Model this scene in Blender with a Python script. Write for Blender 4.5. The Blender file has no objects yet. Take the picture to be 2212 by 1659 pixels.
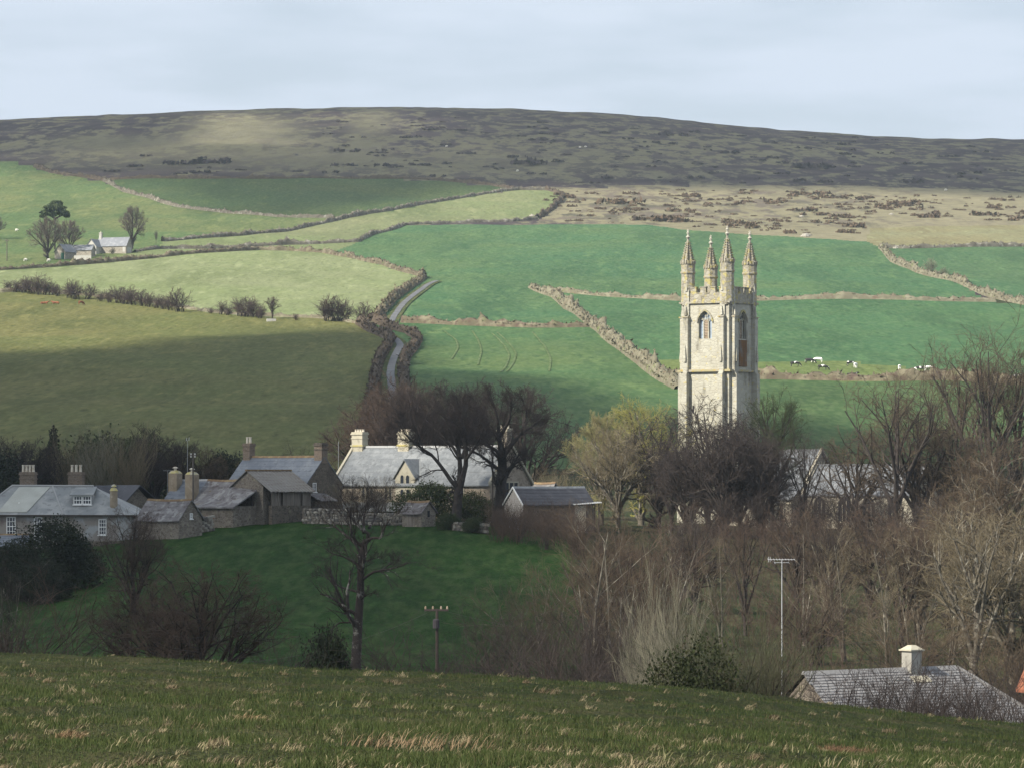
import bpy, math, random
import numpy as np
from mathutils import Vector, Matrix, noise as mnoise

SC = bpy.context.scene
COL = SC.collection
R = math.radians
rng = np.random.default_rng(7)
random.seed(7)

# ------------------------------------------------------------------ camera
cam_d = bpy.data.cameras.new('camera')
cam_d.lens = 135.0
cam_d.sensor_width = 36.0
cam_d.shift_y = 0.092
cam_d.clip_start = 0.5
cam_d.clip_end = 20000.0
cam = bpy.data.objects.new('camera', cam_d)
cam.location = (0, 0, 0)
cam.rotation_euler = (R(90), 0, 0)
COL.objects.link(cam)
SC.camera = cam

# ------------------------------------------------------------------ sky, sun, exposure
SUN_EL, SUN_AZ = 38.0, 55.0          # azimuth: degrees left of "behind the camera"
SUN = Vector((-math.sin(R(SUN_AZ)) * math.cos(R(SUN_EL)), -math.cos(R(SUN_AZ)) * math.cos(R(SUN_EL)), math.sin(R(SUN_EL))))
world = bpy.data.worlds.new('World')
SC.world = world
world.use_nodes = True
wn = world.node_tree
wn.nodes.clear()
def wnode(t, **k):
    n = wn.nodes.new(t)
    for a, b in k.items(): setattr(n, a, b)
    return n
w_out = wnode('ShaderNodeOutputWorld')
w_bg = wnode('ShaderNodeBackground')
w_sky = wnode('ShaderNodeTexSky', sky_type='NISHITA', sun_disc=False)
w_sky.sun_elevation = R(SUN_EL)
w_sky.sun_rotation = math.atan2(SUN.x, SUN.y)
w_sky.altitude = 280; w_sky.air_density = 1.0; w_sky.dust_density = 2.0; w_sky.ozone_density = 1.2
# thin overcast veil with soft cloud streaks over the blue
w_tc = wnode('ShaderNodeTexCoord')
w_sep = wnode('ShaderNodeSeparateXYZ')
w_up = wnode('ShaderNodeMath', operation='ADD'); w_up.inputs[1].default_value = 0.10
w_dx = wnode('ShaderNodeMath', operation='DIVIDE'); w_dy = wnode('ShaderNodeMath', operation='DIVIDE')
w_ab = wnode('ShaderNodeMath', operation='ABSOLUTE')
w_cmb = wnode('ShaderNodeCombineXYZ')
w_n = wnode('ShaderNodeTexNoise'); w_n.inputs['Scale'].default_value = 2.4; w_n.inputs['Detail'].default_value = 7; w_n.inputs['Roughness'].default_value = 0.5
w_r = wnode('ShaderNodeMapRange'); w_r.inputs[1].default_value = 0.36; w_r.inputs[2].default_value = 0.58
w_r.inputs[3].default_value = 0.72; w_r.inputs[4].default_value = 1.0
w_cl = wnode('ShaderNodeRGB'); w_cl.outputs[0].default_value = (6.75, 7.6, 8.8, 1)
w_mix = wnode('ShaderNodeMix', data_type='RGBA')
L = wn.links.new
L(w_tc.outputs['Generated'], w_sep.inputs[0])
L(w_sep.outputs['Z'], w_ab.inputs[0]); L(w_ab.outputs[0], w_up.inputs[0])
L(w_sep.outputs['X'], w_dx.inputs[0]); L(w_up.outputs[0], w_dx.inputs[1])
L(w_sep.outputs['Y'], w_dy.inputs[0]); L(w_up.outputs[0], w_dy.inputs[1])
L(w_dx.outputs[0], w_cmb.inputs['X']); L(w_dy.outputs[0], w_cmb.inputs['Y'])
L(w_cmb.outputs[0], w_n.inputs['Vector']); L(w_n.outputs['Fac'], w_r.inputs[0])
L(w_r.outputs[0], w_mix.inputs['Factor']); L(w_sky.outputs[0], w_mix.inputs['A']); L(w_cl.outputs[0], w_mix.inputs['B'])
L(w_mix.outputs['Result'], w_bg.inputs['Color']); L(w_bg.outputs[0], w_out.inputs[0])
w_bg.inputs['Strength'].default_value = 0.060

sun_d = bpy.data.lights.new('sun', 'SUN')
sun_d.energy = 5.0
sun_d.angle = R(0.5)
sun_d.color = (1.0, 0.93, 0.80)
sun = bpy.data.objects.new('sun', sun_d)
sun.rotation_euler = SUN.to_track_quat('Z', 'Y').to_euler()
sun.location = (-300, -300, 400)
COL.objects.link(sun)

SC.view_settings.view_transform = 'Standard'
SC.view_settings.look = 'None'
SC.view_settings.gamma = 1.0
SC.view_settings.exposure = 0.8
SC.view_settings.use_curve_mapping = False
SC.render.engine = 'CYCLES'
SC.cycles.use_denoising = True
SC.cycles.max_bounces = 6
SC.cycles.transparent_max_bounces = 12
SC.cycles.volume_bounces = 2

# ------------------------------------------------------------------ picture <-> place
F, CX, VH = 8295.0, 1106.0, 1033.0     # focal length and eye level, in units of a 2212 x 1659 print of the view

def tag(o, label=None, cat=None, group=None, kind=None):
    if label: o['label'] = label
    if cat: o['category'] = cat
    if group: o['group'] = group
    if kind: o['kind'] = kind
    return o

def empty(name, loc, rz=0.0, parent=None):
    o = bpy.data.objects.new(name, None)
    COL.objects.link(o)
    o.location = loc
    o.rotation_euler = (0, 0, rz)
    o.empty_display_size = 0.5
    if parent: o.parent = parent
    return o

def copy_tree(o, parent=None):
    c = o.copy(); COL.objects.link(c)
    if parent is not None:
        c.parent = parent
    for ch in list(o.children): copy_tree(ch, c)
    return c

# ------------------------------------------------------------------ materials
MATS = {}
def nodes_of(m):
    m.use_nodes = True
    nt = m.node_tree
    return nt, nt.nodes, nt.links, nt.nodes['Principled BSDF']

def mix_rgb(nt, fac, a, b, mode='MIX'):
    n = nt.nodes.new('ShaderNodeMix'); n.data_type = 'RGBA'; n.blend_type = mode
    for s, v in (('Factor', fac), ('A', a), ('B', b)):
        if hasattr(v, 'links') or hasattr(v, 'is_linked'): nt.links.new(v, n.inputs[s])
        elif s == 'Factor': n.inputs[s].default_value = v
        else: n.inputs[s].default_value = (*v[:3], 1)
    return n.outputs['Result']

def noise_fac(nt, vec, scale, lo, hi, detail=4, rough=0.55, stretch=None):
    if stretch:
        mp = nt.nodes.new('ShaderNodeMapping'); mp.inputs['Scale'].default_value = stretch
        nt.links.new(vec, mp.inputs['Vector']); vec = mp.outputs[0]
    n = nt.nodes.new('ShaderNodeTexNoise'); n.inputs['Scale'].default_value = scale
    n.inputs['Detail'].default_value = detail; n.inputs['Roughness'].default_value = rough
    nt.links.new(vec, n.inputs['Vector'])
    r = nt.nodes.new('ShaderNodeMapRange'); r.inputs[1].default_value = lo; r.inputs[2].default_value = hi
    r.interpolation_type = 'SMOOTHSTEP'
    nt.links.new(n.outputs['Fac'], r.inputs[0])
    return r.outputs[0]

def mat_mottled(name, base, spots=(), rough=0.9, bump=0.0, bump_scale=4.0, spec=0.2, coord='Object'):
    """base colour with noise spots: (colour, scale, lo, hi[, stretch])"""
    m = bpy.data.materials.new(name); MATS[name] = m
    nt, N, Lk, P = nodes_of(m)
    tc = N.new('ShaderNodeTexCoord').outputs[coord]
    c = None
    for s in spots:
        f = noise_fac(nt, tc, s[1], s[2], s[3], stretch=s[4] if len(s) > 4 else None)
        c = mix_rgb(nt, f, c if c is not None else base, s[0])
    if c is None: P.inputs['Base Color'].default_value = (*base, 1)
    else: Lk.new(c, P.inputs['Base Color'])
    P.inputs['Roughness'].default_value = rough
    P.inputs['Specular IOR Level'].default_value = spec
    if bump:
        nz = N.new('ShaderNodeTexNoise'); nz.inputs['Scale'].default_value = bump_scale; nz.inputs['Detail'].default_value = 6
        Lk.new(tc, nz.inputs['Vector'])
        b = N.new('ShaderNodeBump'); b.inputs['Strength'].default_value = 1.0; b.inputs['Distance'].default_value = bump
        Lk.new(nz.outputs['Fac'], b.inputs['Height']); Lk.new(b.outputs[0], P.inputs['Normal'])
    return m

def mat_stone(name, base, dark, mortar, scale=3.0, squash=2.0, lichen=None, bump=0.04, stain=None, stainscale=0.5, lich_lo=.58):
    """rubble masonry: cells with their own tone and a mortar line"""
    m = bpy.data.materials.new(name); MATS[name] = m
    nt, N, Lk, P = nodes_of(m)
    tc = N.new('ShaderNodeTexCoord').outputs['Object']
    mp = N.new('ShaderNodeMapping'); mp.inputs['Scale'].default_value = (scale, scale, scale * squash)
    Lk.new(tc, mp.inputs['Vector'])
    v = N.new('ShaderNodeTexVoronoi'); v.inputs['Scale'].default_value = 1.0
    Lk.new(mp.outputs[0], v.inputs['Vector'])
    ve = N.new('ShaderNodeTexVoronoi'); ve.feature = 'DISTANCE_TO_EDGE'; ve.inputs['Scale'].default_value = 1.0
    Lk.new(mp.outputs[0], ve.inputs['Vector'])
    sep = N.new('ShaderNodeSeparateColor'); Lk.new(v.outputs['Color'], sep.inputs[0])
    c = mix_rgb(nt, sep.outputs[0], base, dark)
    r = N.new('ShaderNodeMapRange'); r.inputs[1].default_value = 0.0; r.inputs[2].default_value = 0.09
    Lk.new(ve.outputs['Distance'], r.inputs[0])
    c = mix_rgb(nt, r.outputs[0], mortar, c)
    if stain:
        c = mix_rgb(nt, noise_fac(nt, tc, stainscale, 0.5, 0.75, stretch=(1.6, 1.6, 0.5)), c, stain)
    if lichen:
        c = mix_rgb(nt, noise_fac(nt, tc, 1.7, lich_lo, lich_lo + .13), c, lichen)
    Lk.new(c, P.inputs['Base Color'])
    P.inputs['Roughness'].default_value = 0.92; P.inputs['Specular IOR Level'].default_value = 0.15
    b = N.new('ShaderNodeBump'); b.inputs['Distance'].default_value = bump
    add = N.new('ShaderNodeMath'); add.operation = 'ADD'
    nz = N.new('ShaderNodeTexNoise'); nz.inputs['Scale'].default_value = 9; Lk.new(tc, nz.inputs['Vector'])
    Lk.new(r.outputs[0], add.inputs[0]); Lk.new(nz.outputs['Fac'], add.inputs[1])
    Lk.new(add.outputs[0], b.inputs['Height']); Lk.new(b.outputs[0], P.inputs['Normal'])
    return m

# ------------------------------------------------------------------ mesh builder
class MB:
    def __init__(s): s.v = []; s.f = []
    def add(s, vs, fs):
        o = len(s.v); s.v += [tuple(p) for p in vs]; s.f += [tuple(i + o for i in q) for q in fs]; return s
    def box(s, x0, x1, y0, y1, z0, z1):
        return s.add([(x0,y0,z0),(x1,y0,z0),(x1,y1,z0),(x0,y1,z0),(x0,y0,z1),(x1,y0,z1),(x1,y1,z1),(x0,y1,z1)],
                     [(0,3,2,1),(4,5,6,7),(0,1,5,4),(1,2,6,5),(2,3,7,6),(3,0,4,7)])
    def prism(s, poly, axis, a0, a1):
        """poly: 2D points; axis 'x': poly in (y,z); 'y': poly in (x,z); 'z': poly in (x,y)"""
        n = len(poly)
        def P(p, a): return {'x': (a, p[0], p[1]), 'y': (p[0], a, p[1]), 'z': (p[0], p[1], a)}[axis]
        vs = [P(p, a0) for p in poly] + [P(p, a1) for p in poly]
        fs = [tuple(range(n))[::-1], tuple(range(n, 2 * n))] + [(i, (i + 1) % n, n + (i + 1) % n, n + i) for i in range(n)]
        return s.add(vs, fs)
    def frustum(s, cx, cy, z0, z1, r0, r1, n=8, rot=None, cap=True):
        rot = math.pi / n if rot is None else rot
        vs = [(cx + r * math.cos(rot + 2 * math.pi * i / n), cy + r * math.sin(rot + 2 * math.pi * i / n), z) for r, z in ((r0, z0), (r1, z1)) for i in range(n)]
        fs = [(i, (i + 1) % n, n + (i + 1) % n, n + i) for i in range(n)]
        if cap: fs += [tuple(range(n))[::-1], tuple(range(n, 2 * n))]
        return s.add(vs, fs)
    def tube(s, pts, radii, n=6):
        pts = [Vector(p) for p in pts]
        if not hasattr(radii, '__len__'): radii = [radii] * len(pts)
        rings = []
        for i, p in enumerate(pts):
            t = (pts[min(i + 1, len(pts) - 1)] - pts[max(i - 1, 0)]).normalized()
            a = t.cross(Vector((0.31, 0.87, 0.38))).normalized(); b = t.cross(a)
            rings.append([p + (a * math.cos(2 * math.pi * k / n) + b * math.sin(2 * math.pi * k / n)) * radii[i] for k in range(n)])
        vs = [q for r in rings for q in r]
        fs = [(i * n + k, i * n + (k + 1) % n, (i + 1) * n + (k + 1) % n, (i + 1) * n + k) for i in range(len(pts) - 1) for k in range(n)]
        fs += [tuple(range(n))[::-1], tuple(range((len(pts) - 1) * n, len(pts) * n))]
        return s.add(vs, fs)
    def build(s, name, mat, parent=None, loc=None, rz=None, smooth=False):
        me = bpy.data.meshes.new(name)
        me.from_pydata(s.v, [], s.f)
        me.materials.append(mat)
        if smooth: me.polygons.foreach_set('use_smooth', [True] * len(me.polygons))
        me.update()
        o = bpy.data.objects.new(name, me); COL.objects.link(o)
        if parent is not None: o.parent = parent
        if loc is not None: o.location = loc
        if rz is not None: o.rotation_euler = (0, 0, rz)
        return o

def np_mesh(name, V, faces, mat, k=4, smooth=False, attrs=None):
    """V (n,3), faces (m,k) of equal size"""
    me = bpy.data.meshes.new(name)
    V = np.asarray(V, np.float32).reshape(-1, 3); faces = np.asarray(faces, np.int32).reshape(-1, k)
    me.vertices.add(len(V)); me.vertices.foreach_set('co', V.ravel())
    me.loops.add(faces.size); me.loops.foreach_set('vertex_index', faces.ravel())
    me.polygons.add(len(faces))
    me.polygons.foreach_set('loop_start', np.arange(0, faces.size, k, dtype=np.int32))
    if smooth: me.polygons.foreach_set('use_smooth', np.ones(len(faces), bool))
    for an, arr in (attrs or {}).items():
        if arr.ndim == 2:
            a = me.attributes.new(an, 'FLOAT_COLOR', 'POINT')
            a.data.foreach_set('color', np.c_[arr, np.ones(len(arr))].astype(np.float32).ravel())
        else:
            a = me.attributes.new(an, 'FLOAT', 'POINT'); a.data.foreach_set('value', arr.astype(np.float32))
    if mat is not None: me.materials.append(mat)
    me.update(calc_edges=True)
    return me

def link_mesh(name, me, parent=None, loc=(0, 0, 0)):
    o = bpy.data.objects.new(name, me); COL.objects.link(o); o.location = loc
    if parent is not None: o.parent = parent
    return o
# ================================================================== TERRAIN
UC = np.array([-1300, 0, 350, 700, 1106, 1500, 1850, 2212, 3500], float)
CREST = np.interp(UC, [-1300, 0, 400, 800, 1106, 1500, 1740, 2000, 2212, 3500], [1400, 1410, 1423, 1448, 1460, 1483, 1513, 1543, 1560, 1660])
SKY_U = [-1300, 0, 300, 580, 830, 1100, 1400, 1600, 1800, 2000, 2212, 3500]
SKY_V = [330, 258, 245, 236, 231, 235, 251, 272, 291, 299, 303, 330]
def zv(v, d): return (VH - v) * d / F
KD = np.array([6, 25, 45, 70, 84, 110, 185, 240, 300, 350, 400, 430, 450, 500, 545, 600, 640], float)
KZ = np.zeros((len(UC), len(KD)))
near = {  # z at depths 110.. for each column
 -1300: [-8, -13.5, -15, -15, -14, -12.5, -11, -10, -8, -6, 0, 4],
 0:     [-8, -13.5, -14.6, -14.4, -13, -10.8, -8.4, -7.6, -6.5, -5.5, 0, 4],
 350:   [-8, -13.3, -14, -13.2, -11.2, -8.2, -6.0, -5.4, -5.0, -5, -0.8, 3.2],
 700:   [-8, -13.3, -13.4, -12.4, -10, -7.1, -5.0, -4.6, -4.8, -5, -1, 3],
 1106:  [-8.5, -13.8, -13.6, -12.6, -10.2, -7.3, -5.4, -5.0, -5.0, -5, -1, 3],
 1500:  [-9, -14.3, -14.2, -13, -11, -8.6, -6.8, -6.3, -5.8, -5.2, -1, 3],
 1850:  [-9.5, -14.6, -14.4, -13.2, -11.4, -9.2, -7.6, -7.0, -6.0, -5.2, -1, 3],
 2212:  [-10, -15, -14.4, -13.2, -11.4, -9.2, -7.8, -7.2, -6.0, -5.2, -1, 3],
 3500:  [-11, -16, -15, -13.5, -11.4, -9.2, -7.8, -7.2, -6.0, -5.2, -1, 3]}
for i, u in enumerate(UC):
    cz = -(CREST[i] - VH) / F * 70
    KZ[i, 0] = -1.55
    KZ[i, 1] = zv(1640 if u < 1200 else 1640 + (u - 1200) * 0.03, 25)
    KZ[i, 3] = cz
    KZ[i, 2] = -(CREST[i] + 72 - VH) / F * 45
    KZ[i, 4] = -(CREST[i] + 30 - VH) / F * 84
    KZ[i, 5:] = near[int(u)]
FD = np.array([640, 800, 1000, 1200, 1400, 1600, 1800, 2000, 2300, 2600, 2750, 3000, 3400], float)
FV = np.array([994, 880, 770, 690, 610, 540, 480, 420, 322, 245, 231, 234, 250], float)
UT = np.arange(-1300, 3501, 40.0)
LT = np.linspace(math.log(6), math.log(3400), 640)
DT = np.exp(LT)
ZT = np.zeros((len(UT), len(LT)))
skyv = np.interp(UT, SKY_U, SKY_V)
for j, u in enumerate(UT):
    # near part: interpolate columns
    k = np.array([np.interp(u, UC, KZ[:, q]) for q in range(len(KD))])
    fz = np.interp(DT, FD, zv(FV, FD))
    s = zv(skyv[j], 2750) / zv(231, 2750)
    t = np.clip((DT - 1500) / 1250, 0, 1); t = t * t * (3 - 2 * t)
    fz = fz * (1 + (s - 1) * t)
    nz = np.interp(DT, KD, k)
    ZT[j] = np.where(DT < 640, nz, fz)
def smooth_axis(A, n, ax):
    ker = np.hanning(n + 2)[1:-1]; ker /= ker.sum()
    pad = [(0, 0), (0, 0)]; pad[ax] = (n // 2, n // 2)
    P = np.pad(A, pad, mode='edge')
    return np.apply_along_axis(lambda r: np.convolve(r, ker, 'valid'), ax, P)
ZT = smooth_axis(ZT, 13, 1); ZT = smooth_axis(ZT, 9, 0)
VT = VH - ZT * F / DT[None, :]

def ground_z(x, y):
    """terrain height at a world point (arrays or scalars)"""
    x = np.asarray(x, float); y = np.maximum(np.asarray(y, float), 6.5)
    u = np.clip((x * F / y + CX - UT[0]) / 40.0, 0, len(UT) - 1.001)
    l = np.clip((np.log(y) - LT[0]) / (LT[1] - LT[0]), 0, len(LT) - 1.001)
    i = u.astype(int); j = l.astype(int); a = u - i; b = l - j
    return (ZT[i, j] * (1 - a) * (1 - b) + ZT[i + 1, j] * a * (1 - b) + ZT[i, j + 1] * (1 - a) * b + ZT[i + 1, j + 1] * a * b)
def gz(x, y): return float(ground_z(x, y))

def hill(u, v, dmin=575.0):
    """the point of the hillside behind the village seen at print position u, v"""
    i = min(max((u - UT[0]) / 40.0, 0), len(UT) - 1.001); k = int(i); a = i - k
    col = VT[k] * (1 - a) + VT[k + 1] * a
    m = DT >= dmin
    vv, dd = col[m], LT[m]
    run = np.minimum.accumulate(vv)
    d = math.exp(np.interp(-v, -run, dd))
    return Vector(((u - CX) / F * d, d, gz((u - CX) / F * d, d)))
def spot(u, d):
    """ground point at print column u and depth d"""
    x = (u - CX) / F * d
    return Vector((x, d, gz(x, d)))
def at(u, v, d):
    return Vector(((u - CX) / F * d, d, (VH - v) / F * d))

def in_poly(px, py, poly):
    inside = np.zeros(px.shape, bool); n = len(poly)
    for i in range(n):
        x0, y0 = poly[i]; x1, y1 = poly[(i + 1) % n]
        c = ((y0 > py) != (y1 > py)) & (px < (x1 - x0) * (py - y0) / ((y1 - y0) if y1 != y0 else 1e-9) + x0)
        inside ^= c
    return inside

# --- boundary lines of the fields (print positions on the hillside)
W_moor = [(-300, 330), (0, 350), (75, 361), (130, 377), (225, 390), (400, 388), (700, 386), (900, 388), (1060, 402), (1112, 410)]
W_diag = [(225, 391), (270, 414), (330, 432), (400, 448), (500, 463), (600, 470), (722, 472)]
W_a = [(350, 524), (524, 512), (620, 499), (689, 485), (744, 473), (824, 459), (924, 442), (1049, 420), (1120, 412), (1180, 411)]
W_end = [(1180, 411), (1216, 420), (1214, 434), (1188, 455), (1160, 472)]
W_b = [(290, 545), (345, 538), (430, 536), (619, 528), (775, 523), (800, 511), (874, 488), (974, 483), (1105, 479), (1160, 474)]
W_c = [(-300, 605), (0, 583), (100, 575), (200, 568), (340, 558), (480, 548), (560, 541), (630, 541), (700, 548), (760, 558), (830, 575), (880, 590), (915, 601)]
W_lane = [(915, 601), (905, 612), (880, 628), (850, 650), (832, 672), (815, 692)]
W_pale = [(-300, 618), (0, 632), (60, 630), (150, 637), (250, 647), (330, 654), (400, 666), (450, 676), (560, 687), (700, 693), (770, 699), (806, 703)]
W_ll = [(775, 700), (822, 722), (846, 737), (838, 752), (822, 775), (813, 800), (806, 850), (798, 900), (785, 960)]
W_lr = [(800, 694), (840, 706), (882, 716), (904, 733), (896, 752), (878, 772), (870, 800), (876, 850), (884, 900), (890, 960)]
W_mid = [(868, 698), (1000, 703), (1150, 707), (1283, 707)]
W_cross = [(1150, 625), (1200, 642), (1250, 681), (1300, 717), (1350, 757), (1400, 797), (1440, 822), (1470, 840)]
W_flat = [(1180, 629), (1300, 639), (1460, 646), (1640, 649), (1800, 651), (1980, 653), (2150, 653)]
W_br = [(1905, 541), (1930, 566), (1990, 590), (2060, 611), (2130, 636), (2212, 660), (2400, 700)]
W_top = [(1905, 541), (1960, 541), (2080, 538), (2212, 535), (2500, 534)]
W_low = [(1405, 802), (1460, 807), (1640, 816), (1800, 819), (1900, 821), (2050, 822), (2212, 832), (2500, 845)]

FIELDS = {  # name: (polygon, tint, label)
 'dark': [(225,390),(400,388),(700,386),(900,388),(1060,402),(1112,410),(1049,420),(924,442),(824,459),(744,473),(722,472),(600,470),(500,463),(400,448),(330,432),(270,414)],
 'farm': [(-1300,320),(0,350),(75,361),(130,377),(225,391),(270,414),(330,432),(400,448),(500,463),(600,470),(722,472),(744,473),(689,485),(620,499),(524,512),(350,524),(345,538),(290,545),(200,568),(100,575),(0,583),(-1300,640)],
 'strip': [(744,473),(824,459),(924,442),(1049,420),(1120,412),(1180,411),(1216,420),(1160,474),(1105,479),(974,483),(874,488),(800,511),(775,523),(619,528),(430,536),(345,538),(350,524),(524,512),(620,499),(689,485)],
 'sliver': [(290,545),(345,538),(430,536),(619,528),(775,523),(700,548),(630,541),(560,541),(480,548),(340,558),(200,568)],
 'main': [(800,511),(874,488),(1050,488),(1250,487),(1400,489),(1480,500),(1600,507),(1740,515),(1870,525),(1905,541),(1930,566),(1990,590),(2060,611),(2150,653),(1980,653),(1640,649),(1460,646),(1300,639),(1180,629),(1200,642),(1250,681),(1283,707),(1150,707),(868,698),(815,692),(832,672),(915,601),(880,590),(830,575),(760,558),(700,548),(775,523)],
 'pale': [(-1300,660),(0,583),(100,575),(200,568),(340,558),(480,548),(560,541),(630,541),(700,548),(760,558),(830,575),(880,590),(915,601),(880,628),(850,650),(832,672),(806,703),(770,699),(700,693),(560,687),(450,676),(400,666),(330,654),(250,647),(150,637),(60,630),(0,632),(-1300,700)],
 'lowleft': [(-1300,600),(0,632),(60,630),(150,637),(250,647),(330,654),(400,666),(450,676),(560,687),(700,693),(770,699),(822,722),(846,737),(822,775),(813,800),(806,850),(800,905),(780,1010),(-1300,1010)],
 'mid': [(868,698),(1150,707),(1283,707),(1350,757),(1400,797),(1470,840),(1500,1010),(780,1010),(806,850),(846,737),(800,694)],
 'gold': [(1392,780),(1640,783),(1800,784),(2050,800),(2212,812),(3500,840),(3500,870),(2212,832),(2050,822),(1800,819),(1640,816),(1405,802)],
 'right': [(1180,629),(1300,639),(1460,646),(1640,649),(2150,653),(2212,660),(3500,760),(3500,840),(2212,812),(2050,800),(1800,784),(1640,783),(1392,780),(1350,757),(1283,707),(1250,681),(1200,642)],
 'lowright': [(1405,802),(1640,816),(1800,819),(2050,822),(2212,832),(3500,870),(3500,1010),(1500,1010),(1470,840)],
 'corner': [(1905,541),(1960,541),(2080,538),(2212,535),(3500,530),(3500,760),(2400,700),(2212,660),(2130,636),(2060,611),(1990,590),(1930,566)],
 'tan': [(1880,492),(2000,488),(2212,485),(3500,485),(3500,530),(2212,535),(2080,538),(1905,541),(1870,525)],
 'rough': [(1112,410),(1180,405),(1500,398),(1800,404),(2212,417),(3500,420),(3500,485),(2212,485),(2000,488),(1880,492),(1870,525),(1740,515),(1600,507),(1480,500),(1400,489),(1250,487),(1160,480),(1216,436),(1216,420),(1180,411)],
}
FIELD_LOOK = {  # tint, blotch tint, label
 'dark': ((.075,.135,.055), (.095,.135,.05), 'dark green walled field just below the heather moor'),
 'farm': ((0.112,0.189,0.072), (0.179,0.209,0.083), 'yellow green pasture sloping round the white farmhouse'),
 'strip': ((0.224,0.275,0.123), (0.252,0.268,0.140), 'long pale straw green strip between two stone walls'),
 'sliver': ((0.213,0.269,0.119), (0.241,0.263,0.133), 'narrow pale strip above the broad straw coloured field'),
 'main': ((0.077,0.184,0.083), (0.110,0.194,0.080), 'broad fresh green field behind the church pinnacles'),
 'pale': ((0.270,0.325,0.147), (0.305,0.338,0.180), 'broad straw coloured field above the row of thorn bushes'),
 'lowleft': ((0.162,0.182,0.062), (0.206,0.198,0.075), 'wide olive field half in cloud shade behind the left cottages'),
 'mid': ((0.085,0.184,0.075), (0.120,0.189,0.071), 'green field right of the sunken lane with curved tractor lines'),
 'gold': ((.155,.225,.07), (.185,.23,.08), 'bright yellow green strip where the black and white cows graze'),
 'right': ((0.074,0.178,0.078), (0.090,0.184,0.076), 'smooth green field behind the middle of the church tower'),
 'lowright': ((.078,.15,.058), (.10,.16,.06), 'green field directly behind the church trees'),
 'corner': ((0.077,0.173,0.080), (0.099,0.184,0.080), 'green field in the far corner beyond the slanting hedge bank'),
 'tan': ((0.304,0.270,0.143), (0.285,0.290,0.165), 'dry buff coloured field below the rough bracken ground'),
 'rough': ((.27,.255,.145), (.20,.15,.10), 'sunlit rough grazing dotted with bracken and gorse'),
}

ucols = np.unique(np.r_[np.arange(-1250, -240, 50), np.arange(-240, 2460, 6.5), np.arange(2460, 3451, 55)]).astype(float)
drows = np.exp(np.linspace(math.log(7), math.log(3380), 470))
drows = np.unique(np.r_[drows[(drows < 1560) | (drows > 1860)], np.arange(1560, 1861, 3.5)])
# extra rows where the land is seen edge on
GU, GD = np.meshgrid(ucols, drows, indexing='ij')
GX = (GU - CX) / F * GD; GY = GD
GZ = ground_z(GX, GY)
def vnoise(x, y, s, seed):
    """cheap smooth value noise in numpy"""
    r = np.random.default_rng(seed).random((257, 257)); r[256] = r[0]; r[:, 256] = r[:, 0]
    fx = (x / s) % 256; fy = (y / s) % 256
    i = fx.astype(int); j = fy.astype(int); a = fx - i; b = fy - j
    a = a * a * (3 - 2 * a); b = b * b * (3 - 2 * b)
    return (r[i, j] * (1 - a) * (1 - b) + r[i + 1, j] * a * (1 - b) + r[i, j + 1] * (1 - a) * b + r[i + 1, j + 1] * a * b) - 0.5
far = np.clip((GD - 620) / 200, 0, 1)
GZ = GZ + far * (vnoise(GX, GY, 60, 1) * 1.6 + vnoise(GX, GY, 21, 2) * 0.5) + np.clip((GD - 1900) / 300, 0, 1) * vnoise(GX, GY, 14, 5) * 1.2
midw = np.clip((GD - 200) / 40, 0, 1) * np.clip((470 - GD) / 40, 0, 1)
GZ = GZ + midw * (vnoise(GX, GY, 9, 3) * 0.35 + vnoise(GX, GY, 3.1, 4) * 0.16)
fg = np.clip((95 - GD) / 20, 0, 1)
GZ = GZ + fg * (vnoise(GX, GY, 1.7, 6) * 0.10 + vnoise(GX, GY, 0.55, 7) * 0.05)
VV = VH - ground_z(GX, GY) * F / GD

fid = np.full(GU.shape, -1)
names = list(FIELDS)
# face centres decide which field a face belongs to
fu = (GU[:-1, :-1] + GU[1:, 1:]) / 2; fv = (VV[:-1, :-1] + VV[1:, 1:]) / 2; fd = (GD[:-1, :-1] + GD[1:, 1:]) / 2
face_id = np.full(fu.shape, -1)
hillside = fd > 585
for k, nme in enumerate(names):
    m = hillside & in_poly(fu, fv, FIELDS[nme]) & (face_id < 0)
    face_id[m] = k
MOOR, VALLEY, FOREG, VILL = 100, 101, 102, 103
face_id[(face_id < 0) & hillside & (fv < 640)] = MOOR
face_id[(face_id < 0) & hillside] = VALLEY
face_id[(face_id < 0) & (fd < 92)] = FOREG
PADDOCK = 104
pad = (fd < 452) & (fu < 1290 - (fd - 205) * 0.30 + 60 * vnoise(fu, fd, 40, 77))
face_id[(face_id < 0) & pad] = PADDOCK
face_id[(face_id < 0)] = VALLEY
nr = len(drows)
VID = np.arange(GU.size).reshape(GU.shape)
QUADS = np.stack([VID[:-1, :-1], VID[1:, :-1], VID[1:, 1:], VID[:-1, 1:]], -1)
ALLV = np.stack([GX, GY, GZ], -1).reshape(-1, 3)

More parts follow.
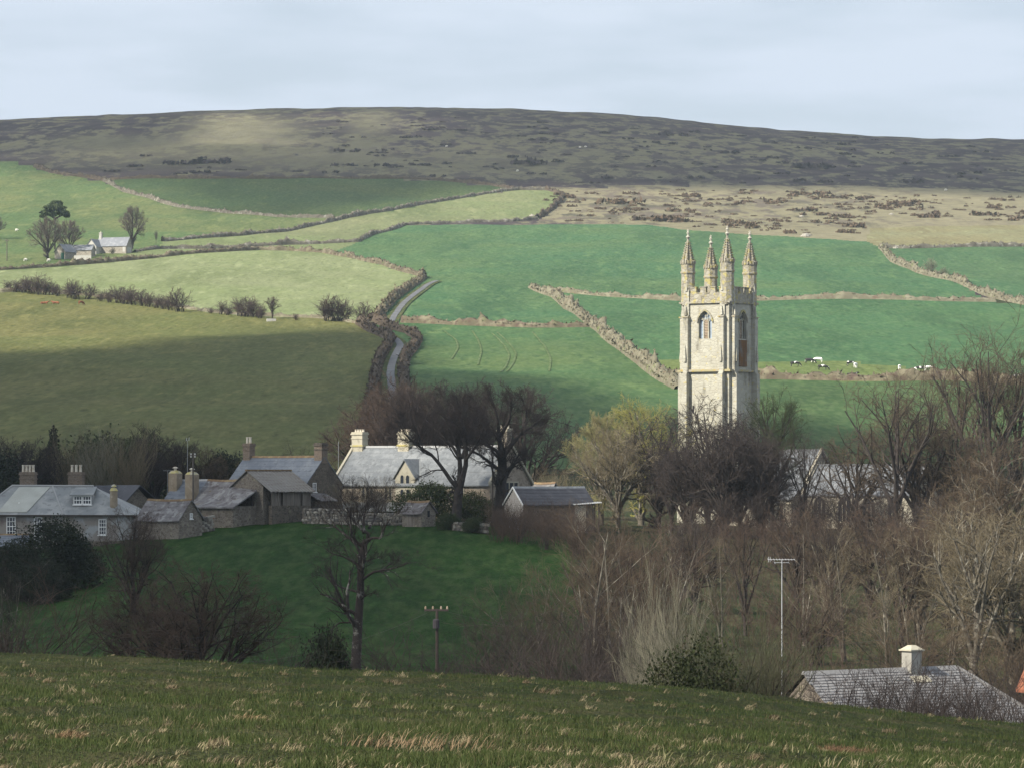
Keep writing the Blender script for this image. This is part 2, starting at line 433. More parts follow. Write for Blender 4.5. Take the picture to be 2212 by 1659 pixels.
def ground_mat(name, a, b, streak=0.5, fine=None, scale=0.012, dark=0.75):
    m = bpy.data.materials.new(name)
    nt, N, Lk, P = nodes_of(m)
    tc = N.new('ShaderNodeTexCoord').outputs['Object']
    c = mix_rgb(nt, noise_fac(nt, tc, scale, 0.36, 0.66, detail=6), a, b)
    c = mix_rgb(nt, noise_fac(nt, tc, scale * 3, 0.42, 0.72, detail=6, stretch=(1, 0.16, 1)), c, tuple(x * dark for x in a))
    c = mix_rgb(nt, noise_fac(nt, tc, scale * 16, 0.50, 0.78, detail=6, stretch=(1, 0.14, 1)), c, tuple(min(1, x * 1.3) for x in b))
    c = mix_rgb(nt, noise_fac(nt, tc, scale * 36, 0.52, 0.76, detail=4, stretch=(1, 0.16, 1)), c, tuple(x * 0.66 for x in a))
    c = mix_rgb(nt, noise_fac(nt, tc, 0.8, 0.38, 0.70, detail=3, stretch=(1, 0.14, 1)), mix_rgb(nt, .08, c, (0, 0, 0)), mix_rgb(nt, .05, c, (.5, .5, .25)))
    Lk.new(c, P.inputs['Base Color'])
    P.inputs['Roughness'].default_value = 0.95; P.inputs['Specular IOR Level'].default_value = 0.05
    bm = N.new('ShaderNodeBump'); bm.inputs['Distance'].default_value = 1.0; bm.inputs['Strength'].default_value = 0.8
    nz = N.new('ShaderNodeTexNoise'); nz.inputs['Scale'].default_value = scale * 25; nz.inputs['Detail'].default_value = 8
    Lk.new(tc, nz.inputs['Vector']); Lk.new(nz.outputs['Fac'], bm.inputs['Height']); Lk.new(bm.outputs[0], P.inputs['Normal'])
    return m

def moor_mat(name, grass, grass2, heath, heath2, lo, hi, scale):
    m = bpy.data.materials.new(name)
    nt, N, Lk, P = nodes_of(m)
    tc = N.new('ShaderNodeTexCoord').outputs['Object']
    g = mix_rgb(nt, noise_fac(nt, tc, 0.006, 0.4, 0.62, detail=5), grass, grass2)
    g = mix_rgb(nt, noise_fac(nt, tc, 0.15, 0.4, 0.8, detail=5), g, tuple(x * 0.6 for x in grass2))
    h = mix_rgb(nt, noise_fac(nt, tc, 0.03, 0.4, 0.65, detail=4), heath, heath2)
    # broad zones times ragged patches
    zone = noise_fac(nt, tc, 0.0032, 0.40, 0.60, detail=4)
    n = N.new('ShaderNodeTexNoise'); n.inputs['Scale'].default_value = scale; n.inputs['Detail'].default_value = 10; n.inputs['Roughness'].default_value = 0.70
    mp = N.new('ShaderNodeMapping'); mp.inputs['Scale'].default_value = (1, 0.30, 1); Lk.new(tc, mp.inputs['Vector']); Lk.new(mp.outputs[0], n.inputs['Vector'])
    ad = N.new('ShaderNodeMath'); ad.operation = 'MULTIPLY_ADD'; ad.inputs[1].default_value = 0.07
    Lk.new(zone, ad.inputs[0]); Lk.new(n.outputs['Fac'], ad.inputs[2])
    r = N.new('ShaderNodeMapRange'); r.inputs[1].default_value = lo; r.inputs[2].default_value = hi; Lk.new(ad.outputs[0], r.inputs[0])
    at_ = N.new('ShaderNodeAttribute'); at_.attribute_name = 'heather'
    mu = N.new('ShaderNodeMath'); mu.operation = 'MULTIPLY'; Lk.new(r.outputs[0], mu.inputs[0]); Lk.new(at_.outputs['Fac'], mu.inputs[1])
    c = mix_rgb(nt, mu.outputs[0], g, h)
    Lk.new(c, P.inputs['Base Color'])
    P.inputs['Roughness'].default_value = 0.95; P.inputs['Specular IOR Level'].default_value = 0.05
    bm = N.new('ShaderNodeBump'); bm.inputs['Distance'].default_value = 2.0; bm.inputs['Strength'].default_value = 0.6
    Lk.new(n.outputs['Fac'], bm.inputs['Height']); Lk.new(bm.outputs[0], P.inputs['Normal'])
    return m

def submesh(ids, name, mat, attrs=None):
    q = QUADS[np.isin(face_id, ids)].reshape(-1, 4)
    used, inv = np.unique(q, return_inverse=True)
    at_ = {k: v.reshape(-1)[used] if v.ndim == 2 else v for k, v in (attrs or {}).items()}
    me = np_mesh(name, ALLV[used], inv.reshape(-1, 4), mat, 4, True, at_)
    return link_mesh(name, me)

for k, nme in enumerate(names):
    a, b, lab = FIELD_LOOK[nme]
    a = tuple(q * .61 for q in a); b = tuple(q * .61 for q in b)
    if nme == 'rough':
        mt = moor_mat('rough_grazing', (.185,.168,.105), (.20,.18,.115), (.115,.095,.075), (.075,.070,.050), 0.53, 0.62, 0.10)
        hmask = np.clip((np.full(GU.shape, 1.0)), 0, 1) * np.clip((2250 - GU) / 500, 0.35, 1) * np.clip((500 - VV) / 14, 0, 1)
        o = submesh([k], 'rough_grazing_field', mt, {'heather': hmask})
    else:
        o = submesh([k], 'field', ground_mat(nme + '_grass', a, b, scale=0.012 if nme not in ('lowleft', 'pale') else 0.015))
    tag(o, lab, None, None, 'structure')
mt = moor_mat('moor', (.118,.112,.076), (.150,.142,.088), (.034,.025,.032), (.060,.046,.050), 0.480, 0.555, 0.085)
hm = np.ones(GU.shape)
def blob(u0, v0, ru, rv): return np.exp(-(((GU - u0) / ru) ** 2 + ((VV - v0) / rv) ** 2) ** 1.5)
hm = hm - 0.9 * blob(520, 285, 150, 38) - 0.8 * blob(805, 285, 60, 50) - 0.75 * blob(250, 310, 150, 22) - 0.55 * blob(500, 345, 420, 26) - 0.5 * blob(1000, 350, 350, 30)
hm = hm + 0.6 * blob(900, 310, 100, 40) + 0.4 * blob(2000, 370, 300, 30) + 0.5 * blob(100, 275, 280, 16) + 0.3 * blob(1500, 280, 500, 25)
o = submesh([MOOR], 'moor_hill', mt, {'heather': np.clip(hm, 0.08, 1.5)})
tag(o, 'long rounded moor hill patched with dark heather', None, None, 'structure')
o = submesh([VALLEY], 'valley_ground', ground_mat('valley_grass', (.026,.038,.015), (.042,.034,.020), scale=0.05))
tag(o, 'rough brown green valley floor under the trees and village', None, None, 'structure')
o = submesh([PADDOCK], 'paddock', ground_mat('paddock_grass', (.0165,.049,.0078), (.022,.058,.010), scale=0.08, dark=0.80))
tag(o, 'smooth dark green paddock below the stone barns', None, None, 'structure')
o = submesh([FOREG], 'foreground_field', ground_mat('fore_soil', (.045,.062,.022), (.085,.080,.036), scale=0.5))
tag(o, 'tussocky grass field along the bottom of the view', None, None, 'structure')

# ------------------------------------------------------------------ sunken lane
def densify(pts, step):
    out = [pts[0]]
    for a, b in zip(pts, pts[1:]):
        n = max(1, int((b - a).length / step))
        out += [a.lerp(b, (i + 1) / n) for i in range(n)]
    return out
def smooth_pts(pts, it=2):
    for _ in range(it):
        pts = [pts[0]] + [(pts[i - 1] + pts[i] * 2 + pts[i + 1]) / 4 for i in range(1, len(pts) - 1)] + [pts[-1]]
    return pts
def gpt(p, dz=0.0):
    # the fan terrain carries small bumps above the smooth height: sample them the same way
    x, y = p.x, p.y
    f = min(max((y - 620) / 200, 0), 1)
    z = gz(x, y) + f * (float(vnoise(np.array(x), np.array(y), 60, 1)) * 1.6 + float(vnoise(np.array(x), np.array(y), 21, 2)) * 0.5)
    m = min(max((y - 200) / 40, 0), 1) * min(max((470 - y) / 40, 0), 1)
    z += m * (float(vnoise(np.array(x), np.array(y), 9, 3)) * 0.35 + float(vnoise(np.array(x), np.array(y), 3.1, 4)) * 0.16)
    return Vector((x, y, z + dz))
asphalt = mat_mottled('asphalt', (.10, .103, .11), [((.15, .15, .155), 0.25, .4, .7), ((.09, .09, .10), 1.3, .5, .8)], rough=0.8)
def ribbon(name, pts, w, mat, dz, lab):
    V = []; n = len(pts)
    for i, p in enumerate(pts):
        t = (pts[min(i + 1, n - 1)] - pts[max(i - 1, 0)]); t.z = 0; t.normalize(); s = Vector((t.y, -t.x, 0))
        for k in (-1, -.5, 0, .5, 1): V.append(gpt(p + s * (w * k * .5), dz))
    Fq = [(i * 5 + k, i * 5 + k + 1, (i + 1) * 5 + k + 1, (i + 1) * 5 + k) for i in range(n - 1) for k in range(4)]
    o = link_mesh(name, np_mesh(name, np.array(V), np.array(Fq), mat, 4, True))
    return tag(o, lab, None, None, 'structure')
lane_up = smooth_pts(densify([hill(u, v) for u, v in [(944, 612), (930, 617), (905, 632), (870, 660), (850, 692), (840, 705)]], 4), 6)
lane_lo = smooth_pts(densify([hill(u, v) for u, v in [(838, 722), (856, 736), (866, 750), (856, 765), (847, 785), (843, 810), (847, 840), (848, 880), (846, 940)]], 4), 6)
verge = ground_mat('verge_grass', (.07, .11, .04), (.14, .13, .06), scale=0.2)
for pl, lb in ((lane_up, 'upper bend of the narrow grey lane climbing to the fields'), (lane_lo, 'lower stretch of the grey lane sunk between two hedge banks')):
    ribbon('lane_verge', pl, 4.2, verge, 0.30, 'grassy verge beside the ' + lb)
    ribbon('lane_road', pl, 1.9, asphalt, 0.42, lb)

# pairs of tractor lines curving through the green field by the lane
track = ground_mat('wheel_track', (.125, .18, .08), (.14, .19, .085), scale=0.2)
for i, ln in enumerate([[(1073, 716), (1098, 738), (1116, 762), (1108, 782), (1094, 800)], [(1062, 718), (1086, 740), (1101, 764), (1094, 786), (1080, 802)], [(1020, 712), (1034, 735), (1040, 758), (1032, 785)],
                        [(960, 712), (985, 732), (990, 752), (975, 775)], [(1150, 716), (1176, 745), (1190, 775), (1186, 800)]]):
    ribbon('wheel_track', smooth_pts(densify([hill(u, v) for u, v in ln], 4), 8), .55, track, 0.16, 'pale curving tractor line in the green field by the lane')

# ------------------------------------------------------------------ hedge banks and field walls
bank_mat = mat_mottled('hedge_bank', (.100, .086, .056), [((.175, .155, .105), 0.33, .42, .66), ((.085, .058, .045), 0.55, .46, .7), ((.10, .12, .045), 0.2, .58, .75)], rough=0.95)
bank_pale = mat_mottled('pale_bank', (.130, .118, .080), [((.195, .182, .128), 0.35, .42, .66), ((.12, .085, .06), 0.6, .52, .74), ((.13, .15, .06), 0.22, .58, .75)], rough=0.95)
bank_dark = mat_mottled('dark_bank', (.080, .062, .044), [((.13, .104, .072), 0.3, .45, .7), ((.055, .04, .034), 0.6, .45, .68)], rough=0.95)
wall_mat = mat_mottled('field_wall', (.13, .118, .092), [((.26, .245, .21), 0.5, .5, .7), ((.085, .072, .055), 0.4, .45, .68)], rough=0.95)
def bank(name, uv, h, w, mat, lab, seed, cat='hedge', rag=0.45, group='hedge banks dividing the hillside fields', twigs=5):
    P = densify([hill(u, v) for u, v in uv], 1.5)
    rg = np.random.default_rng(seed)
    n = len(P); prof = [(-.5, -.25), (-.42, .45), (-.22, .9), (.0, 1.0), (.22, .9), (.42, .45), (.5, -.25)]
    V = []
    lowf = np.interp(np.arange(n), np.arange(0, n + 12, 6), np.clip(rg.lognormal(-.05, .28, len(np.arange(0, n + 12, 6))), .5, 1.7))
    for i, p in enumerate(P):
        t = P[min(i + 2, n - 1)] - P[max(i - 2, 0)]; t.z = 0; t.normalize(); s = Vector((t.y, -t.x, 0))
        b = gpt(p)
        hh = h * lowf[i] * (1 + rg.normal(0, rag * .35))
        for a, c in prof:
            V.append(b + s * (w * (a + rg.normal(0, .06) * (c > 0))) + Vector((0, 0, max(-0.6, hh * c * (1 + (rg.normal(0, rag * .4) if c > 0 else 0))))) + t * rg.normal(0, .25))
    k = len(prof)
    Fq = [(i * k + j, i * k + j + 1, (i + 1) * k + j + 1, (i + 1) * k + j) for i in range(n - 1) for j in range(k - 1)]
    me = np_mesh(name, np.array(V), np.array(Fq), mat, 4, False)
    o = tag(link_mesh(name, me), lab, cat, group)
    if twigs:
        L_ = n * 1.5; m_ = int(L_ * twigs)
        idx = rg.integers(0, n - 1, m_); V = np.array(V).reshape(n, k, 3)
        j = rg.integers(1, k - 1, m_); b0 = V[idx, j]; b1 = V[idx + 1, j]; t_ = rg.random(m_)[:, None]
        p = b0 * (1 - t_) + b1 * t_
        hl = (h * rg.uniform(.18, .5, m_))[:, None]
        up = np.c_[rg.normal(0, .5, m_), rg.normal(0, .5, m_), rg.uniform(.4, 1.1, m_)] * hl
        sd = rg.normal(0, 1, (m_, 3)); sd[:, 2] *= .3; sd = sd / np.linalg.norm(sd, axis=1)[:, None] * hl * .45
        tv = np.stack([p - sd, p + sd, p + up], 1)
        tm = np_mesh('twigs', tv, np.arange(m_ * 3).reshape(-1, 3), mat, 3, False)
        tag(link_mesh('twigs', tm, o), kind='stuff')
    return o
WG = 'dry stone walls on the upper pastures'
bank('field_wall', W_moor[2:], 1.5, 2.2, bank_dark, 'dark wall and scrub along the top of the fields under the moor', 11, 'wall', group=WG)
bank('field_wall', W_diag, 1.5, 2.0, wall_mat, 'stone wall curving down from the moor edge above the white farmhouse', 12, 'wall', group=WG)
bank('field_wall', W_a, 1.4, 1.9, wall_mat, 'long stone wall slanting up to the bracken ground', 13, 'wall', group=WG)
bank('field_wall', W_end, 1.7, 2.2, bank_dark, 'short dark wall hooking round the end of the pale strip', 14, 'wall', group=WG)
bank('field_wall', W_b, 1.3, 1.8, wall_mat, 'stone wall along the top of the broad green field', 15, 'wall', group=WG)
bank('field_wall', W_c, 1.5, 2.0, bank_mat, 'hedge bank along the top of the straw coloured field', 16, 'hedge')
bank('hedge_bank', W_lane, 2.2, 2.8, bank_mat, 'brown hedge bank on the outer side of the upper lane', 17)
bank('hedge_bank', W_pale, .9, 2.0, bank_pale, 'low bank under the row of thorn bushes', 18)
bank('hedge_bank', W_ll, 2.1, 2.6, bank_dark, 'dark brown hedge on the near side of the sunken lane', 19)
bank('hedge_bank', W_lr, 2.0, 2.6, bank_dark, 'dark brown hedge on the far side of the sunken lane', 20)
bank('hedge_bank', W_mid, 1.7, 2.4, bank_mat, 'level hedge bank running from the lane to the slanting bank', 21)
bank('hedge_bank', W_cross, 2.1, 3.4, bank_pale, 'wide pale hedge bank slanting down to the church tower', 22)
bank('hedge_bank', W_flat, 1.5, 2.2, bank_pale, 'level pale hedge bank passing behind the top of the tower', 23)
bank('hedge_bank', W_br, 1.9, 3.0, bank_pale, 'pale hedge bank slanting down to the edge of the picture', 24)
bank('field_wall', W_top, 1.5, 2.0, wall_mat, 'stone wall under the buff coloured field', 25, 'wall', group=WG)
bank('hedge_bank', W_low, 1.7, 2.4, bank_mat, 'level hedge bank below the grazing cows', 26)
# ================================================================== CLOUDS AND AIR
CLOUD_Z = 520.0
def shade_pts(poly):
    """ground outline -> outline at cloud height along the sun's direction"""
    out = []
    for p in poly:
        g = spot(p[0], p[2]) if len(p) == 3 else hill(p[0], p[1])
        k = (CLOUD_Z - g.z) / SUN.z
        out.append((g.x + SUN.x * k, g.y + SUN.y * k))
    return out
def make_cloud(name, outlines, holes, cell, blur, lab, opac=1.0, seed=1, part=(), warp=1.0):  # clouds stay out of view; outlines shaped to lay shade on the ground
    polys = [shade_pts(p) for p in outlines]; hs = [(shade_pts(p), s) for p, s in holes]
    A = np.array([q for p in polys for q in p])
    m = blur * 3
    xs = np.arange(A[:, 0].min() - m, A[:, 0].max() + m, cell); ys = np.arange(A[:, 1].min() - m, A[:, 1].max() + m, cell)
    X, Y = np.meshgrid(xs, ys, indexing='ij')
    wx = X + vnoise(X, Y, 70, seed) * 60 + vnoise(X, Y, 25, seed + 1) * 22
    wy = Y + vnoise(X, Y, 70, seed + 2) * 60 + vnoise(X, Y, 25, seed + 3) * 22
    wx = X + (wx - X) * warp; wy = Y + (wy - Y) * warp
    D = np.zeros(X.shape)
    for p in polys: D[in_poly(wx, wy, p)] = opac
    for p, s in hs: D[in_poly(wx, wy, p)] *= (1 - s)
    n = max(3, int(blur / cell) * 2 + 1)
    D = smooth_axis(smooth_axis(D, n, 0), n, 1)
    for p, s, bl in part:   # soft thin spots in the cloud
        q = np.zeros(X.shape); q[in_poly(wx, wy, shade_pts(p))] = s
        k = max(3, int(bl / cell) * 2 + 1)
        D = D * (1 - smooth_axis(smooth_axis(q, k, 0), k, 1))
    keep = D > 0.015
    fk = keep[:-1, :-1] & keep[1:, :-1] & keep[1:, 1:] & keep[:-1, 1:]
    top = CLOUD_Z + 2 + 14 * np.sqrt(np.clip(D, 0, 1)) * (1 + vnoise(X, Y, 40, seed + 5) * .8)
    bot = CLOUD_Z - 6 * np.sqrt(np.clip(D, 0, 1)) * (1 + vnoise(X, Y, 40, seed + 6))
    ids = np.arange(X.size).reshape(X.shape)
    q = np.stack([ids[:-1, :-1], ids[1:, :-1], ids[1:, 1:], ids[:-1, 1:]], -1)[fk]
    V = np.r_[np.stack([X, Y, top], -1).reshape(-1, 3), np.stack([X, Y, bot], -1).reshape(-1, 3)]
    Fq = np.r_[q, q[:, ::-1] + X.size]
    used, inv = np.unique(Fq, return_inverse=True)
    me = np_mesh(name, V[used], inv.reshape(-1, 4), cloud_mat, 4, True, {'thickness': np.r_[D.ravel(), D.ravel()][used]})
    return tag(link_mesh(name, me), lab, None, None, 'structure')
cloud_mat = bpy.data.materials.new('cloud_vapour')
nt, N, Lk, P = nodes_of(cloud_mat)
out = N['Material Output']; N.remove(P)
df = N.new('ShaderNodeBsdfDiffuse'); df.inputs[0].default_value = (.9, .9, .92, 1)
tl = N.new('ShaderNodeBsdfTranslucent'); tl.inputs[0].default_value = (.9, .9, .92, 1)
mx = N.new('ShaderNodeMixShader'); mx.inputs[0].default_value = 0.5; Lk.new(df.outputs[0], mx.inputs[1]); Lk.new(tl.outputs[0], mx.inputs[2])
tr = N.new('ShaderNodeBsdfTransparent'); m2 = N.new('ShaderNodeMixShader')
atn = N.new('ShaderNodeAttribute'); atn.attribute_name = 'thickness'
# light passes top and bottom skin: each lets sqrt(1 - density) through
s1 = N.new('ShaderNodeMath'); s1.operation = 'SUBTRACT'; s1.inputs[0].default_value = 1.0; s1.use_clamp = True; Lk.new(atn.outputs['Fac'], s1.inputs[1])
s2 = N.new('ShaderNodeMath'); s2.operation = 'POWER'; s2.inputs[1].default_value = 0.5; Lk.new(s1.outputs[0], s2.inputs[0])
Lk.new(s2.outputs[0], m2.inputs[0]); Lk.new(mx.outputs[0], m2.inputs[1]); Lk.new(tr.outputs[0], m2.inputs[2]); Lk.new(m2.outputs[0], out.inputs['Surface'])

make_cloud('moor_cloud',
    [[(-900, 0, 3300), (-900, 335), (0, 352), (120, 362), (240, 380), (330, 408), (420, 440), (560, 462), (720, 468), (860, 447), (980, 428), (1100, 410), (1200, 404),
      (1500, 404), (1700, 408), (1900, 417), (2212, 428), (3400, 440), (3400, 0, 3300)]], [],
    16, 34, 'broad cloud high above the moor', opac=0.9, seed=31,
    part=[([(360, 312), (640, 316), (640, 262), (600, 246), (480, 248), (420, 275)], 1.0, 30), ([(745, 305), (850, 300), (880, 246), (730, 246)], 0.7, 40),
          ([(230, 440), (420, 450), (420, 380), (230, 380)], 0.45, 50), ([(640, 345), (1050, 350), (1050, 300), (640, 305)], 0.16, 60), ([(40, 345), (700, 350), (700, 318), (40, 318)], 0.25, 50)])
make_cloud('valley_cloud',
    [[(-900, 800), (0, 757), (250, 745), (480, 722), (660, 706), (800, 706), (850, 775), (900, 800), (1000, 796), (1080, 802), (1200, 830), (1300, 868), (1380, 896), (1460, 910), (1640, 893), (1780, 905), (1900, 930), (2100, 960),
      (3300, 990), (3300, 0, 585), (1400, 0, 590), (1000, 0, 575), (690, 0, 560), (684, 0, 437), (1060, 0, 437), (1110, 0, 444), (1235, 0, 444), (1270, 0, 424), (1230, 0, 300), (1300, 0, 90), (-900, 0, 90)]], [],
    7, 14, 'cloud above the village and paddock', opac=0.97, seed=51, warp=.4,
    )

make_cloud('dimming_cloud', [[(-1200, 0, 92), (3300, 0, 92), (3300, 0, 8), (-1200, 0, 8)]], [], 5, 12, 'unseen thin cloud added to dim the foreground field', opac=0.55, seed=71, warp=.4)  # cloud added out of view to dim the foreground grass

haze = MB().box(-1400, 1400, -40, 3450, -22, 300).build('haze', bpy.data.materials.new('haze_air'))
tag(haze, None, None, None, 'stuff')
nt, N, Lk, P = nodes_of(haze.data.materials[0])
N.remove(P)
pv = N.new('ShaderNodeVolumePrincipled')
pv.inputs['Color'].default_value = (.74, .87, 1.0, 1); pv.inputs['Density'].default_value = 0.00005; pv.inputs['Anisotropy'].default_value = 0.2
Lk.new(pv.outputs[0], N['Material Output'].inputs['Volume'])
# ================================================================== CHURCH
CH_A = R(33.2)     # its lit face looks this far to the side of the camera
granite = mat_stone('granite', (.41, .40, .335), (.34, .325, .27), (.355, .34, .285), scale=1.25, squash=2.0, bump=0.025,
                    stain=(.17, .16, .13), stainscale=.55, lichen=(.42, .36, .17))
granite_l = mat_stone('lichen_granite', (.36, .34, .28), (.26, .24, .19), (.25, .23, .19), scale=1.6, squash=1.6, bump=0.03,
                    stain=(.17, .155, .12), stainscale=1.3, lichen=(.36, .315, .14), lich_lo=.50)
ochre = mat_mottled('ochre_lichen', (.31, .275, .16), [((.31, .29, .24), 1.1, .42, .56), ((.37, .26, .06), 2.4, .54, .7)])
rust = mat_mottled('rusty_boarding', (.16, .085, .036), [((.10, .065, .04), 1.2, .4, .65, (3, 3, .3)), ((.15, .13, .11), .9, .5, .7)])
slat_m = mat_mottled('louvre_board', (.34, .27, .20), [((.2, .15, .1), 2, .4, .7)])
void_m = mat_mottled('dark_opening', (.02, .022, .028))
glass_b = mat_mottled('pale_leaded_glass', (.30, .36, .43), [((.20, .25, .31), 3, .4, .7)], rough=0.35, spec=0.5)
lead = mat_mottled('lead_roof', (.12, .128, .142), [((.20, .21, .225), .8, .45, .7, (3, .5, 1)), ((.10, .11, .12), 1.8, .5, .75)], rough=0.6, spec=0.4)
slate_light = mat_mottled('pale_slate', (.150, .160, .168), [((.215, .225, .23), .9, .42, .66), ((.09, .10, .105), 2.4, .52, .75), ((.27, .275, .27), 3.4, .60, .78)], rough=0.55, spec=0.45, bump=.03, bump_scale=5)

TW = 7.05           # width of the tower
tower_base = spot(1553, 498)
tower_base.z = -5.8
# local frame: -y is the lit face, +x the shaded face
ch = empty('church_tower', (tower_base.x, tower_base.y, tower_base.z), -CH_A)
tag(ch, 'tall pale granite church tower with four crocketed pinnacles', 'church tower')
S1, S2, PAR, TOP = 19.6, 23.2, 28.5, 30.2   # string courses, parapet string, parapet top
h = TW / 2
# shaft, with real recesses for the belfry windows
def lancet_out(w, sill, spring, n=7):
    """pointed opening outline (x, z)"""
    pts = [(-w / 2, sill), (w / 2, sill), (w / 2, spring)]
    for i in range(1, n + 1):
        a = i / n * math.acos(0.5 / 1.0) * 0.98
        pts.append((-w / 2 + w * math.cos(a) * 1.0, spring + w * math.sin(a) * .82))
    pts += [(-x, z) for x, z in pts[:1:-1] if x > 0.02][0:]
    return pts
def face_with_hole(mb, place, x0, x1, z0, z1, hole, depth):
    """a wall face with a pointed opening: front skin split into a fan, and the reveal"""
    n = len(hole); outer = []
    cx = sum(p[0] for p in hole) / n; cz = sum(p[1] for p in hole) / n
    for x, z in hole:
        dx, dz = x - cx, z - cz
        t = min([(x1 - cx) / dx if dx > 1e-6 else 1e9, (x0 - cx) / dx if dx < -1e-6 else 1e9, (z1 - cz) / dz if dz > 1e-6 else 1e9, (z0 - cz) / dz if dz < -1e-6 else 1e9])
        outer.append((cx + dx * t, cz + dz * t))
    # add the rectangle corners to the outer ring
    for i in range(n):
        j = (i + 1) % n
        a, b = hole[i], hole[j]; A, B = outer[i], outer[j]
        mb.add([place(*a, 0), place(*b, 0), place(*B, 0), place(*A, 0)], [(0, 1, 2, 3)])
        if abs(A[0] - B[0]) > 1e-4 and abs(A[1] - B[1]) > 1e-4:
            c = [(xx, zz) for xx in (x0, x1) for zz in (z0, z1) if (abs(xx - A[0]) < 1e-4 or abs(xx - B[0]) < 1e-4) and (abs(zz - A[1]) < 1e-4 or abs(zz - B[1]) < 1e-4)]
            if c: mb.add([place(*A, 0), place(*B, 0), place(*c[0], 0)], [(0, 1, 2)])
        mb.add([place(*a, 0), place(*a, depth), place(*b, depth), place(*b, 0)], [(0, 1, 2, 3)])
def place_front(x, z, d): return (x, -h + d, z)
def place_side(x, z, d): return (h - d, x, z)
win = lancet_out(1.95, 23.75, 25.85)
mb = MB()
mb.box(-h - .25, h + .25, -h - .25, h + .25, -2.0, .9)
mb.box(-h, h, -h, h, .9, S2 - 0.2)
face_with_hole(mb, place_front, -h, h, S2 - .2, PAR, win, .75)
face_with_hole(mb, place_side, -h, h, S2 - .2, PAR, win, .75)
mb.add([(-h, h, S2 - .2), (h, h, S2 - .2), (h, h, PAR), (-h, h, PAR)], [(1, 0, 3, 2)])
mb.add([(-h, -h, S2 - .2), (-h, h, S2 - .2), (-h, h, PAR), (-h, -h, PAR)], [(1, 0, 3, 2)])
mb.add([(-h, -h, PAR), (h, -h, PAR), (h, h, PAR), (-h, h, PAR)], [(0, 1, 2, 3)])
mb.build('shaft', granite, ch)
# plinth string courses
for z, pr, mt, th in ((19.5, .40, ochre, .28), (28.3, .26, granite_l, .24), (.9, .3, granite, .2)):
    m = MB(); e = h + pr
    m.box(-e, e, -e, -h - .002, z, z + th); m.box(-e, e, h + .002, e, z, z + th); m.box(-e, -h - .002, -h - .001, h + .001, z, z + th); m.box(h + .002, e, -h - .001, h + .001, z, z + th)
    m.build('string_course', mt, ch)
# set-back buttresses: two to each corner, stepped
def buttress(sx, sy, axis):
    m = MB(); w = .72; off = h - .5
    for z0, z1, pr in ((-2.0, 10.5, 1.0), (10.5, 19.48, .85), (19.48, 26.8, .55), (26.8, 30.2, .24)):
        a0, a1 = off - w, off
        def bx(p0, p1, q0, q1, zz0, zz1):
            if axis == 'x': m.box(min(sx * p0, sx * p1), max(sx * p0, sx * p1), min(sy * q0, sy * q1), max(sy * q0, sy * q1), zz0, zz1)
            else: m.box(min(sx * q0, sx * q1), max(sx * q0, sx * q1), min(sy * p0, sy * p1), max(sy * p0, sy * p1), zz0, zz1)
        bx(h - .02, h + pr, a0, a1, z0, z1 - .25)
        # sloped weathering: small steps
        for s in range(3): bx(h - .02, h + pr - (s + 1) * .08, a0 + .02 * s, a1 - .02 * s, z1 - .25 + s * .083, z1 - .25 + (s + 1) * .083)
        if z0 > 26: m.frustum(*( (sx * (h + .22), sy * (off - w / 2)) if axis == 'x' else (sx * (off - w / 2), sy * (h + .22))), 29.9, 31.0, .2, .02, 4)
        if z1 == 26.8:  # little gabled offset with a finial
            c = (sx * (h + pr - .18), sy * (off - w / 2)) if axis == 'x' else (sx * (off - w / 2), sy * (h + pr - .18))
            m.frustum(c[0], c[1], z1 - .02, z1 + 1.2, .26, .03, 4)
        if z0 == 19.48:
            c = (sx * (h + pr + .06), sy * (off - w / 2)) if axis == 'x' else (sx * (off - w / 2), sy * (h + pr + .06))
            m.frustum(c[0], c[1], 20.8, 21.3, .20, .24, 4); m.frustum(c[0], c[1], 21.3, 22.9, .24, .03, 4)
    m.build('buttress', granite, ch)
    k = MB()
    for zc, pr in ((26.5, .56),):
        if axis == 'x': k.box(min(sx * h, sx * (h + pr + .12)), max(sx * h, sx * (h + pr + .12)), min(sy * (off - w - .1), sy * (off + .1)), max(sy * (off - w - .1), sy * (off + .1)), zc, zc + .16)
        else: k.box(min(sx * (off - w - .1), sx * (off + .1)), max(sx * (off - w - .1), sx * (off + .1)), min(sy * h, sy * (h + pr + .12)), max(sy * h, sy * (h + pr + .12)), zc, zc + .16)
    k.build('buttress_cap', ochre, ch)
for sx in (-1, 1):
    for sy in (-1, 1):
        buttress(sx, sy, 'x'); buttress(sx, sy, 'y')
# battlemented parapet
m = MB()
for side in range(4):
    c, s_ = math.cos(side * math.pi / 2), math.sin(side * math.pi / 2)
    def rb(x0, x1, y0, y1, z0, z1):
        pts = [(x * c - y * s_, x * s_ + y * c) for x, y in ((x0, y0), (x1, y0), (x1, y1), (x0, y1))]
        m.prism(pts, 'z', z0, z1)
    rb(-h + .1, h - .1, -h - .06, -h + .34, PAR + .06, TOP - .62)
    for k in range(4):
        x = -2.15 + k * 1.42
        rb(x, x + .84, -h - .05, -h + .33, TOP - .62, TOP + .12)
        rb(x - .06, x + .90, -h - .12, -h + .40, TOP + .12, TOP + .26)
        if k < 3: rb(x + .86, x + 1.40, -h - .1, -h + .38, TOP - .62, TOP - .50)
m.build('parapet', granite_l, ch)
